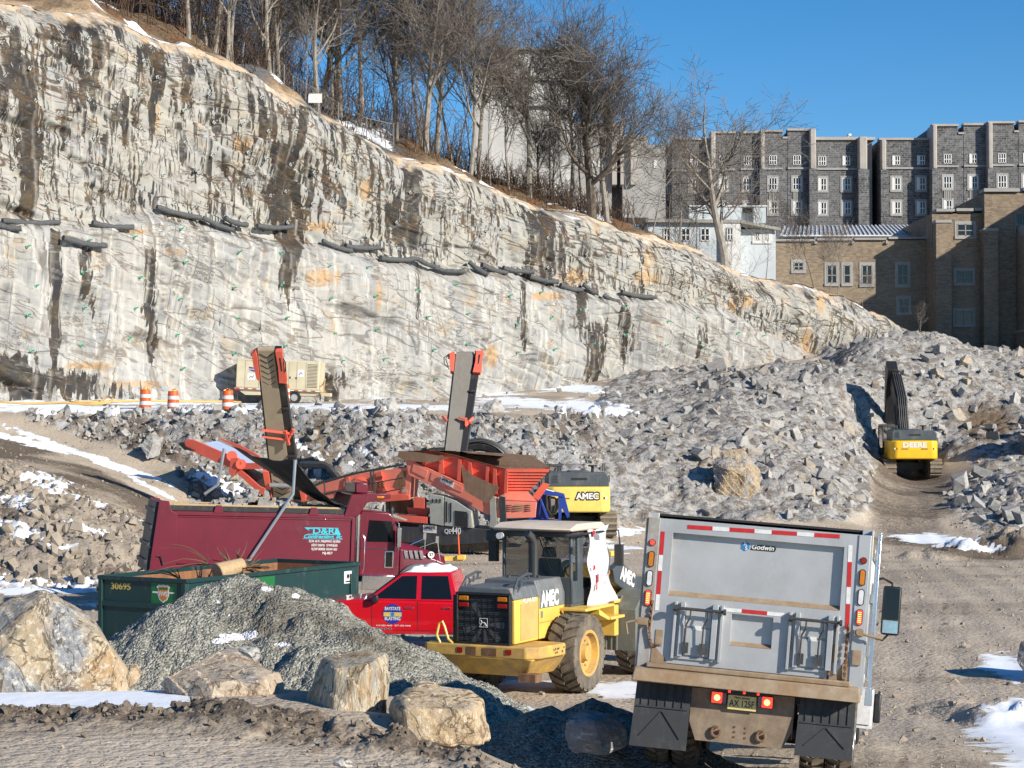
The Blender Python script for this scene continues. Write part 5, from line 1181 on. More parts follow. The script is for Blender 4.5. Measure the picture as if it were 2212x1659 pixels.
def rubble_mat(name, tint=0):
    s = NT(name); c = s.n('NewGeometry').outputs['Position']
    r = s.math('FRACT', s.math('ADD', s.attr('rnd'), s.n('ObjectInfo').outputs['Random']))
    if tint == 0: col = s.ramp(r, [(0, (.20, .20, .20)), (.3, (.32, .32, .315)), (.6, (.42, .41, .39)), (.84, (.28, .27, .26)), (.95, (.46, .38, .28)), (1, (.17, .155, .14))])
    elif tint == 1: col = s.ramp(r, [(0, (.55, .40, .24)), (.5, (.60, .46, .30)), (1, (.50, .36, .20))])
    else: col = s.ramp(r, [(0, (.34, .35, .36)), (1, (.46, .46, .46))])
    n = s.noise(c, 3.0, 6, .7, .8); n2 = s.noise(s.coord(src=c, scale=(1, 1, 4)), 4, 5, .7, 1.5)
    col = s.mix(s.mr(n, .45, .68, 0, .75), col, (.20, .165, .125, 1))
    col = s.mix(s.mr(n2, .53, .66, 0, .6), col, (.58, .56, .52, 1))
    s.out(col, .92, 0, .25); s.bump(s.math('ADD', n, s.math('MULTIPLY', s.noise(c, 16, 4, .7), .4)), .8, .06); return s.m
M['rub'] = rubble_mat('rubble_rock'); M['stones'] = paint('road_stone', (.34, .29, .23), .95, 0, .5, (.24, .19, .14), 4)
maroon_truck()

# ================= RED PICKUP =================
def pickup():
    hd = -83.0
    t = empty('pickup_truck', (GX(1180, 48.6), 48.6, .0), (0, 0, R(-hd)), 'red crew-cab pickup truck with snow on its roof, between the gravel pile and the loader', 'pickup truck')
    # local: origin at rear bumper, +Y forward; total 5.9
    L = 5.9
    prof = [(.05, .55), (.05, 1.12), (1.95, 1.14), (1.98, 1.20), (2.06, 1.72), (2.22, 1.84), (3.28, 1.86), (3.55, 1.78), (4.22, 1.24), (5.55, 1.14), (5.82, 1.02), (5.88, .80), (5.86, .45), (5.4, .40), (5.35, .40), (.6, .42)]
    body = MB()
    lower = [(.05, .50), (.05, 1.14), (2.0, 1.16), (4.25, 1.20), (4.5, 1.20), (5.55, 1.11), (5.82, 1.0), (5.9, .80), (5.88, .42), (5.5, .36), (.3, .38)]
    body.prism(lower, 0, -.98, .98)
    bo = body.build('body', M['redcar'], t, .06, seg=3)
    g = MB()
    r = lambda s: [(s * .96, 1.98, 1.16), (s * .96, 4.30, 1.18), (s * .76, 3.42, 1.84), (s * .76, 2.22, 1.86)]
    a, b = r(-1), r(1)
    g.add(a + b, [(0, 1, 2, 3), (7, 6, 5, 4), (0, 4, 5, 1), (1, 5, 6, 2), (2, 6, 7, 3), (3, 7, 4, 0)])
    cabo = g.build('cab', M['redcar'], bo, .04, seg=3)
    # glass set proud of the pillars; the side facing the camera is the left (-x)
    def sidepoly(s, pts, nm, mt):
        mb = MB(); P3 = []
        for y, z in pts:
            x = .96 - (z - 1.17) / (1.85 - 1.17) * .20
            P3.append((s * (x + .006), y, z))
        mb.poly(P3, .004); mb.build(nm, M[mt], cabo)
    for s in (-1, 1):
        sidepoly(s, [(3.05, 1.22), (4.12, 1.23), (3.42, 1.76), (3.05, 1.77)], 'side_window', 'dglass'); sidepoly(s, [(2.18, 1.22), (2.93, 1.22), (2.93, 1.77), (2.30, 1.77)], 'side_window', 'dglass')
    MB().poly([(-.86, 4.24, 1.24), (.86, 4.24, 1.24), (.70, 3.48, 1.815), (-.70, 3.48, 1.815)], -.02).build('windscreen', M['dglass'], cabo)
    s = -1
    d = MB()
    for y in (4.12, 3.0, 2.1): d.box(s * .981, s * .985, y, y + .012, .48, 1.16)
    d.box(s * .981, s * .984, 2.1, 4.12, .47, .482); d.build('door_gap', M['black'], bo)
    MB().box(s * .985, s * 1.01, 3.10, 3.32, 1.0, 1.03).box(s * .985, s * 1.01, 2.2, 2.4, 1.0, 1.03).build('door_handle', M['chrome'], bo, .008)
    MB().box(s * 1.0, s * 1.16, 3.95, 4.10, 1.14, 1.32).build('side_mirror', M['black'], bo, .03)
    MB().cyl((s * .984, 3.62, .86), (s * .987, 3.62, .86), .24, n=24).build('door_logo', M['dblue'], bo); MB().box(s * .988, s * .991, 3.40, 3.84, .80, .90).build('door_logo', M['gold'], bo)
    MB().cyl((s * .991, 3.62, .85), (s * .993, 3.62, .85), .05, n=12).build('door_logo', M['lblue'], bo)
    text_obj('lettering', 'BAYSTATE', .11, TM(s * .992, 3.62, .985, -90), M['white'], bo, .001, .002, fit=.38)
    text_obj('lettering', 'BLASTING', .11, TM(s * .992, 3.62, .745, -90), M['white'], bo, .001, .002, fit=.38)
    text_obj('lettering', '413-583-4440   877-283-4440', .05, TM(s * .990, 3.60, .58, -90), M['white'], bo, .001, .0005, fit=.85)
    text_obj('lettering', 'SILVERADO', .07, TM(s * .990, 3.98, .50, -90), M['galv'], bo, .001, .001, fit=.7)
    MB().box(-.9, .9, 5.86, 5.96, .42, .72).box(-.9, .9, -.05, .05, .42, .66).build('bumper', M['chrome'], t, .03)
    for sx in (-1, 1):
        for yy in (1.15, 4.92):
            MB().cyl((sx * .75, yy, .45), (sx * .99, yy, .45), .47, n=28).build('wheel_arch', M['black'], bo)
            wheel(t, (sx * .87, yy, .39), .39, .26, .24, 'alu_br', 'rubber', 0, side=sx)
    MB().box(-.7, .7, 5.905, 5.91, .75, 1.0).build('grille', M['black'], bo)
    # snow on the roof
    nx, ny = 20, 26; V = []
    for i in range(ny):
        for j in range(nx):
            u, v = j / (nx - 1) * 2 - 1, i / (ny - 1); x = u * .72; y = 2.25 + v * 1.12
            e = min(1, (1 - abs(u)) * 5) * min(1, v * 8) * min(1, (1 - v) * 6)
            V.append((x, y, 1.85 + e * (.06 + .05 * math.sin(u * 3 + v * 5) + .03 * math.sin(u * 9 - v * 6) + .06 * max(0, 1 - ((u + .1) ** 2 * 4 + (v - .45) ** 2 * 16)))))
    so_ = link_mesh('roof_snow', np_mesh('roof_snow', np.array(V), grid_faces(ny, nx)), M['snow'], None, 180); so_.location = t.location; so_.rotation_euler = t.rotation_euler
    tag(so_, 'patch of white snow lying on the red pickup roof', 'snow', kind='stuff')
pickup()

# ================= GREEN ROLL-OFF DUMPSTER =================
def dumpster():
    ph = 30.0; C0 = Vector((GX(405, 48), 48, 0)); W_, L, H = 2.75, 7.3, 1.70
    # local: origin near corner, +X = to the left-away (end panel), +Y = along the long side; mirror handled by using rotation
    # end direction E=(-cos,sin), long direction Ld=(sin,cos); use frame with local x = -E, y = Ld  -> rotation z = -ph
    t = empty('dumpster', C0, (0, 0, R(-ph)), 'dark green roll-off dumpster with rusty inside, behind the grey gravel pile', 'dumpster')
    X = -W_
    b = MB()
    b.box(X, 0, 0, .05, .15, H - .02).box(X, 0, L - .05, L, .15, H - .02).box(-.05, 0, .05, L - .05, .15, H - .02).box(X, X + .05, .05, L - .05, .15, H - .02).box(X, 0, 0, L, .12, .18)
    b.box(X - .04, .04, -.05, .06, H - .10, H).box(X - .04, .04, L - .06, L + .05, H - .10, H).box(-.06, .05, .06, L - .06, H - .10, H).box(X - .05, X + .06, .06, L - .06, H - .10, H)
    b.box(-.12, .0, -.06, 0, .12, H - .1).box(X, X + .12, -.06, 0, .12, H - .1).box(X + .12, -.12, -.045, 0, .95, 1.08).box(X + .12, -.12, -.045, 0, .12, .22).box(X / 2 - .03, X / 2 + .03, -.055, 0, H - .1, H - .0)
    for k in range(9): b.box(0, .055, .3 + k * .82, .38 + k * .82, .15, H - .3) if k in (0, 8) else None
    bo = b.build('bin_body', M['green'], t, .008)
    MB().box(X + .06, -.06, .055, .062, .2, H - .102).box(X + .055, X + .062, .07, L - .07, .2, H - .102).box(X + .07, -.07, L - .062, L - .055, .2, H - .102).box(-.062, -.055, .07, L - .07, .2, H - .102).box(X + .06, -.06, .06, L - .06, .182, .188).build('inner_lining', M['binrust'], t)
    for zz in (.45, .85, 1.3): MB().cyl((X - .04, -.03, zz), (X - .04, -.03, zz + .12), .03, n=8).build('hinge', M['green'], t)
    MB().cyl((X - .06, -.04, 1.34), (X - .06, -.0, 1.34), .05, n=10).build('reflector', M['clear'], t)
    text_obj('lettering', '30695', .22, TM(X + .68, -.003, 1.44), M['gold'], bo, .002, .004, fit=.62)
    sx, sz = -.72, 1.24
    MB().box(sx - .38, sx + .42, -.004, 0, .98, 1.58).build('company_sign', M['sgreen'], bo)
    sg = bo.children[-1]
    shd = [(0, -.22), (.11, -.15), (.16, -.04), (.15, .08), (.19, .15), (.13, .20), (.05, .185), (0, .205), (-.05, .185), (-.13, .20), (-.19, .15), (-.15, .08), (-.16, -.04), (-.11, -.15)]
    MB().prism([(sx + x * 1.1, 1.33 + z * 1.05) for x, z in shd], 1, -.004, -.008).box(sx - .34, sx + .34, -.0042, -.006, 1.33, 1.37).build('shield', M['white'], sg)
    MB().prism([(sx + x * .9, 1.325 + z * .86) for x, z in shd], 1, -.008, -.011).build('shield', M['sorange'], sg)
    MB().box(sx - .13, sx + .13, -.011, -.0115, 1.42, 1.47).build('shield', M['sgreen'], sg)
    text_obj('lettering', 'IWS', .17, TM(sx, -.012, 1.31), M['white'], sg, .001, .003, fit=.24)
    text_obj('lettering', '866-DIAL IWS', .10, TM(sx + .0, -.006, 1.04), M['white'], sg, .001, .002, fit=.64)
    MB().box(.003, .008, 2.2, 3.5, 1.0, 1.56).build('company_sign', M['sgreen'], bo)
    MB().box(.003, .008, 6.6, 6.95, 1.15, 1.48).build('sticker', M['white_t'], bo); MB().cyl((.008, 6.78, 1.34), (.010, 6.78, 1.34), .07, n=6).box(.008, .010, 6.66, 6.9, 1.18, 1.22).build('sticker_print', M['ink'], bo)
    # debris: uprooted stump, roots and board
    d = empty('stump', t.matrix_basis @ Vector((-1.4, 3.6, 0)) + Vector((0, 0, .55)), (0, 0, 0), 'pale stump with tangled bare roots lying in the green dumpster', 'tree stump')
    rs = random.Random(3); mb = MB()
    mb.cyl((-.35, -.5, 1.05), (.25, .0, 1.25), .28, .18, 10); mb.build('trunk', M['wood'], d, .03)
    mb = MB()
    for i in range(46):
        a = rs.uniform(-1.3, 1.9); p = Vector((rs.uniform(-.1, .3), rs.uniform(-.2, .2), 1.15)); pts = [p]
        v = Vector((math.sin(a) * rs.uniform(.3, 1), math.cos(a) * .8, rs.uniform(-.15, .55)))
        for k in range(6):
            v += Vector((rs.uniform(-.35, .35), rs.uniform(-.35, .35), rs.uniform(-.3, .22))); p = p + v * .14; pts.append(p)
        mb.tube(pts, [.045 * (1 - k / 8) * rs.uniform(.4, 1) for k in range(7)], 5)
    for i in range(5):
        p = Vector((-.6, -.5, 1.3)); pts = [p]; v = Vector((rs.uniform(-1.0, -.1), rs.uniform(-.3, .3), rs.uniform(.2, .8)))
        for k in range(6): v += Vector((rs.uniform(-.3, .1), rs.uniform(-.3, .3), rs.uniform(-.3, .1))); p = p + v * .22; pts.append(p)
        mb.tube(pts, [.02, .018, .015, .013, .01, .008, .005], 4)
    mb.build('roots', flat('root_bark', (.16, .10, .055), .9), d)
dumpster()
# ================= EXCAVATORS =================
def excavator(loc, hd, body, logo, label, hc=M['dgrey'], boom=True, side='none', cover='dgrey'):
    t = empty('excavator', loc, (0, 0, R(-hd)), label, 'excavator')
    for s in (-1, 1):
        tr = MB(); pr = []
        zc, r, y0, y1 = .52, .52, -2.05, 2.05
        for i in range(9): a = R(90 + 22.5 * i); pr.append((y0 + r * math.cos(a), zc + r * math.sin(a)))
        for i in range(9): a = R(-90 + 22.5 * i); pr.append((y1 + r * math.cos(a), zc + r * math.sin(a)))
        tr.prism(pr, 0, s * 1.02, s * 1.72); to = tr.build('track', M['tyredirt'], t, .0)
        sh = MB(); n = 46
        per = 2 * (y1 - y0) + 2 * math.pi * r
        for i in range(n):
            d = per * i / n; Ls = y1 - y0
            if d < Ls: p = (y0 + d, zc + r); a = 0
            elif d < Ls + math.pi * r: q = (d - Ls) / r; p = (y1 + r * math.sin(q), zc + r * math.cos(q)); a = -q
            elif d < 2 * Ls + math.pi * r: p = (y1 - (d - Ls - math.pi * r), zc - r); a = math.pi
            else: q = (d - 2 * Ls - math.pi * r) / r; p = (y0 - r * math.sin(q), zc - r * math.cos(q)); a = math.pi - q
            sh.at(Matrix.Translation((0, p[0], p[1])) @ Matrix.Rotation(a, 4, 'X')).box(s * 1.0, s * 1.74, -.055, .055, -.01, .05)
        sh.M = None
        sh.build('track_shoes', M['trk'], to)
        MB().box(s * .9, s * 1.74 if False else s * 1.70, -1.7, 1.7, .3, .75).build('track_frame', M['dark'], to)
    MB().box(-.95, .95, -.9, .9, .45, .85).cyl((0, 0, .85), (0, 0, 1.12), .75, n=20).build('undercarriage', M['dark'], t)
    h = MB().box(-1.38, 1.38, -2.4, 1.2, 1.12, 1.35).box(.45, 1.40, -1.9, 1.3, 1.35, 2.15).box(-1.40, -.5, -2.2, -.4, 1.35, 2.2); h.build('upper_deck', body, t, .03)
    cw = MB().prism([(-1.45, -2.35), (-1.40, -2.75), (-1.1, -2.98), (1.1, -2.98), (1.40, -2.75), (1.45, -2.35), (1.45, -2.0), (-1.45, -2.0)], 2, 1.08, 2.20); co_ = cw.build('counterweight', body, t, .10, seg=3)
    if logo:
        text_obj('lettering', logo[0], .42, TM(logo[1], -2.99, logo[2]), logo[3], co_, .004, logo[5], fit=logo[4])
        rc = MB()
        for x in (-.58, .58): rc.box(x - .2, x + .2, -2.985, -2.992, 1.66, 1.72)
        rc.build('lift_slot', M['rust'], co_)
        rr = MB(); 
        for x in (-1.02, 1.16): rr.box(x - .05, x, -2.987, -2.993, 1.66, 1.76)
        rr.build('reflector', M['redlens'], co_)
        rr = MB()
        for x in (-1.16, 1.22): rr.box(x - .05, x + .03, -2.955, -2.96, 1.66, 1.76)
        rr.build('white_decal', M['white_t'], co_)
    hh = MB().prism([(-1.32, 2.20), (1.36, 2.20), (1.36, 2.62), (1.25, 2.80), (-1.22, 2.86), (-1.32, 2.75)], 1, -2.78, -.8).box(-.4, .5, -2.7, -1.8, 2.8, 2.90)
    ho_ = hh.build('engine_cover', hc, t, .04)
    v = MB()
    for i in range(4):
        for j in range(5): v.box(-1.15 + i * .07, -1.11 + i * .07, -2.782, -2.79, 2.35 + j * .07, 2.39 + j * .07)
    v.box(-.3, .4, -2.782, -2.79, 2.48, 2.58).box(.95, .96, -2.782, -2.785, 2.22, 2.8)
    v.build('vents', M['ink'], ho_)
    MB().cyl((.75, -1.6, 2.8), (.75, -1.6, 3.05), .07).cyl((.75, -1.6, 3.05), (.75, -1.6, 3.12), .2, n=14).build('air_intake', M['black'], ho_)
    MB().tube([(-1.3, -2.5, 2.8), (-1.3, -2.5, 3.25), (-1.3, -1.2, 3.25), (-1.3, -1.2, 2.8)], .022, 5).tube([(1.3, -1.5, 2.7), (1.3, -1.5, 3.15), (1.3, -.6, 3.15), (1.3, -.6, 2.7)], .022, 5).tube([(1.1, -2.6, 2.7), (1.1, -2.6, 3.2)], .018, 5).build('handrail', M['black'], t)
    cb = MB()
    for x in (-1.42, -.56):
        for y in (.1, 1.75): cb.box(x, x + .07, y, y + .08, 1.35, 3.05)
    cb.box(-1.42, -.49, .1, 1.83, 3.0, 3.1).box(-1.42, -.49, .1, 1.83, 1.3, 1.75).box(-1.42, -.49, .1, .14, 1.7, 2.3)
    cbo = cb.build('cab', body if side != 'none' else M['dark'], t, .02)
    MB().box(-1.40, -.51, .13, .15, 2.3, 3.0).box(-1.40, -1.38, .2, 1.7, 1.8, 3.0).box(-.53, -.51, .2, 1.7, 1.8, 3.0).build('cab_glass', M['glass'], cbo)
    MB().box(-1.85, -1.65, 1.2, 1.3, 2.55, 2.9).tube([(-1.4, 1.4, 2.9), (-1.75, 1.25, 2.9)], .02, 5).box(1.6, 1.78, 1.0, 1.1, 2.3, 2.6).build('mirror', M['black'], t, .02)
    return t
M['trk'] = paint('track_dusty', (.20, .16, .11), .8, 0, .7, (.32, .26, .19), 3)
# --- the new one, digging in the rubble ---
zE = gz(GX(1955, 121), 121)
E1 = excavator((GX(1957, 122.0), 122.0, 2.45), 1.5, M['yel2'], ('DEERE', 0, 1.92, M['white'], 1.42, .018), 'yellow and black excavator with its boom raised against the rubble pile', side='none')
MB().box(-.67, .67, -2.989, -2.991, 1.76, 2.07).box(-.75, -.69, -2.989, -2.991, 1.8, 2.0).build('lettering_shadow', M['ink'], E1.children[-1]) if False else None
bm_ = MB()
bm_.prism([(.6, 1.5), (1.2, 1.5), (2.3, 4.2), (4.4, 5.9), (4.3, 6.4), (3.6, 6.35), (1.4, 4.7)], 0, -.34, .34)
bo_ = bm_.build('boom', M['black'], E1, .04)
h = MB()
for x in (-.24, -.12, .0, .12, .24): h.tube([(x, .6, 2.7), (x, 1.15, 4.2), (x, 1.5, 4.95), (x, 3.4, 6.48), (x * .7, 4.1, 6.6)], .035, 5)
h.tube([(-.34, .8, 1.8), (-.34, 2.1, 4.3)], .10, 8).tube([(.34, .8, 1.8), (.34, 2.1, 4.3)], .10, 8)
h.build('hydraulic_hose', M['hosed'] if 'hosed' in M else M['dark'], bo_)
MB().tube([(-.30, .85, 1.9), (-.30, 1.55, 3.1)], .05, 8).tube([(.30, .85, 1.9), (.30, 1.55, 3.1)], .05, 8).build('boom_cylinder', M['galv'], E1)
MB().prism([(3.3, 6.6), (4.0, 7.2), (4.5, 6.8), (4.75, 5.2), (4.9, 3.0), (4.6, 3.0), (4.1, 5.4)], 0, -.55, .10).build('stick', M['black'], E1, .03)
MB().prism([(4.2, 3.2), (5.1, 3.2), (5.3, 2.5), (5.0, 1.9), (4.2, 1.75), (3.9, 2.2)], 0, -1.0, .6).build('bucket', M['dark'], E1, .03)
MB().box(-.62, .2, .1, .9, 1.35, 2.95).box(-.55, .3, .85, 1.1, 2.4, 2.95).build('boom_foot', M['black'], E1, .05)
# --- the old one behind the screening machine ---
E2 = excavator((GX(1237, 89.5), 89.5, .62), -3.0, M['yel3'], ('AMEC', .40, 1.78, M['ink'], 1.12, .05), 'faded yellow excavator parked behind the orange screening machine', hc=M['dgrey'])
text_obj('lettering', 'AMEC', .36, TM(.40, -3.02, 1.78), M['white'], E2, .003, .012, fit=1.0)
a = MB(); pr = []; pts = []
for i in range(15):
    th = R(12 + i * 11.2); pts.append((-4.15 + 1.45 * math.cos(th), 1.9, 2.55 + 1.45 * math.sin(th)))
a.tube(pts, [.30] * 15, 8); ao = a.build('boom', M['black'], E2, .0)
hs = MB()
for k in range(6): hs.tube([((x + 4.15) * (1.12 + .03 * k) - 4.15, y - .40 + .12 * k, (z - 2.55) * (1.12 + .05 * (k % 2)) + 2.55) for x, y, z in pts[:-3]], .04, 5)
hs.build('hydraulic_hose', M['dark'], ao)
MB().prism([(-7.3, 3.2), (-6.8, 3.7), (-6.3, 3.85), (-5.2, 3.9), (-5.1, 3.4), (-6.2, 3.0)], 1, 1.6, 2.2).cyl((-5.9, 1.5, 3.6), (-5.9, 2.3, 3.6), .16).cyl((-4.6, 1.5, 3.6), (-4.6, 1.2, 3.6), .2).build('linkage', M['black'], E2, .02)
# --- a third one, cut by the picture edge ---
E3 = excavator((GX(2285, 121), 121.0, 3.15), 25, M['yel3'], None, 'dusty excavator at the right picture edge with only its left track in view')

# ================= ORANGE SCREENING MACHINE =================
XL, DL, XR, DR = 395.0, 87.5, 1190.0, 80.0
def dline(x): return DL + (x - XL) / (XR - XL) * (DR - DL)
ORG = P(980, 1170, dline(980)); 
def SP(x, y, off=0.0): return P(x, y, dline(x) + off) - ORG
sm = empty('screening_machine', ORG, (0, 0, 0), 'orange mobile screening machine with rusty hopper and two tall raised belt conveyors', 'screening machine')
def slab(name, mat, pts, off, th, parent=sm, bevel=.0, **k):
    """outline read at the machine's near side, given its real thickness th away from the viewer"""
    mb = MB(); fr = [SP(x, y, off) for x, y in pts]; d = Vector((.1, 1, 0)).normalized() * th; n = len(pts)
    mb.add(fr + [p + d for p in fr], [tuple(range(n))[::-1], tuple(range(n, 2 * n))] + [(i, (i + 1) % n, (i + 1) % n + n, i + n) for i in range(n)])
    return mb.build(name, M[mat], parent, bevel, **k)
def quad(name, mat, pts, th=.04, parent=sm):
    """pts (x, y, off)"""
    p = [SP(*q) for q in pts]; n = (p[1] - p[0]).cross(p[2] - p[0]).normalized() * th; k = len(p)
    return MB().add(p + [q + n for q in p], [tuple(range(k))[::-1], tuple(range(k, 2 * k))] + [(i, (i + 1) % k, (i + 1) % k + k, i + k) for i in range(k)]).build(name, M[mat], parent)
# tracked base
bs = slab('base_frame', 'dark', [(838, 1136), (905, 1139), (905, 1132), (1062, 1145), (1075, 1150), (1062, 1172), (960, 1178), (838, 1168)], -.3, 3.0, bevel=.01)
slab('tail_frame', 'rustplate', [(800, 1118), (905, 1135), (905, 1142), (860, 1165), (800, 1150)], .8, 1.6)
for off in (.3, 2.2):
    slab('track', 'tyredirt', [(830, 1172), (838, 1180), (860, 1192), (1072, 1192), (1092, 1184), (1098, 1170), (1090, 1150), (1068, 1150), (840, 1160)], off, .5)
    tk = sm.children[-1]; mb = MB()
    for i in range(30): a_ = SP(846 + i * 8.0, 1191, off - .04); mb.box(a_.x, a_.x + .07, a_.y, a_.y + .58, a_.z - .05, a_.z + .05)
    mb.build('track_shoes', M['trk'], tk)
pl = slab('name_panel', 'white_t', [(914, 1134), (943, 1136), (943, 1152), (914, 1150)], -.33, .02, bs)
def ltr(s, x, y, off, size, mat, parent, fit, bold=.01, rz=-26, ry=2): p = SP(x, y, off); return text_obj('lettering', s, size, TM(p.x, p.y, p.z, rz, 0, ry), M[mat], parent, .003, bold, fit=fit)
ltr('SANDVIK', 928.5, 1140, -.37, .22, 'ink', bs, .54, .006); ltr('QE', 967, 1148, -.35, .26, 'white', bs, .30, .002); ltr('440', 985, 1147, -.35, .40, 'white', bs, .46, .006)
for x in (1057, 1078):
    slab('jack_leg', 'palegrey' if x < 1060 else 'dark', [(x, 1072), (x + 13, 1074), (x + 16, 1130), (x + 8, 1168), (x - 2, 1164), (x + 2, 1120)], -.1, .3, bevel=.01)
slab('jack_foot', 'palegrey', [(1052, 1163), (1086, 1166), (1088, 1170), (1050, 1168)], -.2, .5)
# power pack covers
for pts in ([(927, 1067), (958, 1072), (958, 1136), (929, 1131)], [(960, 1073), (985, 1082), (1018, 1104), (1022, 1141), (960, 1136)]):
    o = slab('engine_cover', 'palegrey', pts, -.35, 2.2, bevel=.02)
    xs = range(int(pts[0][0]) + 6, int(pts[1][0]) - 3, 8) if pts[0][0] < 940 else (963, 972)
    for i, x in enumerate(xs): slab('vent', 'ink', [(x, 1078 if pts[0][0] < 940 else 1083 + 3 * i), (x + 3, 1078 if pts[0][0] < 940 else 1084 + 3 * i), (x + 3, 1086 if pts[0][0] < 940 else 1128), (x, 1086 if pts[0][0] < 940 else 1128)], -.38, .03, o)
slab('radiator_screen', 'black', [(982, 1103), (1009, 1106), (1009, 1140), (982, 1136)], -.38, .03, sm); slab('radiator_frame', 'palegrey', [(1012, 1108), (1017, 1109), (1018, 1140), (1012, 1139)], -.39, .04, sm)
slab('tool_box', 'orange', [(893, 1074), (917, 1076), (917, 1099), (893, 1097)], -.3, .6, bevel=.015); slab('tool_box', 'orange', [(853, 1112), (923, 1117), (923, 1131), (853, 1126)], -.35, .8, bevel=.015)
slab('hydraulic_block', 'rustplate', [(836, 1078), (888, 1078), (892, 1112), (838, 1108)], .9, .9); slab('support_post', 'dark', [(833, 1080), (840, 1080), (842, 1136), (833, 1134)], .1, .3); slab('support_post', 'palegrey', [(846, 1095), (850, 1095), (851, 1136), (846, 1134)], .1, .2)
slab('chute', 'orange', [(878, 1095), (926, 1100), (922, 1116), (882, 1110)], .5, .6)
# feeder beam
fb = slab('feeder_beam', 'orange2', [(876, 992), (888, 995), (1010, 1050), (1087, 1082), (1084, 1121), (1045, 1108), (930, 1048), (882, 1026)], .0, .25, bevel=.015)
for pts in ([(893, 1002), (925, 1017), (919, 1033), (889, 1018)], [(932, 1020), (1000, 1052), (997, 1064), (929, 1037)]): slab('raised_panel', 'orange2', pts, -.04, .04, fb, bevel=.01)
slab('name_panel', 'white_t', [(953, 1029), (981, 1042), (978, 1054), (950, 1040)], -.07, .03, fb)
ltr('SANDVIK', 967, 1038.5, -.10, .24, 'ink', fb, .56, .006, -26, 24)
slab('label_panel', 'palegrey', [(1069, 1084), (1078, 1088), (1076, 1097), (1067, 1093)], -.03, .03, fb)
# end box with slots
eb = MB(); fr = [SP(1087, 1081, 0), SP(1160, 1085, .4), SP(1157, 1118, .4), SP(1084, 1121, 0)]; bk_ = [p + Vector((-.1, 1.3, 0)) for p in fr]
eb.add(fr + bk_, [(0, 1, 2, 3), (7, 6, 5, 4), (0, 4, 5, 1), (1, 5, 6, 2), (2, 6, 7, 3), (3, 7, 4, 0)]); ebo = eb.build('end_box', M['orange2'], sm, .03)
quad('end_slope', 'orange2', [(1087, 1081, 0), (1160, 1085, .4), (1140, 1064, 1.0), (1090, 1064, .7)], .05)
sl_ = MB()
for x in (1094, 1134):
    for j in range(4): p = SP(x, 1091 + j * 4, -.03 + (x - 1087) / 73 * .4); sl_.box(p.x, p.x + .30, p.y - .01, p.y + .05, p.z - .03, p.z)
sl_.build('vent', M['ink'], ebo)
for j in range(3): p = SP(1112, 1090 + j * 5, .08); MB().box(p.x, p.x + .36, p.y - .02, p.y, p.z - .06, p.z).build('worn_patch', M['rustplate'], ebo)
# hopper: near wall, end wall, far wall seen inside, wing plates
nw = slab('hopper_side', 'orange', [(862, 977), (937, 975), (982, 984), (1092, 1014), (1090, 1066), (1075, 1074), (1010, 1050), (905, 1002), (872, 990)], .35, .08)
for i, (x, y0_, y1_) in enumerate([(915, 981, 1006), (950, 983, 1024), (990, 992, 1040), (1012, 998, 1052), (1050, 1008, 1062), (1066, 1012, 1068), (1091, 1016, 1066)]):
    slab('rib', 'orange', [(x, y0_), (x + 6, y0_ + 1), (x + (9 if i % 2 else 4), y1_), (x - 3, y1_ - 3)], .08, .28, nw)
quad('hopper_rim', 'rustplate', [(860, 975, .25), (937, 974, .2), (982, 983, .2), (1093, 1013, .2), (1093, 1016, .4), (982, 986, .4), (937, 977, .4), (862, 979, .45)], .03)
ew = quad('hopper_end', 'orange', [(1093, 1014, .3), (1188, 1014, .9), (1139, 1065, 1.1), (1090, 1065, .7)], .06)
for j in range(8):
    v = (j + .5) / 8; xa = 1093 - 3 * v; xb = 1188 - 49 * v; y = 1014 + 51 * v
    a_, b_ = SP(xa, y, .26 + .4 * v), SP(xb, y, .85 + .2 * v); MB().bar(a_, b_, .07, .10).build('rib', M['orange'], ew)
quad('hopper_far_wall', 'rustplate', [(937, 973, 3.0), (1147, 986, 3.6), (1188, 1012, .95), (1093, 1050, 2.0), (960, 1010, 2.4)], -.06)
quad('hopper_back', 'rustplate', [(862, 975, .4), (937, 972, 3.0), (960, 1000, 2.4), (905, 1000, 1.0)], .05)
slab('wing_plate', 'rustplate', [(995, 1000), (1006, 1016), (1020, 1026), (1037, 1034), (1079, 1053), (1066, 1072), (1053, 1088), (1030, 1076), (1004, 1060)], -.45, .06, bevel=.0)
slab('wing_plate', 'rustplate', [(862, 974), (905, 977), (972, 989), (950, 995), (929, 1000), (872, 994), (858, 986)], -.1, .05)
quad('wing_plate', 'orange', [(1187, 1046, 1.2), (1172, 1042, 1.0), (1150, 1072, 1.0), (1163, 1080, 1.3)], .05)
ds = MB(); rs = random.Random(9)
V = []
for i in range(30):
    for j in range(6):
        p = SP(870 + i * 7.5, 973 + .06 * i * i * .25 - 2.5 * math.sin(math.pi * min(1, i / 26)) * rs.uniform(.3, 1.2), .5 + j * .5); V.append(p)
o = link_mesh('feed_dirt', np_mesh('feed_dirt', np.array(V), grid_faces(30, 6)), M['rustdirt'], sm, 180)
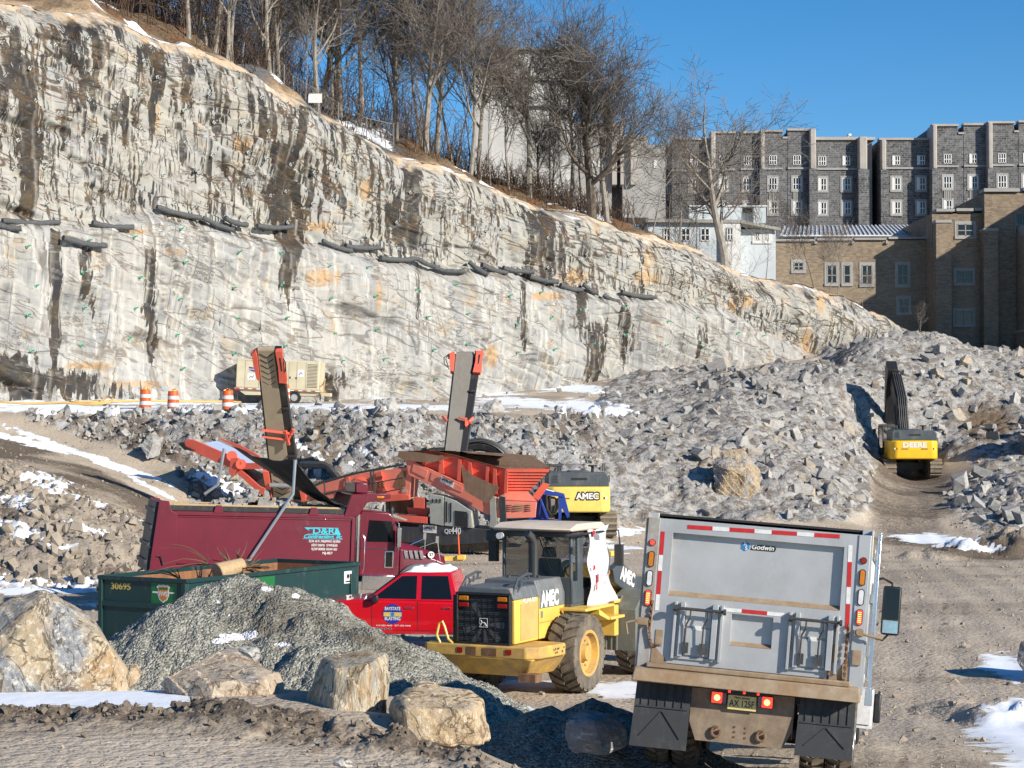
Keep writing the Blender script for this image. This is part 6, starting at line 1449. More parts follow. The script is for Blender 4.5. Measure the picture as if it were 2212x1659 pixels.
# screen box (left of the hopper)
sb = slab('screen_box', 'orange2', [(640, 1068), (700, 1044), (774, 1023), (884, 1008), (890, 1024), (884, 1076), (838, 1074), (800, 1078), (780, 1070), (640, 1086)], .1, 2.2, bevel=.02)
slab('spring_bracket', 'orange', [(812, 1022), (824, 1018), (829, 1050), (838, 1062), (818, 1068), (808, 1048)], -.15, .3, sb, bevel=.01); slab('side_window', 'rust', [(862, 1024), (868, 1018), (876, 1018), (876, 1050), (860, 1056), (850, 1050)], .07, .04, sb)
for x in (812, 821, 829):
    p = SP(x, 1046, -.2); MB().tube([(p.x + .07 * math.cos(a_), p.y + .07 * math.sin(a_), p.z - .18 + a_ * .012) for a_ in [k * .8 for k in range(34)]], .016, 4).build('spring', M['rustplate'], sb)
for x in (745, 768, 800): slab('rib', 'orange', [(x, 1032), (x + 8, 1030), (x + 14, 1064), (x - 6, 1066)], .0, .12, sb)
mb = MB()
for k in range(13): a_ = R(-10 + k * 16); p = SP(778 + 13 * math.cos(a_), 1050 - 14 * math.sin(a_), -.05); mb.cyl(p, p + Vector((0, .12, 0)), .12, n=6)
mb.build('flywheel_guard', M['orange'], sb)
slab('lower_ledge', 'orange', [(806, 1073), (872, 1066), (884, 1070), (884, 1080), (830, 1084), (806, 1082)], -.15, .5, bevel=.02); slab('label_panel', 'palegrey', [(868, 1056), (879, 1057), (879, 1065), (868, 1064)], .04, .05, sb)
rl_ = MB(); pa = [SP(x, y, -.5) for x, y in [(640, 1066), (700, 1040), (774, 1021), (872, 1003)]]; rl_.tube(pa, .05, 6); rl_.tube([p + Vector((0, 0, -.55)) for p in pa], .025, 5); rl_.tube([p + Vector((0, 0, -1.0)) for p in pa], .025, 5)
for x, y in ((700, 1040), (745, 1028), (800, 1017), (806, 1016)): p = SP(x, y, -.5); rl_.tube([p, p + Vector((.1, 0, -1.3))], .04, 5)
rl_.build('walkway_rail', M['dark'], sm)
# discharge conveyor towards the left
slab('tail_conveyor', 'orange', [(395, 958), (404, 948), (420, 951), (500, 985), (520, 1000), (600, 1000), (598, 1012), (520, 1014), (560, 1050), (640, 1085), (636, 1096), (560, 1066), (500, 1012), (408, 972), (396, 967)], .0, .22, bevel=.012)
slab('tail_conveyor', 'orange', [(470, 948), (476, 947), (520, 962), (560, 985), (562, 994), (520, 974)], 2.2, .15)
quad('conveyor_belt', 'bluebelt', [(440, 957, .25), (470, 952, 1.9), (540, 984, 1.9), (640, 1028, 2.2), (640, 1042, .9), (520, 1000, .25)], .03)
quad('conveyor_belt', 'beltg', [(470, 951, 1.9), (475, 949, 2.2), (560, 990, 2.2), (552, 1000, 1.9)], .03)
slab('conveyor_head', 'black', [(388, 956), (397, 955), (400, 964), (420, 973), (398, 972), (386, 960)], -.15, .2)
for x, y in ((500, 985), (520, 1003)): p = SP(x, y, -.1); MB().cyl(p, p + Vector((0, .3, 0)), .22, n=14).build('pivot', M['orange'], sm)
slab('drive_motor', 'orange', [(498, 990), (512, 988), (524, 1000), (512, 1014), (502, 1030), (494, 1016)], -.12, .3, bevel=.02)
slab('under_truss', 'dark', [(524, 1010), (596, 1046), (640, 1075), (640, 1100), (560, 1060), (520, 1025)], .4, 1.4)
mb = MB(); pa = [SP(x, y, 3) for x, y in [(650, 1003), (700, 1004), (712, 1010), (742, 1046)]]; mb.tube(pa, .16, 6); mb.build('far_guard', M['dark'], sm)
# tall raised side conveyors
def tall(tb0, tb1, bb0, bb1, ytop, ybot, d0, d1, chev, xs):
    c = empty('raised_conveyor', (0, 0, 0)); c.parent = sm
    def Q(u, v, dd=0.0):
        xl = tb0 + (bb0 - tb0) * v; xr = tb1 + (bb1 - tb1) * v; return P(xl + (xr - xl) * u, ytop + (ybot - ytop) * v, d0 + (d1 - d0) * v + dd) - ORG
    nf = ((Q(1, 0) - Q(0, 0)).cross(Q(0, 1) - Q(0, 0))).normalized()
    if nf.y > 0: nf = -nf
    b = MB(); w_ = 10
    p = [Q(0, 0), Q(1, 0), Q(1, 1), Q(0, 1)]; b.add(p + [q_ - nf * .28 for q_ in p], [(3, 2, 1, 0), (4, 5, 6, 7), (0, 1, 5, 4), (1, 2, 6, 5), (2, 3, 7, 6), (3, 0, 4, 7)])
    hr = (Q(1, 0) - Q(0, 0)).normalized(); b.cyl(Q(0, 0) - nf * .14, Q(1, 0) - nf * .14, .145, n=16)
    bo = b.build('conveyor_belt', M['belt' if chev else 'beltg'], c, smooth=30)
    if chev:
        m = MB()
        for i in range(26):
            v = (i + .6) / 27; 
            for s_ in (-1, 1): m.bar(Q(.5, v + .018) + nf * .01, Q(.5 + .40 * s_, v - .008) + nf * .01, .03, .035, nf)
        m.build('chevron_cleats', M['rubber'], bo)
    # side frame: a black channel on the right, thin one on the left
    fm = MB()
    for (ua, ub, th) in ((-.10, -.0, .34), (1.0, 1.42, .45)):
        q_ = [Q(ua, .0), Q(ub, .0), Q(ub - (.0), 1), Q(ua, 1)]
        fm.add([k_ - nf * .04 for k_ in q_] + [k_ - nf * th for k_ in q_], [(3, 2, 1, 0), (4, 5, 6, 7), (0, 1, 5, 4), (1, 2, 6, 5), (2, 3, 7, 6), (3, 0, 4, 7)])
    for v in (.0, .38, .7, 1.0): fm.cyl(Q(1.05, v) + nf * .06, Q(1.40, v) + nf * .06, .07, n=8)
    fmo = fm.build('side_channel', M['black'], c, .008)
    def plate(nm, mt, uv, th=.06, k=.10):
        q_ = [Q(*z) + nf * k for z in uv]; n_ = len(q_)
        return MB().add(q_ + [z - nf * th for z in q_], [tuple(range(n_)), tuple(range(n_, 2 * n_))[::-1]] + [(i, (i + 1) % n_, (i + 1) % n_ + n_, i + n_) for i in range(n_)]).build(nm, M[mt], c, .008)
    plate('head_plate', 'orange', [(-.38, .01), (-.10, -.01), (-.04, .03), (-.04, .19), (-.22, .18), (-.32, .09)], .3)
    plate('head_plate', 'orange', [(1.12, -.01), (1.55, -.015), (1.52, .06), (1.60, .16), (1.55, .205), (1.10, .20), (1.16, .10)], .25, .14)
    plate('head_slot', 'black', [(1.30, .03), (1.40, .03), (1.40, .12), (1.32, .12)], .02, .15)
    m = MB().cyl(Q(-.45, .02) - nf * .1, Q(-.05, .02) - nf * .1, .12, n=12).cyl(Q(1.05, .02) - nf * .1, Q(1.5, .02) - nf * .1, .13, n=12); m.build('drive_drum', M['rustplate'], c)
    s_ = xs; m = MB().tube([Q(.5 + s_ * .95, .02) + nf * .05, Q(.5 + s_ * 1.15, .06) + nf * .15, Q(.5 + s_ * 1.1, .12) + nf * .15, Q(.5 + s_ * .9, .14)], .025, 5).tube([Q(.5 + s_ * .95, .03) + nf * .05, Q(.5 + s_ * 1.05, .07) + nf * .12, Q(.5 + s_ * .8, .16)], .022, 5); m.build('hydraulic_hose', M['black'], c)
    vb = .52 if chev else .66
    m = MB().bar(Q(-.22, vb) + nf * .1, Q(1.5, vb + .02) + nf * .15, .10, .10).bar(Q(-.22, vb + .045) + nf * .1, Q(1.1, vb + .06) + nf * .15, .08, .08) if chev else MB().bar(Q(.62, vb - .01) + nf * .15, Q(1.5, vb + .05) + nf * .2, .09, .09).bar(Q(-.4, vb - .03) + nf * .1, Q(-.1, vb + .02) + nf * .1, .10, .10)
    m.bar(Q(1.1, vb + .07) + nf * .15, Q(1.55, vb - .01) + nf * .15, .10, .12).bar(Q(1.1, vb + .0) + nf * .15, Q(1.2, vb + .09) + nf * .2, .10, .12)
    m.build('fold_bracket', M['orange'], c)
    if chev:
        for (ua, ub) in ((-.42, -.10), (1.32, 1.62)):
            plate('tail_support', 'orange', [(ua, .80), (ub, .80), (ub + .05, 1.0), (ua + .12, 1.0)], .3)
        MB().cyl(Q(-.1, .88) + nf * .2, Q(1.25, .885) + nf * .2, .09, n=10).build('tail_roller', M['galv'], c)
tall(556.5, 591.5, 591.5, 633.5, 759.5, 1080, 79.0, 83.0, True, 1)
tall(985.5, 1023.5, 960.5, 993, 763, 982, 86.5, 84.2, False, -1)

# ---- blue belt unit beside the yellow excavator ----
BD = 83.5
bu = empty('belt_unit', P(1195, 1128, BD), (0, 0, 0), 'blue steel belt unit with rolled grey rubber between the hopper and the excavator', 'belt unit')
def BP(x, y, d=0): return P(x, y, BD + d) - bu.location
def bslab(nm, mt, pts, off, th, bev=.01):
    fr = [BP(x, y, off) for x, y in pts]; n = len(pts); return MB().add(fr + [p + Vector((0, th, 0)) for p in fr], [tuple(range(n))[::-1], tuple(range(n, 2 * n))] + [(i, (i + 1) % n, (i + 1) % n + n, i + n) for i in range(n)]).build(nm, M[mt], bu, bev)
bslab('frame', 'blue', [(1160, 1068), (1172, 1062), (1180, 1070), (1186, 1118), (1176, 1128), (1140, 1130), (1146, 1112), (1158, 1100)], .3, 1.2)
bslab('frame', 'blue', [(1206, 1068), (1220, 1070), (1231, 1114), (1226, 1120), (1214, 1098), (1212, 1124), (1206, 1124)], .0, .2)
bslab('strut', 'blue', [(1164, 1075), (1168, 1074), (1185, 1116), (1180, 1120)], -.1, .15); bslab('top_plate', 'blue', [(1166, 1060), (1178, 1058), (1220, 1068), (1218, 1074), (1168, 1068)], -.05, 1.2)
m = MB(); 
pr = [BP(1182, 1072, .1), BP(1204, 1076, .1), BP(1205, 1096, .0), BP(1198, 1110, .0), BP(1188, 1112, .0), BP(1182, 1100, .1)]
m.add(pr + [p + Vector((0, 1, 0)) for p in pr], [(5, 4, 3, 2, 1, 0), (6, 7, 8, 9, 10, 11)] + [(i, (i + 1) % 6, (i + 1) % 6 + 6, i + 6) for i in range(6)]); bel = m.build('rubber_belt', M['beltg'], bu, .12, seg=3)
MB().tube([BP(1180, 1074, .05), BP(1182, 1100, -.05), BP(1190, 1113, -.05), BP(1199, 1110, -.05), BP(1206, 1096, -.03), BP(1205, 1076, .05)], .05, 6).tube([BP(1188, 1074, .05), BP(1190, 1104, -.04), BP(1197, 1106, -.04), BP(1200, 1090, -.02)], .04, 6).build('belt_edge', M['rubber'], bel)
bslab('legs', 'blue', [(1150, 1122), (1212, 1124), (1212, 1132), (1150, 1136)], .1, 1.0); bslab('snow_cap', 'snow', [(1170, 1057.5), (1178, 1056.5), (1198, 1062), (1196, 1064), (1176, 1061)], .1, .8)

# ---- compressor trailer on the ledge ----
GD = 112.8
ct = empty('compressor_trailer', P(600, 871, GD), (0, R(2.4), R(-3)), 'beige towable compressor trailer with louvred side, parked against the cliff foot', 'compressor trailer')
m = MB().box(-2.45, 2.30, -.0, 2.2, .80, 2.45); cbx = m.build('housing', M['beige'], ct, .05, seg=3)
MB().box(-2.5, 2.35, -.05, 2.2, .72, .80).prism([(-2.4, .72), (2.3, .72), (2.1, .48), (-1.9, .40)], 1, .1, 2.1).box(2.3, 2.9, .6, 1.2, .5, .7).build('chassis', M['beige'], ct, .01)
tp = MB(); tq = MB()
for i in range(20): (tp if i % 2 == 0 else tq).box(-2.45 + i * .24, -2.45 + (i + 1) * .24, -.056, -.052, .735, .785)
tp.build('red_tape', M['red_t'], ct); tq.build('white_tape', M['white_t'], ct)
m = MB()
for i in range(17): m.box(1.60, 2.18, -.006, .0, .96 + i * .08, .99 + i * .08)
m.build('louvre', M['ink'], cbx)
m = MB()
for x in (-1.95, -1.15, .55, 1.0, 1.52): m.box(x, x + .014, -.004, 0, .86, 2.38)
m.box(-1.95, -1.15, -.004, 0, 2.33, 2.345).build('door_gap', M['dark'], cbx)
MB().box(-1.80, -1.36, -.006, 0, 1.26, 1.62).box(1.08, 1.42, -.006, 0, 1.55, 1.95).build('notice', M['white_t'], cbx); MB().tube([(-1.70, -.01, 1.36), (-1.6, -.01, 1.48), (-1.5, -.01, 1.40), (-1.44, -.01, 1.52)], .02, 4).tube([(1.15, -.01, 1.65), (1.25, -.01, 1.8), (1.34, -.01, 1.7)], .018, 4).build('print', M['ink'], cbx)
MB().prism([(-1.74, 2.0), (-1.36, 1.96), (-1.40, 1.72), (-1.70, 1.80)], 1, -.006, 0).build('maker_badge', M['dblue'], cbx)
text_obj('lettering', 'DOOSAN', .12, TM(-1.55, -.012, 1.86), M['white'], cbx, .002, .002, fit=.36)
MB().box(-1.17, -1.10, -.015, 0, 1.50, 1.62).box(.60, .67, -.015, 0, 1.42, 1.54).box(.95, 1.02, -.015, 0, 1.4, 1.52).build('latch', M['ink'], cbx)
for x in (-2.4, -2.2): MB().cyl((x, -.053, .66), (x, -.06, .66), .06, n=12).build('tail_lamp', M['redlens'], ct)
for x in (-.55, .92):
    wh = empty('axle', (x, 0, .36)); wh.parent = ct; 
    MB().lathe([(-.12, .2), (-.12, .36), (.1, .36), (.12, .2)], (0, .15, 0), 1, 24).build('tyre', M['rubber'], wh); MB().cyl((0, .05, 0), (0, .1, 0), .2, n=20).build('rim', M['alu'], wh)
MB().tube([(2.3, .2, 1.0), (2.5, .1, 1.15), (2.62, .1, 1.5), (2.55, .1, .9), (2.7, .1, .75), (2.4, .1, .7)], .035, 6).build('hose_hook', M['hose'], ct)
MB().box(2.35, 2.42, .1, .2, 0, .6).box(-2.38, -2.32, .1, .15, .1, .5).build('stand', M['dark'], ct)

# ---- drum barricades ----
def barrel(x, y, d, rz, lab, first=[None]):
    loc = P(x, y, d); loc.z = max(loc.z - .05, gz(loc.x, loc.y))
    if first[0] is None:
        t = empty('traffic_barrel', loc, (0, 0, 0), lab, 'traffic barrel', 'orange and white drum barricades along the ledge')
        MB().lathe([(0, .001), (0, .42), (.06, .42), (.10, .30)], (0, 0, 0), 2, 20).build('rubber_base', M['rubber'], t)
        segs = [(.08, .30, .30, 'barrel_o'), (.24, .30, .285, 'white_t'), (.44, .285, .28, 'barrel_o'), (.60, .28, .27, 'white_t'), (.78, .27, .25, 'barrel_o')]
        for i, (z, r0, r1, m) in enumerate(segs):
            z1 = segs[i + 1][0] if i < 4 else 1.02
            MB().lathe([(z, r0), (z1 - .02, r1), (z1, r1 - .02)] + ([(z1, .001)] if i == 4 else []), (0, 0, 0), 2, 20).build('band', M[m], t)
        MB().tube([(-.1, 0, 1.0), (-.08, 0, 1.1), (.08, 0, 1.1), (.1, 0, 1.0)], .025, 5).build('handle', M['barrel_o'], t)
        MB().tube([(-.18, -.1, 1.02), (0, -.14, 1.06), (.1, -.1, 1.12), (.16, .1, 1.03), (.24, -.1, .98)], .03, 4).build('yellow_ribbon', M['yellow'], t); first[0] = t
    else: t = copy_tree(first[0]); t.location = loc; t['label'] = lab
    t.rotation_euler = (0, 0, R(rz)); return t
barrel(314, 886, 98.6, 0, 'orange and white traffic barrel, leftmost of those on the ledge')
barrel(374, 887, 98.4, 70, 'orange and white traffic barrel, second from the left on the ledge')
barrel(492, 888, 98.3, 150, 'orange and white traffic barrel just left of the compressor trailer'); barrel(615, 868, 110, 30, 'orange and white traffic barrel half hidden behind the raised chevron conveyor')
# ---- yellow air hose along the ledge ----
pts = [P(x, y, d) for x, y, d in [(-60, 883, 103), (60, 880, 104), (140, 878, 104.5), (200, 876, 104), (235, 874, 104), (244, 869, 105), (232, 864, 105.5), (215, 869, 105), (190, 876, 104.5), (150, 874, 105), (230, 871, 106), (300, 872, 107), (380, 872, 108), (440, 873, 109), (490, 871, 111), (520, 870, 112)]]
for p in pts: p.z = gz(p.x, p.y) + .08
pts[5].z += .25; pts[6].z += .35; pts[4].z += .12
h = MB().tube(pts, .06, 6).build('air_hose', M['hose'], None, smooth=180); tag(h, 'long yellow air hose looped along the snowy ledge by the barrels', 'hose')
# ---- yellow marker bar with orange wand ----
mk = empty('marker_stand', P(975, 1212, 66), (0, 0, R(-8)), 'low yellow steel bar with an upright orange wand beside the maroon truck', 'marker stand')
MB().box(-.38, .4, 0, .12, 0, .16).box(.2, .46, -.1, .2, .05, .2).box(-.38, -.2, -.1, .3, 0, .1).build('bar', M['yellow'], mk, .01); MB().cyl((.26, .05, .1), (.22, .05, .9), .028, n=8).build('wand', M['barrel_o'], mk)
for k in range(3): pass
# ================= ROCKS =================
def hull_rock(name, pts, d, mat, seed, label, amp=.035, group=None, cat='boulder', sub=5):
    """pts: (x, y, depth offset) silhouette read off the photo, closed as a convex block"""
    c = P(sum(p[0] for p in pts) / len(pts), max(p[1] for p in pts), d); bm = bmesh.new()
    for x, y, o in pts: bm.verts.new(P(x, y, d + o) - c)
    r = bmesh.ops.convex_hull(bm, input=bm.verts[:])
    bmesh.ops.delete(bm, geom=[v for v in bm.verts if not v.link_faces], context='VERTS')
    bmesh.ops.bevel(bm, geom=bm.edges[:], offset=.018, segments=1, affect='EDGES', profile=.5)
    bmesh.ops.triangulate(bm, faces=bm.faces[:])
    for k in range(sub):
        ed = [e for e in bm.edges if e.calc_length() > .055]
        if not ed: break
        bmesh.ops.subdivide_edges(bm, edges=ed, cuts=1); bmesh.ops.triangulate(bm, faces=[f for f in bm.faces if len(f.verts) > 3])
    bm.normal_update(); V = np.array([v.co[:] for v in bm.verts]); N = np.array([v.normal[:] for v in bm.verts])
    w_ = V @ np.array([[.9, .2, .1], [.1, .9, .3], [-.3, .2, .8]])
    n = fbm(w_[:, 0] * 2.2 + seed, w_[:, 2] * 2.2 + w_[:, 1] * 1.3, 4, seed) + .35 * fbm(w_[:, 0] * 7, w_[:, 2] * 3 + w_[:, 1] * 5, 3, seed + 4)
    lay = ((w_[:, 0] * 3.1 + w_[:, 2] * 5 + fbm(w_[:, 1] * 2, w_[:, 2] * 2, 2, 5)) % 1.0) - .5
    V = V + N * (n * amp * 1.2 + lay * amp * .6)[:, None]
    for v, q in zip(bm.verts, V): v.co = q
    me = bpy.data.meshes.new(name); bm.to_mesh(me); bm.free()
    o = link_mesh(name, me, mat, None, 28); o.location = c; tag(o, label, cat, group); return o
def boulder_mat(name, cols, vein=(.70, .64, .52), wsc=(1, 1, 1), gf=.5):
    s = NT(name); c = s.coord('Object', wsc); n = s.noise(c, 1.6, 6, .62, .8); f = s.noise(c, 14, 5, .75); g = s.noise(s.coord('Object'), .9, 4, .5, .5)
    col = s.ramp(n, [(.3, cols[0]), (.48, cols[1]), (.62, cols[2]), (.75, cols[0])])
    col = s.mix(s.mr(g, .46 + .1 * (1 - gf), .56 + .1 * (1 - gf)), col, s.ramp(f, [(.3, (.18, .185, .19)), (.7, (.36, .37, .38))]))
    col = s.mix(s.mr(f, .52, .64, 0, .75), col, (*vein, 1))
    col = s.mix(s.mr(s.noise(c, 4, 5, .8, 1.5), .55, .60, 0, .85), col, (.16, .11, .07, 1)); col = s.mix(s.mr(s.math('ABSOLUTE', s.math('SUBTRACT', s.noise(c, 1.3, 5, .6, 1.0), .5)), .004, .014, .8, 0), col, (.07, .05, .035, 1))
    s.out(col, .9, 0, .25); s.bump(s.math('ADD', n, s.math('MULTIPLY', f, .8)), .9, .03); return s.m
mb1 = boulder_mat('boulder_ochre', [(.36, .28, .18), (.48, .38, .25), (.38, .25, .13)], gf=1.2)
mb2 = boulder_mat('boulder_tan', [(.34, .27, .20), (.46, .38, .29), (.36, .25, .16)], gf=.6)
mb3 = boulder_mat('boulder_banded', [(.36, .30, .22), (.52, .46, .35), (.36, .23, .11)], wsc=(2.6, 2.6, .5), gf=.3)
mb4 = boulder_mat('boulder_sand', [(.38, .28, .17), (.48, .37, .24), (.42, .31, .19)], gf=.2)
hull_rock('boulder', [(-90, 1500, .2), (-60, 1330, .5), (30, 1296, .9), (94, 1270, .35), (82, 1300, .1), (-10, 1440, -.35), (-20, 1500, -.4), (196, 1330, .6), (232, 1385, -.1), (292, 1460, .4), (276, 1500, .1), (235, 1500, -.3), (-60, 1480, 1.2), (240, 1490, 1.2)], 21.2, mb1, 3, 'largest boulder, peaked ochre and grey, at the left edge of the snow bank')
hull_rock('boulder', [(278, 1440, .3), (295, 1432, .4), (308, 1455, .4), (296, 1482, .1), (275, 1488, .1), (290, 1450, .8)], 21.3, mb4, 8, 'small brown stone tucked against the right foot of the largest boulder', .02)
hull_rock('boulder', [(338, 1478, .2), (358, 1464, .0), (430, 1428, .5), (500, 1396, .9), (548, 1418, .7), (606, 1452, .4), (618, 1525, .0), (592, 1545, -.15), (440, 1530, -.45), (470, 1478, -.40), (560, 1470, -.30), (375, 1515, -.1), (400, 1490, 1.2), (600, 1520, 1.1)], 20.4, mb2, 11, 'long low tan boulder with a brown shaded face, left of the banded block')
hull_rock('boulder', [(510, 1400, .0), (530, 1393, .1), (560, 1398, .1), (567, 1420, .1), (558, 1435, .0), (520, 1440, .1), (540, 1410, -.15), (540, 1415, .5)], 22.2, boulder_mat('boulder_grey', [(.30, .31, .30), (.38, .385, .37), (.34, .34, .33)], gf=.5), 14, 'small pale grey boulder at the pile foot behind the long tan boulder', .02)
hull_rock('boulder', [(654, 1560, .2), (660, 1520, .3), (686, 1440, .5), (700, 1420, .5), (745, 1412, .6), (815, 1404, .5), (838, 1412, .3), (842, 1470, .1), (836, 1540, .0), (826, 1570, -.05), (780, 1572, -.3), (716, 1566, -.35), (724, 1442, -.15), (800, 1432, -.28), (675, 1550, 1.0), (720, 1420, 1.1), (830, 1560, 1.0)], 19.5, mb3, 17, 'upright block boulder with vertical white, grey and rusty banding', .03)
hull_rock('boulder', [(838, 1535, .2), (846, 1512, .2), (906, 1470, .5), (1012, 1490, .5), (1044, 1512, .3), (1060, 1600, .1), (1040, 1612, -.15), (880, 1600, -.35), (872, 1530, -.3), (1016, 1536, -.30), (920, 1480, 1.0), (1050, 1590, .9), (860, 1560, 1.0)], 18.6, mb4, 23, 'sandy flat-topped boulder, rightmost in the row beside the dark mound')
hull_rock('boulder', [(1218, 1590, .1), (1225, 1560, .2), (1262, 1534, .3), (1330, 1540, .3), (1352, 1570, .2), (1358, 1610, .1), (1300, 1632, -.2), (1236, 1625, -.1), (1280, 1560, -.2), (1290, 1560, .8), (1340, 1600, .8)], 23.0, M['rub'], 29, 'grey boulder in deep shade beside the silver dump truck', .03)
hull_rock('boulder', [(2196, 1425, .0), (2205, 1390, .2), (2240, 1360, .4), (2290, 1350, .5), (2330, 1390, .4), (2345, 1450, .2), (2300, 1480, -.3), (2220, 1470, -.3), (2240, 1400, -.2), (2260, 1380, 1.3), (2320, 1440, 1.2)], 42.5, M['rub'], 31, 'dark boulder cut by the right picture edge beside the snow', .03)
hull_rock('boulder', [(712, 1652, 0), (722, 1640, .05), (745, 1634, .1), (764, 1642, .05), (768, 1656, 0), (745, 1662, -.05), (735, 1645, -.06), (740, 1650, .15)], 14.6, boulder_mat('stone_pale', [(.42, .40, .36), (.5, .48, .44), (.45, .4, .33)], gf=.4), 37, 'loose pale stone on the dirt at the bottom edge', .008)
bld = [(870, 870, 100.5), (1055, 868, 101), (915, 905, 98), (640, 955, 93), (750, 930, 95.5)]
hull_rock('boulder', [(800, 895, 0), (818, 862, .3), (850, 858, .4), (868, 885, .4), (880, 905, .3), (830, 912, -.2), (840, 880, -.3), (840, 870, 1.5)], 97.5, M['rub'], 41, 'striped grey boulder on the ledge brink between the two conveyors', .06)
hull_rock('boulder', [(1038, 884, 0), (1050, 868, .3), (1072, 862, .5), (1092, 882, .4), (1090, 890, .1), (1055, 892, -.3), (1065, 875, -.2), (1070, 870, 1.2)], 99.5, M['rub'], 43, 'buff boulder on the snowy ledge right of the second tall conveyor', .05)
hull_rock('boulder', [(300, 960, 0), (330, 940, .3), (352, 945, .4), (345, 985, .2), (318, 992, -.3), (330, 960, -.3), (335, 955, 1.0)], 91.5, M['rub'], 47, 'angular grey boulder on the slope below the two left barrels', .06)
hull_rock('boulder', [(1538, 1000, 0), (1560, 972, .5), (1608, 968, .8), (1640, 1020, .6), (1645, 1070, .2), (1600, 1092, -.4), (1545, 1080, -.3), (1570, 1010, -.5), (1610, 1030, -.5), (1600, 1000, 2.0)], 96.5, boulder_mat('boulder_orange', [(.30, .26, .21), (.40, .32, .22), (.38, .27, .15)], vein=(.45, .38, .28), gf=1.0), 51, 'large orange-stained slab at the foot of the rubble above the silver truck', .10)
# ---- gravel pile ----
def gravel_pile():
    xs = np.linspace(-9.5, 2.2, 420); ys = np.linspace(26.5, 41.5, 380); X, Y = np.meshgrid(xs, ys)
    pk = [(455, 1256, 35.2, .64), (510, 1234, 35.3, .60), (560, 1250, 35.0, .62), (605, 1276, 34.6, .62), (400, 1312, 33.2, .62), (700, 1318, 33.8, .60), (770, 1352, 33.2, .60), (850, 1400, 33.0, .58), (930, 1450, 32.6, .55), (300, 1370, 33.4, .6), (640, 1262, 36.4, .62), (720, 1300, 36.5, .6), (800, 1345, 36.5, .6), (600, 1360, 31.5, .6), (690, 1380, 30.8, .6)]
    wx = X + .25 * fbm(X * .8, Y * .8, 3, 201); wy = Y + .3 * fbm(X * .8 + 5, Y * .8, 3, 202)
    H = np.full(X.shape, -9.0)
    for x, y, d, sl_ in pk:
        p = P(x, y, d); H = np.maximum(H, p.z + .03 - sl_ * np.sqrt((wx - p.x) ** 2 + (wy - p.y) ** 2 + .04))
    H = H + .16 * fbm(X * 1.3, Y * 1.3, 3, 203) - .16 * np.abs(fbm(X * 2.4, Y * 1.2, 3, 207)) + .06 * np.abs(fbm(X * 5, Y * 5, 3, 204)) + .05 * vnoise(X * 13, Y * 13, 205) + .035 * vnoise(X * 26, Y * 26, 206) + .06
    g = ground_z(X, Y); ok = H > g - .06
    H = np.maximum(H, g - .12)
    F_ = grid_faces(*X.shape); k = ok.ravel()[F_].any(1)
    px, py = proj(X, Y, H)
    sn = np.zeros(X.shape)
    for a in ((575, 1272, 22, 9), (512, 1375, 55, 12), (475, 1385, 25, 10), (540, 1368, 26, 9), (610, 1392, 24, 5), (640, 1288, 14, 6), (470, 1300, 8, 6), (495, 1330, 5, 4), (720, 1295, 8, 4)):
        sn = np.maximum(sn, 1 - np.hypot((px - a[0]) / a[2], (py - a[1]) / a[3]))
    sn = sn + .5 * fbm(X * 4, Y * 4, 3, 209) - .12
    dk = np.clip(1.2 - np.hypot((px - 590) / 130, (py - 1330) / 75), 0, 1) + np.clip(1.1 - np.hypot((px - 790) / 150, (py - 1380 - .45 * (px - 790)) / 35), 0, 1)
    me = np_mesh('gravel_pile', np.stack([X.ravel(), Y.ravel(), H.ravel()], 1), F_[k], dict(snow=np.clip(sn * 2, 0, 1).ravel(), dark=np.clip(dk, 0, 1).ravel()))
    s = NT('gravel'); c = s.n('NewGeometry').outputs['Position']; v = s.vor(c, 24, 'F1', 'Color'); v2 = s.vor(c, 24); b = s.noise(c, 2.5, 5, .7)
    col = s.ramp(v, [(0, (.10, .095, .08)), (.5, (.30, .295, .255)), (1, (.50, .495, .43))])
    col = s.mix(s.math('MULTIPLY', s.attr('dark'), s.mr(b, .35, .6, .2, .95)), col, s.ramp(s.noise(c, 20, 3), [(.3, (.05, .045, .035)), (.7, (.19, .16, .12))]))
    col = s.mix(s.mr(s.math('ADD', s.attr('snow'), s.math('MULTIPLY', s.math('SUBTRACT', b, .5), .8)), .45, .52), col, (.85, .87, .92, 1))
    s.out(col, .95, 0, .2); s.bump(s.math('ADD', s.math('SUBTRACT', 1.0, v2), s.math('MULTIPLY', s.noise(c, 50, 2), .5)), 1, .05)
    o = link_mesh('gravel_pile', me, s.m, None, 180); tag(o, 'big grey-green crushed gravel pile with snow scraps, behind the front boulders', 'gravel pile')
    return s.m
MGV = gravel_pile()
def dirt_pile():
    xs = np.linspace(-1.2, 3.0, 150); ys = np.linspace(20.8, 29, 180); X, Y = np.meshgrid(xs, ys); H = np.full(X.shape, -9.0)
    for x, y, d, sl_ in ((1280, 1502, 25.0, .5), (1190, 1520, 25, .5), (1340, 1530, 24.5, .5), (1130, 1550, 25.5, .45)):
        p = P(x, y, d); H = np.maximum(H, p.z - sl_ * np.hypot(X - p.x, (Y - p.y) * .8))
    H += .12 * fbm(X * 1.5, Y * 1.5, 4, 213) + .03 * vnoise(X * 10, Y * 10, 4); g = ground_z(X, Y); ok = H > g - .05; H = np.maximum(H, g - .1); F_ = grid_faces(*X.shape); k = ok.ravel()[F_].any(1)
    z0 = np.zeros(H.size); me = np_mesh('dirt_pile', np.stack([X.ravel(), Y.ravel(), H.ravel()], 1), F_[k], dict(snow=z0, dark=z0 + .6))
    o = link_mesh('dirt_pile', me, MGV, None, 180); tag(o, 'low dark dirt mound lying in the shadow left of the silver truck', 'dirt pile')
dirt_pile()
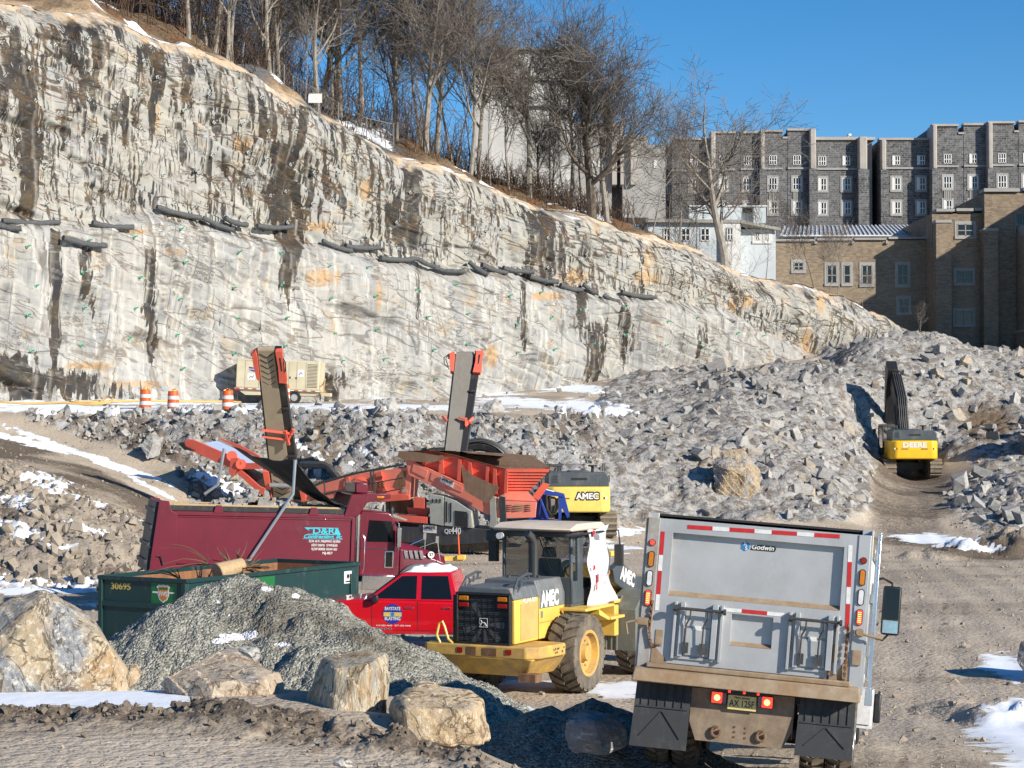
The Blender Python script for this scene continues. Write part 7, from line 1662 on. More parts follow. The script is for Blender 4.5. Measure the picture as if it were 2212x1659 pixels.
# ---- rubble scattered over the blasted slopes ----
rs = np.random.RandomState(77)
PR2 = [rock_hull(i, 13) for i in range(24)]; PR1 = [rock_hull(50 + i, 9) for i in range(20)]
def scatter(name, mask, n, smin, smax, pw, protos, label, mat, sink=.25, cat='rubble'):
    wgt = (mask * D_ * np.gradient(D_, axis=0) * np.abs(np.gradient(A_, axis=1))).ravel(); wgt = np.clip(wgt, 0, None); wgt = wgt / wgt.sum()
    idx = rs.choice(len(wgt), n, p=wgt); X = X_.ravel()[idx] + rs.uniform(-.15, .15, n); Y = Y_.ravel()[idx] + rs.uniform(-.2, .2, n); Z = ground_z(X, Y)
    sz = smin + (smax - smin) * rs.rand(n) ** pw; VV, FF, RR = [], [], []; nb = 0
    for i in range(n):
        v, f = protos[rs.randint(len(protos))]; a = rs.rand(3) * 6.28
        m = np.array(Matrix.Rotation(a[0], 3, 'Z') @ Matrix.Rotation(a[1], 3, 'X') @ Matrix.Rotation(a[2], 3, 'Y'))
        q = (v * (sz[i] * rs.uniform(.6, 1.25, 3))) @ m.T + (X[i], Y[i], Z[i] + sz[i] * (.45 - sink))
        VV.append(q); FF.append(f + nb); nb += len(v); RR.append(np.full(len(v), rs.rand()))
    me = np_mesh(name, np.vstack(VV), np.vstack(FF), dict(rnd=np.concatenate(RR))); me.shade_flat(); o = link_mesh(name, me, mat, None, None)
    return tag(o, label, cat, kind='stuff')
pxg, pyg = proj(X_, Y_, Z_)
corr = soft(inpoly(pxg, pyg, [(1890, 1040), (2020, 1035), (2060, 1160), (1870, 1160)]))
M['rubtan'] = rubble_mat('rubble_brown', 1)
rq = rub * np.clip(.6 + 1.6 * fbm(X_ * .13, Y_ * .13, 3, 301), .08, 1)
scatter('blast_rubble', rq, 17000, .18, .60, 2.4, PR2, 'broad field of broken grey blast rock below the cliff on the right', M['rub'])
scatter('small_rubble', rub, 14000, .06, .2, 1.5, PR1, 'small grey stone chips filling the blasted rubble field', M['rub'])
scatter('slope_rubble', slope, 4500, .04, .30, 4, PR1, 'loose grey stones on the steep slope under the ledge', M['rub'])
scatter('mound_rubble', mound, 1300, .04, .30, 4, PR1, 'buff stones over the low mound at the left edge', M['stones'])
gm = ((Y_ > 12) & (Y_ < 115) & (pxg > -60) & (pxg < 2280)).astype(float) * (1 - np.clip(rub + slope + mound, 0, 1)) * (snow < .8)
scatter('road_stones', gm * (Y_ < 30), 2600, .008, .03, 3.5, PR1, 'tiny loose stones on the near dirt shoulder', M['stones'], .2, 'gravel')
scatter('yard_stones', gm * (Y_ >= 30) * (Y_ < 98), 7000, .015, .09, 5, PR1, 'scattered stones across the pit floor and roads', M['stones'], .25, 'gravel')
bm_ = bw * (Y_ < 25)
scatter('mud_clods', bm_, 2600, .012, .05, 2.5, PR1, 'frozen mud clods along the ragged road berm', M['clod'] if 'clod' in M else paint('mud_clod', (.17, .135, .10), .95, 0, .6, (.30, .25, .2), 6), .2, 'mud clods')
ledge = soft(((Y_ > 96) & (pxg > 620) & (pxg < 1340) & (pyg > 845) & (pyg < 900)))
scatter('ledge_stones', ledge, 1500, .06, .34, 2.6, PR1, 'stones strewn on the snowy ledge right of the trailer', M['rub'])
# the largest blast rocks are things of their own
PM = []
for i in range(12):
    v, f = rock_hull(400 + i, 16); PM.append(np_mesh('blast_rock', v, f, dict(rnd=np.full(len(v), i / 12)))); PM[-1].shade_flat(); PM[-1].materials.append(M['rub'] if i % 6 else M['rubtan'])
wgt = (rub * D_ * np.gradient(D_, axis=0)).ravel(); wgt /= wgt.sum()
for i, ix in enumerate(rs.choice(len(wgt), 190, p=wgt)):
    o = bpy.data.objects.new('blast_rock', PM[i % 12]); COL.objects.link(o); s_ = rs.uniform(.42, .75)
    x, y = X_.ravel()[ix], Y_.ravel()[ix]; o.location = (x, y, gz(x, y) + s_ * .3); o.rotation_euler = rs.rand(3) * 6.28; o.scale = s_ * rs.uniform(.7, 1.2, 3)
    tag(o, 'one of the largest angular grey blast rocks on the rubble field', 'rock', 'large rocks lying on the rubble field')
# ---- on the cliff ----
def cliff_pt(x, y, lift=0.0):
    x_, y_ = x, y
    for _ in range(4):
        t = cliff_t(x_); z = zat(x_, y_); j = int(np.clip(np.searchsorted(tt, t), 0, NS - 1)); i = int(np.clip(np.searchsorted(ZC[:, j], z), 0, NH - 1))
        p = Vector((XC[i, j] + CN[0] * lift, YC[i, j] + CN[1] * lift, ZC[i, j])); a, b = proj(*p); x_ += x - a; y_ += y - b
    return p
s = NT('rolled_mesh'); c = s.coord('Object', (14, 14, 14)); s.out(s.ramp(s.noise(c, 2, 3, .7), [(.35, (.04, .042, .045)), (.65, (.17, .175, .18))]), .7, .2); s.bump(s.noise(c, 4, 2), 1, .03); M['roll'] = s.m
ROLLS = [(-10, 482, 48, 494), (5, 474, 130, 480), (194, 481, 287, 489), (135, 514, 229, 530), (338, 448, 434, 471), (438, 470, 507, 498), (487, 472, 535, 484), (557, 485, 630, 489), (700, 518, 761, 541), (746, 530, 820, 533), (819, 556, 901, 560), (901, 560, 946, 578), (936, 580, 1009, 587), (999, 567, 1055, 592), (1041, 573, 1097, 589), (1090, 578, 1150, 587), (1146, 597, 1206, 609), (1209, 615, 1258, 627), (1255, 614, 1290, 634), (1297, 636, 1339, 651), (1342, 632, 1416, 642)]
ords = ['first', 'second', 'third', 'fourth', 'fifth', 'sixth', 'seventh', 'eighth', 'ninth', 'tenth', 'eleventh', 'twelfth', 'thirteenth', 'fourteenth', 'fifteenth', 'sixteenth', 'seventeenth', 'eighteenth', 'nineteenth', 'twentieth', 'last']
for i, (x0, y0, x1, y1) in enumerate(ROLLS):
    a_, b_ = cliff_pt(x0, y0, .42), cliff_pt(x1, y1, .42); n = 14; mb = MB(); rr = random.Random(i)
    pts = [a_.lerp(b_, k / (n - 1)) + Vector((0, 0, -.10 * math.sin(math.pi * k / (n - 1)) + rr.uniform(-.02, .02))) for k in range(n)]
    mb.tube([p - a_ for p in pts], [.15 + rr.uniform(-.02, .03) for _ in pts], 10); o = mb.build('mesh_roll', M['roll'], None, smooth=60); o.location = a_
    tag(o, 'dark rolled wire-mesh bundle on the cliff bench, ' + ords[i] + ' counted from the left', 'wire mesh', 'rolled netting along the cliff bench')
def bolt_mesh(mat, sz):
    mb = MB(); mb.add([(sz, 0, 0), (0, -.02, sz), (-sz, 0, 0), (0, .02, -sz), (sz, -.035, 0), (0, -.055, sz), (-sz, -.035, 0), (0, -.015, -sz)], [(0, 1, 2, 3), (7, 6, 5, 4), (0, 4, 5, 1), (1, 5, 6, 2), (2, 6, 7, 3), (3, 7, 4, 0)]); mb.tube([(0, 0, 0), (.03, -.32, .05)], .03, 6)
    o = mb.build('rock_bolt', mat); me = o.data; bpy.data.objects.remove(o); return me
bu_, bl_ = bolt_mesh(flat('bolt_grey', (.42, .45, .44), .5, .3), .13), bolt_mesh(flat('bolt_green', (.10, .48, .28), .5), .10)
nb_ = 0
for k, t in enumerate(np.arange(-1.5, 66, 1.28)):
    s_rl = np.interp(t, roll_t, roll_z); s_rm = np.interp(t, rim_t, rim_z); s_ft = np.interp(t, foot_t, foot_z)
    zs = [(z, 'u') for z in np.arange(s_rl + .9 + .35 * (k % 2), s_rm - 1.3, 1.85)] if k % 1 == 0 else []
    if k % 2 == 0: zs += [(z, 'l') for z in np.arange(s_rl - .8 - .3 * (k % 4), s_ft + 1.2, -1.9)]
    for z, kd in zs:
        if kd == 'u' and k % 2 and t > 45: continue
        tj = t + rs.uniform(-.2, .2); j = int(np.clip(np.searchsorted(tt, tj), 0, NS - 1)); i = int(np.clip(np.searchsorted(ZC[:, j], z + rs.uniform(-.2, .2)), 0, NH - 1))
        a_, b_ = proj(XC[i, j], YC[i, j], ZC[i, j])
        if not (-15 < a_ < 2230 and -15 < b_ < 850): continue
        o = bpy.data.objects.new('rock_bolt', bu_ if kd == 'u' else bl_); COL.objects.link(o); o.location = (XC[i, j] + CN[0] * .05, YC[i, j] + CN[1] * .05, ZC[i, j]); o.rotation_euler = (rs.uniform(-.1, .1), rs.uniform(-.5, .5), math.atan2(.65, .76)); nb_ += 1
        tag(o, 'small grey steel plate bolted into the netted upper cliff face' if kd == 'u' else 'small green plate and rock bolt in the bare lower cliff face', 'rock bolt', 'grey plates on the upper cliff' if kd == 'u' else 'green plates on the lower cliff')
print('bolts', nb_)
# ================= TREES =================
M['panelg'] = flat('fence_grey', (.22, .22, .22), .6)
def bark(name, a, b):
    s = NT(name); c = s.coord('Object', (1, 1, .35)); s.out(s.ramp(s.noise(c, 6, 4, .7), [(.3, a), (.7, b)]), .9, 0, .2); return s.m
BK1, BK2, BK3 = bark('bark_grey', (.16, .14, .12), (.36, .33, .28)), bark('bark_dark', (.06, .05, .042), (.17, .14, .115)), bark('twig_bark', (.095, .08, .07), (.22, .19, .165))
def tree_mesh(seed, H, r0, style='tall', dens=1.0, maxd=4):
    rg = random.Random(seed); T = MB(); W = MB()
    def limb(p, d, L, r, dep, up):
        n = 5 if dep < 2 else (4 if dep < 4 else 2); pts = [p]; rad = [r]; q = p.copy(); v = d.copy(); ch = []
        wig = .10 if dep == 0 else .20
        for k in range(n):
            v = (v + Vector((rg.uniform(-wig, wig), rg.uniform(-wig, wig), rg.uniform(-wig, wig) + up * .10))).normalized(); q = q + v * (L / n); pts.append(q.copy()); rr = max(.013, r * (1 - .62 * (k + 1) / n)); rad.append(rr); ch.append((q.copy(), v.copy(), rr, (k + 1) / n))
        (T if dep < 2 else W).tube(pts, rad, 7 if dep == 0 else (5 if dep == 1 else 3))
        if dep >= maxd: return
        nb = {0: 9, 1: 6, 2: 5, 3: 4, 4: 2}[dep]; nb = max(2, int(nb * dens + rg.random() * .8))
        for b in range(nb):
            lo = {'tall': .42, 'spread': .30, 'pole': .55}[style] if dep == 0 else .2
            f = lo + (1 - lo) * (b + rg.random()) / nb; i = min(n - 1, int(f * n)); a, vv, rr, _ = ch[i]; a0 = pts[i].lerp(pts[i + 1], f * n - i if f < 1 else 1)
            ax = vv.orthogonal().normalized(); ax.rotate(Matrix.Rotation(rg.uniform(0, 6.28), 3, vv)); ang = R(rg.uniform(22, 50) if style != 'spread' else rg.uniform(28, 62)) * (1.0 if dep < 3 else 1.15)
            nv = (vv * math.cos(ang) + ax * math.sin(ang)).normalized()
            Lc = L * rg.uniform(.42, .66) * (1.15 if style == 'spread' and dep == 0 else 1) * (1.2 - .5 * (f if dep == 0 else 0)); limb(a0, nv, Lc, rr * rg.uniform(.55, .8), dep + 1, .9 if dep < 2 else .4)
        if dep < 3: limb(pts[-1], ch[-1][1], L * .45, rad[-1] * .9, dep + 1, .8)
    limb(Vector((0, 0, -.3)), Vector((rg.uniform(-.08, .08), rg.uniform(-.08, .08), 1)).normalized(), H * (.62 if style != 'pole' else .8), r0, 0, .6)
    out = []
    for mb, nm, mt in ((T, 'trunk', BK1 if seed % 3 else BK2), (W, 'crown', BK3)):
        me = bpy.data.meshes.new(nm); me.from_pydata(mb.v, [], mb.f); me.materials.append(mt); out.append(me)
    return out
TP = {'big': [tree_mesh(3, 13, .36, 'spread', 1.0, 4), tree_mesh(8, 13, .33, 'spread', .95, 4)], 'tall': [tree_mesh(11, 14, .23, 'tall', 1.0), tree_mesh(13, 15, .18, 'tall', .9), tree_mesh(17, 13, .24, 'tall', 1.0), tree_mesh(19, 14, .16, 'tall', .9)], 'pole': [tree_mesh(23, 12, .10, 'pole', .62), tree_mesh(27, 10, .08, 'pole', .6), tree_mesh(29, 7, .055, 'pole', .6)]}
print('tree polys', [len(a[0].polygons) + len(a[1].polygons) for k in TP for a in TP[k]])
def tree(kind, i, loc, sc, rz, label, group=None, lean=0.0):
    t = empty('bare_tree', loc, (0, lean, rz), label, 'tree', group); t.scale = (sc, sc, sc)
    for me, nm in zip(TP[kind][i], ('trunk', 'crown')): o = bpy.data.objects.new(nm, me); COL.objects.link(o); o.parent = t
    return t
def hill_at(x, w_): return hill_z(cliff_t(x), w_)
def htree(kind, i, x, w_, sc, rz, label, lean=0.0, group=None):
    p = hill_at(x, w_)
    for _ in range(5): a, b = proj(*p); x2 = x + (x - a); p = hill_at(x2, w_) if _ == 0 else p
    return tree(kind, i, p, sc, rz, label, group, lean)
htree('big', 0, 1268, 2.5, 1.08, .3, 'large spreading bare tree rising against the sky left of centre-right', .03)
htree('tall', 2, 1300, 2.2, .98, 2.0, 'pale straight-trunked bare tree leaning right beside the large spreading tree', .06)
htree('big', 1, 1590, 2.0, 1.12, 1.2, 'wide-crowned bare tree in front of the white flat-roofed building', .10)
htree('tall', 1, 1012, 3.0, 1.0, 4.0, 'bare tree with one long low limb, above the pale cliff shoulder', -.02)
htree('tall', 0, 915, 3.0, 1.05, 1.0, 'slim pale-barked tree just right of the fence sign', -.02)
htree('tall', 3, 700, 4.0, 1.15, 2.2, 'bare tree standing at the top of the dark netted slope'); htree('tall', 2, 452, 4.5, 1.05, 5.2, 'leaning pale tree above the upper left of the cliff', .16)
for k, (x, i, sc, ln) in enumerate([(1405, 0, .62, .10), (1448, 1, .75, .06), (1372, 2, 1.0, .2), (1512, 1, .5, 0), (1640, 2, .85, .05), (1690, 2, .8, .12), (1735, 1, .52, .12), (1772, 2, .62, .2), (1800, 2, .75, .1), (1860, 2, .42, .1), (1985, 2, .40, .3)]):
    htree('pole', i, x, 1.2 + (k % 3) * .6, sc, k * 1.7, 'thin bare sapling on the rim before the brick and stone buildings', ln, 'saplings on the right rim')
rt = random.Random(12)
for k in range(34):
    x = 400 + k * 27 + rt.uniform(-12, 12); kd = 'pole' if rt.random() < .5 else 'tall'; i = rt.randrange(len(TP[kd]))
    if 1230 < x < 1320: kd, i = 'pole', 1
    htree(kd, i, x, rt.uniform(2.5, 8), rt.uniform(.7, 1.15), rt.uniform(0, 6), 'slender bare tree in the front row along the cliff top', rt.uniform(-.12, .12), 'front row trees on the cliff top')
for k in range(118):
    x = rt.uniform(150, 1255); w_ = rt.uniform(9, 75); htree(rt.choice(['tall', 'tall', 'pole']), rt.randrange(3), x, w_, rt.uniform(.6, 1.05) * (1.0 if x < 950 else .62), rt.uniform(0, 6), 'bare winter tree in the thicket behind the front row', rt.uniform(-.08, .08), 'trees of the hillside thicket')
for k in range(16):
    x = rt.uniform(1330, 1620); w_ = rt.uniform(6, 30); htree('pole', rt.randrange(3), x, w_, rt.uniform(.5, .8), rt.uniform(0, 6), 'low bare tree on the snowy bank before the stone building', rt.uniform(-.1, .1), 'trees on the snowy bank')
# undergrowth: brown brush that nobody could count
def brush():
    mb = MB(); rg = random.Random(5)
    for k in range(4200):
        x = rg.uniform(250, 1560); w_ = rg.uniform(1.5, 60) if x < 1330 else rg.uniform(2, 25)
        p = hill_at(x, w_); h = rg.uniform(.8, 4.6) * (1 if x < 1200 else .5); q = Vector((rg.uniform(-.35, .35), rg.uniform(-.35, .35), 1)) * h
        mid = p + q * .5 + Vector((rg.uniform(-.15, .15), 0, 0)); mb.tube([p, mid, p + q], [.03, .02, .012], 3)
        for b in range(6): a = p.lerp(p + q, rg.uniform(.25, .9)); mb.tube([a, a + Vector((rg.uniform(-.8, .8), rg.uniform(-.8, .8), rg.uniform(.1, .9))) * h * .4], [.016, .010], 3)
    me = bpy.data.meshes.new('undergrowth'); me.from_pydata(mb.v, [], mb.f); me.materials.append(bark('brush_bark', (.07, .045, .035), (.20, .135, .09)))
    o = bpy.data.objects.new('undergrowth', me); COL.objects.link(o); tag(o, 'tangled brown brush covering the hillside under the trees', 'brush', kind='stuff')
brush()
# dry weeds on the rim at the far right
# ---- chain-link fence with a sign on the cliff top ----
fpts = [(770, 3.6), (800, 3.5), (830, 3.2), (870, 3.0), (910, 2.6), (960, 2.4), (1010, 2.2)]
fe = empty('chain_link_fence', hill_at(870, 3), (0, 0, 0), 'grey chain-link fence among the trees on the cliff top', 'fence'); mb = MB(); P0 = [hill_at(*q) - fe.location for q in fpts]
for p in P0: mb.tube([p, p + Vector((0, 0, 1.9))], .035, 6)
mb.build('posts', M['panelg'], fe); mb = MB()
for a_, b_ in zip(P0[:-1], P0[1:]):
    for h_ in (1.85, .1): mb.tube([a_ + Vector((0, 0, h_)), b_ + Vector((0, 0, h_))], .02, 4)
    n = int((b_ - a_).length / .25)
    for k in range(n):
        c_, d_ = a_.lerp(b_, k / n), a_.lerp(b_, (k + 1) / n)
        for z in (0, .45, .9, 1.35): mb.bar(c_ + Vector((0, 0, z)), d_ + Vector((0, 0, z + .45)), .008, .008); mb.bar(d_ + Vector((0, 0, z)), c_ + Vector((0, 0, z + .45)), .008, .008)
mb.build('wire_mesh', M['panelg'], fe)
q = hill_at(866, 2.9) - fe.location; MB().box(q.x - .45, q.x + .45, q.y - .06, q.y - .03, q.z + .9, q.z + 1.5).build('sign_board', M['white_t'], fe)
# ================= BUILDINGS =================
def stone_mat(name, c1, c2, mortar, sx, sy, ms=.02, bumpd=.05, rn=.6):
    s = NT(name); g = s.n('NewGeometry').outputs['Position']; sx_ = s.n('SeparateXYZ'); s.l(g, sx_.inputs[0])
    cb = s.n('CombineXYZ'); s.l(s.math('ADD', sx_.outputs[0], s.math('MULTIPLY', sx_.outputs[1], 1.0)), cb.inputs[0]); s.l(sx_.outputs[2], cb.inputs[1])
    b = s.n('TexBrick'); s.l(cb.outputs[0], b.inputs['Vector']); b.inputs['Scale'].default_value = 1; b.inputs['Brick Width'].default_value = sx; b.inputs['Row Height'].default_value = sy; b.inputs['Mortar Size'].default_value = ms; b.inputs['Bias'].default_value = 0
    b.inputs['Color1'].default_value = (*c1, 1); b.inputs['Color2'].default_value = (*c2, 1); b.inputs['Mortar'].default_value = (*mortar, 1); b.offset_frequency = 2; b.squash = .7; b.squash_frequency = 3
    n = s.noise(g, 2.2, 4, .7); n2 = s.noise(g, .25, 3, .6)
    col = s.mix(s.mr(n, .35, .7, 0, rn), b.outputs['Color'], tuple(x * .55 for x in c1), 'MIX'); col = s.mix(s.mr(n2, .4, .7, 0, .25), col, tuple(min(1, x * 1.5) for x in c2)); s.out(col, .9, 0, .2)
    s.bump(s.math('ADD', b.outputs['Fac'], s.math('MULTIPLY', n, -.6)), .6, -bumpd); return s.m
M['granite'] = stone_mat('granite_blocks', (.06, .061, .066), (.19, .19, .195), (.27, .27, .265), .62, .27, .035, .12, .75)
M['trim'] = paint('limestone_trim', (.40, .365, .33), .8, 0, .2, (.22, .20, .18), .8); M['trimg'] = paint('grey_sill_stone', (.34, .33, .32), .8, 0, .2, (.2, .2, .2), .8)
M['brick'] = stone_mat('tan_brick', (.18, .14, .10), (.33, .26, .185), (.29, .25, .205), .42, .115, .012, .02, .35)
M['conc'] = paint('pale_concrete', (.50, .49, .47), .8, 0, .25, (.45, .42, .38), .3); M['frame'] = flat('white_window_frame', (.74, .74, .72), .5); M['pane'] = flat('dark_pane', (.015, .018, .022), .12)
M['panel'] = paint('grey_panels', (.28, .27, .24), .7, 0, .2, (.2, .2, .2), .8); M['bluewall'] = paint('pale_blue_wall', (.52, .57, .60), .6, 0, .2, (.4, .4, .38), .4)
M['rfm'] = paint('roof_metal', (.42, .43, .44), .5, .2, .1, (.3, .3, .3), 1)
class Bld:
    def __init__(s, name, d, label): s.dark = 'brick' in name; s.d = d; s.t = empty(name, (0, d, 0), (0, 0, 0), label, 'building'); s.k = d / F
    def X(s, x): return (x - CX) * s.k
    def Z(s, y): return CAMZ + (HZ - y) * s.k
    def box(s, nm, mat, x0, x1, y0, y1, f=0.0, dp=6.0, parent=None, bev=0):   # f = how far the face stands forward
        return MB().box(s.X(x0), s.X(x1), -f, dp - f, s.Z(y1), s.Z(y0)).build(nm, M[mat], parent or s.t, bev)
    def window(s, x, y, w_, h, f=0.0, sill='trimg', lights=3, bright=None, deep=.25):
        X0, X1, Z0, Z1 = s.X(x - w_ / 2), s.X(x + w_ / 2), s.Z(y + h / 2), s.Z(y - h / 2); b = .26
        m = MB()
        if sill:
            m.box(X0 - b, X1 + b, -f - .06, -f + .12, Z1, Z1 + b).box(X0 - b, X1 + b, -f - .12, -f + .12, Z0 - b, Z0).box(X0 - b, X0, -f - .06, -f + .12, Z0, Z1).box(X1, X1 + b, -f - .06, -f + .12, Z0, Z1)
            fr = m.build('window', M[sill], s.t)
        else: fr = s.t
        MB().box(X0, X1, -f - .02, -f + .06, Z0, Z1).build('pane', M['pane'], fr)
        m = MB(); wd = (X1 - X0) / lights
        for i in range(lights + 1): m.box(X0 + i * wd - .05, X0 + i * wd + .05, -f - .08, -f - .025, Z0, Z1)
        m.box(X0, X1, -f - .08, -f - .025, Z0, Z0 + .08).box(X0, X1, -f - .08, -f - .025, Z1 - .08, Z1).box(X0, X1, -f - .07, -f - .03, Z0 + (Z1 - Z0) * .42, Z0 + (Z1 - Z0) * .42 + .08)
        if bright: m.box(X0, X0 + wd * .8, -f - .09, -f - .03, Z0, Z1)
        m.build('frame', M['panel' if s.dark else 'frame'], fr)
g = Bld('granite_barracks', 250, 'long dark granite building with pale buttresses and battlements on the skyline')
# (x0, x1, parapet y, forward)
for x0, x1, y, f in [(1395, 1452, 312, -2), (1452, 1538, 301, 0), (1538, 1590, 288, .6), (1600, 1644, 288, .6), (1644, 1690, 286, .9), (1701, 1749, 283, .9), (1749, 1872, 299, 0), (1902, 2012, 301, .0), (2012, 2068, 274, 1.2), (2080, 2131, 272, 1.2), (2131, 2187, 269, 1.6), (2197, 2290, 267, 1.6)]:
    g.box('wall', 'granite', x0, x1, y, 560, f, 12 + f); g.box('coping', 'trim', x0 - 1, x1 + 1, y - 4.5, y, f + .25, 1.4)
    g.box('string_course', 'trimg', x0, x1, 366 - (x0 - 1400) * .012, 370 - (x0 - 1400) * .012, f + .18, .18)
for x0, x1, y, f in [(1590, 1600, 300, .55), (1690, 1701, 300, .85), (2068, 2080, 291, 1.15), (2187, 2197, 288, 1.55)]: g.box('wall', 'granite', x0, x1, y, 560, f, 12); g.box('coping', 'trim', x0, x1, y - 4, y, f + .22, 1.4)
for x0, x1, y, f in [(1534, 1545, 284, 1.2), (1641, 1650, 284, 1.5), (1747, 1760, 280, 1.8), (1854, 1872, 296, 1.3), (1903, 1914, 302, 1.0), (2010, 2020, 272, 2.0), (2128, 2138, 268, 2.4)]:
    g.box('buttress', 'trim', x0, x1, y, 368, f, 1.4 + f, bev=.15); g.box('buttress', 'granite', x0 - 2, x1 + 3, 368, 560, f + .25, 1.6 + f)
g.box('wall', 'trimg', 1872, 1889, 303, 560, -1, 11); g.box('downpipe', 'trimg', 1893, 1895, 335, 475, -3, .2); g.box('wall', 'granite', 1880, 1905, 303, 560, -6, 8)
g.box('roof_cap', 'trim', 1749, 1892, 295, 301, .3, 10)
WX = [(1442, -2), (1500, 0), (1562, .6), (1615, .6), (1669, .9), (1721, .9), (1778, 0), (1830, 0), (1938, 0), (1992, 0), (2045, 1.2), (2100, 1.2), (2161, 1.6), (2214, 1.6)]
for x, f in WX:
    g.window(x, 346 - (x - 1778) * .006, 15, 21, f, None, 3, x % 3 == 0); g.window(x, 397 - (x - 1778) * .007, 17, 27, f, 'trimg', 3, x % 2 == 0)
    if x > 1540: g.window(x, 449 - (x - 1778) * .007, 17, 27, f, 'trimg', 3, True)
for x in (1669, 1721, 2045, 2100):
    f = .9 if x < 1800 else 1.2; m = MB()
    for i in range(5): m.box(g.X(x - 8 + i * 4), g.X(x - 7.2 + i * 4), -f - .10, -f, g.Z(433), g.Z(413))
    g.box('spandrel', 'panel', x - 9, x + 9, 413, 433, f + .05, .05); m.build('spandrel_rib', M['trimg'], g.t)
MB().cyl((g.X(1843), 3, g.Z(299)), (g.X(1843), 3, g.Z(282)), .15).cyl((g.X(1847), 3, g.Z(283)), (g.X(1841), 3, g.Z(283)), .12).cyl((g.X(1845), 3, g.Z(284)), (g.X(1845), 3, g.Z(280)), .3).build('roof_camera', M['white_t'], g.t)
b2 = Bld('stone_wing', 232, 'pale beige stone wing with dark recesses half hidden behind the big tree')
for x0, x1, y, f in [(1228, 1322, 262, 0), (1322, 1345, 258, -3), (1345, 1400, 292, .5), (1400, 1440, 308, -1)]: b2.box('wall', 'trimg', x0, x1, y, 470, f, 8)
for x0, x1 in ((1322, 1332), (1340, 1347), (1362, 1374)): b2.box('buttress', 'trim', x0, x1, 262 if x0 < 1345 else 292, 400, 1.2, 3)
for x in (1283, 1296, 1304, 1418): b2.window(x, 350, 6, 18, 0 if x < 1400 else -1, None, 1, True)
b3 = Bld('concrete_tower', 215, 'tall blank white concrete block seen through the bare trees')
m = MB(); m.hexa([(b3.X(1062), 0, b3.Z(420)), (b3.X(1242), 1, b3.Z(420)), (b3.X(1242), 12, b3.Z(420)), (b3.X(1062), 12, b3.Z(420))], [(b3.X(1062), 0, b3.Z(100)), (b3.X(1242), 1, b3.Z(112)), (b3.X(1242), 12, b3.Z(112)), (b3.X(1062), 12, b3.Z(100))]); m.build('wall', M['conc'], b3.t)
b3.box('lower_block', 'conc', 1020, 1062, 140, 420, .3, 10); b3.box('coping', 'trimg', 1061, 1243, 100, 104, .2, 2)
for y in (165, 225): b3.box('joint', 'trimg', 1063, 1242, y, y + 1, .01, .5)
b4 = Bld('white_annex', 176, 'low white and pale blue flat-roofed building at the cliff rim')
b4.box('wall', 'bluewall', 1400, 1560, 480, 640, 0, 7); b4.box('wall', 'frame', 1560, 1600, 482, 640, .4, 6); b4.box('wall', 'bluewall', 1600, 1680, 492, 640, -1, 6)
m = MB(); m.hexa([(b4.X(1395), -.5, b4.Z(480)), (b4.X(1600), -.5, b4.Z(482)), (b4.X(1690), 0.6, b4.Z(496)), (b4.X(1395), 7, b4.Z(480))], [(b4.X(1395), -.5, b4.Z(473)), (b4.X(1600), -.5, b4.Z(475)), (b4.X(1690), .6, b4.Z(490)), (b4.X(1395), 7, b4.Z(473))]); m.build('roof_edge', M['panel'], b4.t)
b4.box('penthouse', 'bluewall', 1493, 1610, 439, 475, -2, 5); b4.box('penthouse', 'bluewall', 1635, 1662, 441, 476, -2, 5); b4.box('penthouse', 'bluewall', 1610, 1636, 452, 476, -3, 5); b4.box('roof_cap', 'frame', 1491, 1664, 437, 440, -1.9, 5.5)
for i in range(7): b4.box('vent_slat', 'ink', 1523, 1527, 443 + i * 4, 445 + i * 4, -1.96, .05)
for x, w_ in ((1441, 12), (1482, 18), (1524, 18), (1577, 12)): b4.window(x, 506, w_, 28, .42 if x > 1560 else 0, None, 2)
for x in (1640, 1661): b4.window(x, 508, 9, 18, -1, 'frame', 2)
b5 = Bld('metal_roof_hall', 192, 'long low hall with ribbed silver metal roof and blue-tinted window band'); 
m = MB(); ro = [(1688, 510), (2006, 506), (2014, 468), (1722, 470)]; r3 = [(b5.X(x), -.0 if y > 500 else 8, b5.Z(y)) for x, y in ro]; m.poly(r3, -.15); rf = m.build('roof', M['rfm'], b5.t); m = MB()
for i in range(34): u = i / 33; a_ = Vector(r3[0]).lerp(Vector(r3[1]), u); b_ = Vector(r3[3]).lerp(Vector(r3[2]), u); m.bar(a_ + Vector((0, 0, .08)), b_ + Vector((0, 0, .08)), .12, .07)
m.build('standing_seam', M['frame'], rf)
b5.box('fascia', 'frame', 1692, 2004, 507, 510, .15, .6); b5.box('wall', 'trimg', 1690, 2004, 509, 560, -.3, 6)
for i in range(9): b5.box('blue_window', 'dblue' if i not in (3, 6) else 'trim', 1700 + i * 34, 1731 + i * 34, 510, 517, -.2, .15); b5.box('mullion', 'frame', 1731 + i * 34, 1734 + i * 34, 509, 520, -.12, .2)
b6 = Bld('brick_hall', 184, 'tan brick building with tall dark windows and stepped battlemented tower, half in shadow')
b6.box('wall', 'brick', 1590, 2010, 518, 830, 0, 12)
for x0, x1, y in ((1610, 1760, 516), (1766, 1840, 514), (1846, 1914, 513), (1920, 2006, 511)): b6.box('coping', 'trimg', x0, x1, y, y + 5, .25, 1)
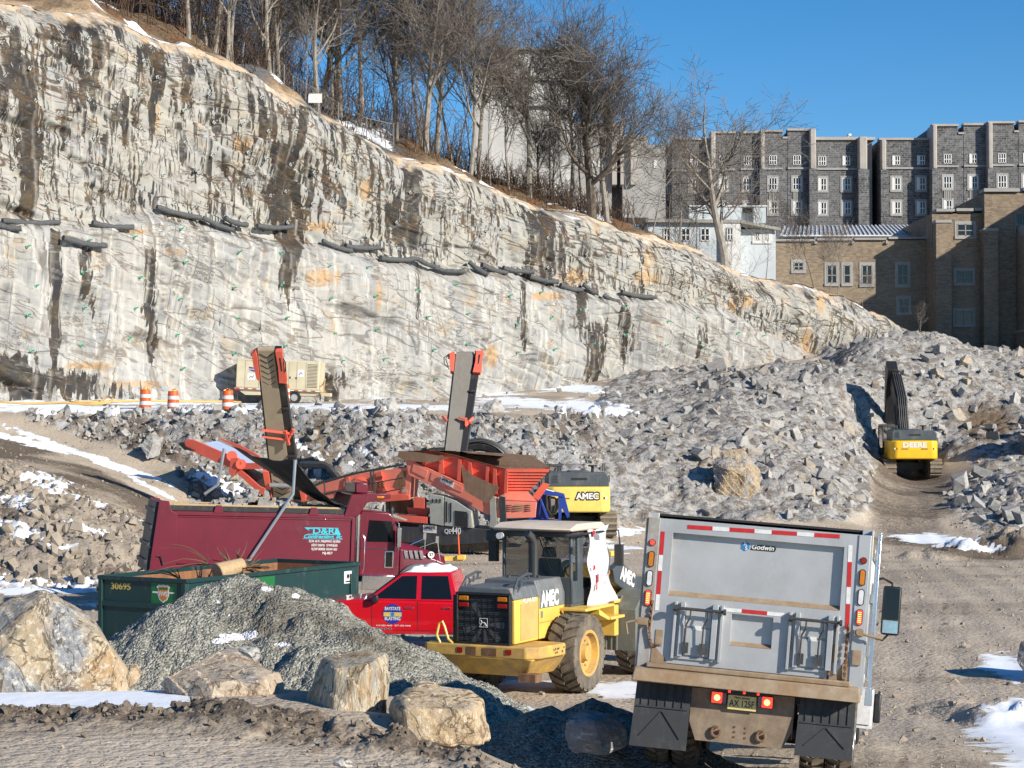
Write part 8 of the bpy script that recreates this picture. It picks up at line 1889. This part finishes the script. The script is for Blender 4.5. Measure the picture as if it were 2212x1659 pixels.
for x in (1763, 1843, 1917): b6.box('coping', 'trimg', x - 3, x + 3, 522, 526, .25, 1); b6.box('notch', 'trimg', x - 2, x + 2, 512, 522, .1, .4)
for x, y, w_, h in ((1726, 575, 20, 18), (1798, 592, 20, 40), (1831, 592, 13, 40), (1874, 593, 21, 42), (1951, 593, 21, 44)): b6.window(x, y, w_, h, 0, 'trimg', 2 if w_ > 15 else 1)
b6.window(1953, 660, 20, 30, 0, 'trimg', 2)
b6.box('tower', 'brick', 2003, 2112, 466, 830, 2.5, 14); b6.box('coping', 'trimg', 2011, 2050, 457, 463, 2.8, 2); b6.box('coping', 'trimg', 2054, 2090, 456, 462, 2.8, 2); b6.box('coping', 'trimg', 2094, 2112, 455, 461, 2.8, 2); b6.box('merlon', 'brick', 2012, 2048, 461, 468, 2.5, 1.8); b6.box('merlon', 'brick', 2056, 2088, 461, 468, 2.5, 1.8)
b6.box('buttress', 'brick', 2004, 2036, 490, 830, 4.0, 2); b6.box('coping', 'trimg', 2003, 2037, 484, 490, 4.1, 1.6); b6.box('buttress', 'brick', 2104, 2134, 508, 830, 4.2, 3); b6.box('coping', 'trimg', 2103, 2135, 502, 508, 4.3, 1.8)
b6.box('tower', 'brick', 2110, 2300, 424, 830, 3.4, 16); b6.box('coping', 'trimg', 2108, 2184, 416, 423, 3.7, 2); b6.box('coping', 'trimg', 2192, 2290, 414, 421, 3.7, 2)
for x, y, w_, h in ((2074, 502, 34, 26), (2071, 602, 34, 26), (2070, 689, 36, 28)): b6.window(x, y, w_, h, 2.5, 'trimg', 2)
b6.window(2183, 490, 14, 44, 3.4, None, 1); b6.window(2183, 570, 10, 50, 3.4, None, 1)
b6.box('pier', 'brick', 2176, 2260, 520, 830, 10, 8); b6.box('pier_base', 'brick', 2172, 2265, 724, 830, 10.6, 9); b6.box('coping', 'trimg', 2179, 2262, 498, 521, 10.3, 7); b6.box('coping', 'trimg', 2170, 2266, 719, 725, 10.9, 8)
# the wing beyond the right picture edge that throws the slanting shadow
MB().box(b6.X(2430), b6.X(2430) + 14, -31, -4, -2, 31.9).build('side_wing', M['brick'], b6.t)
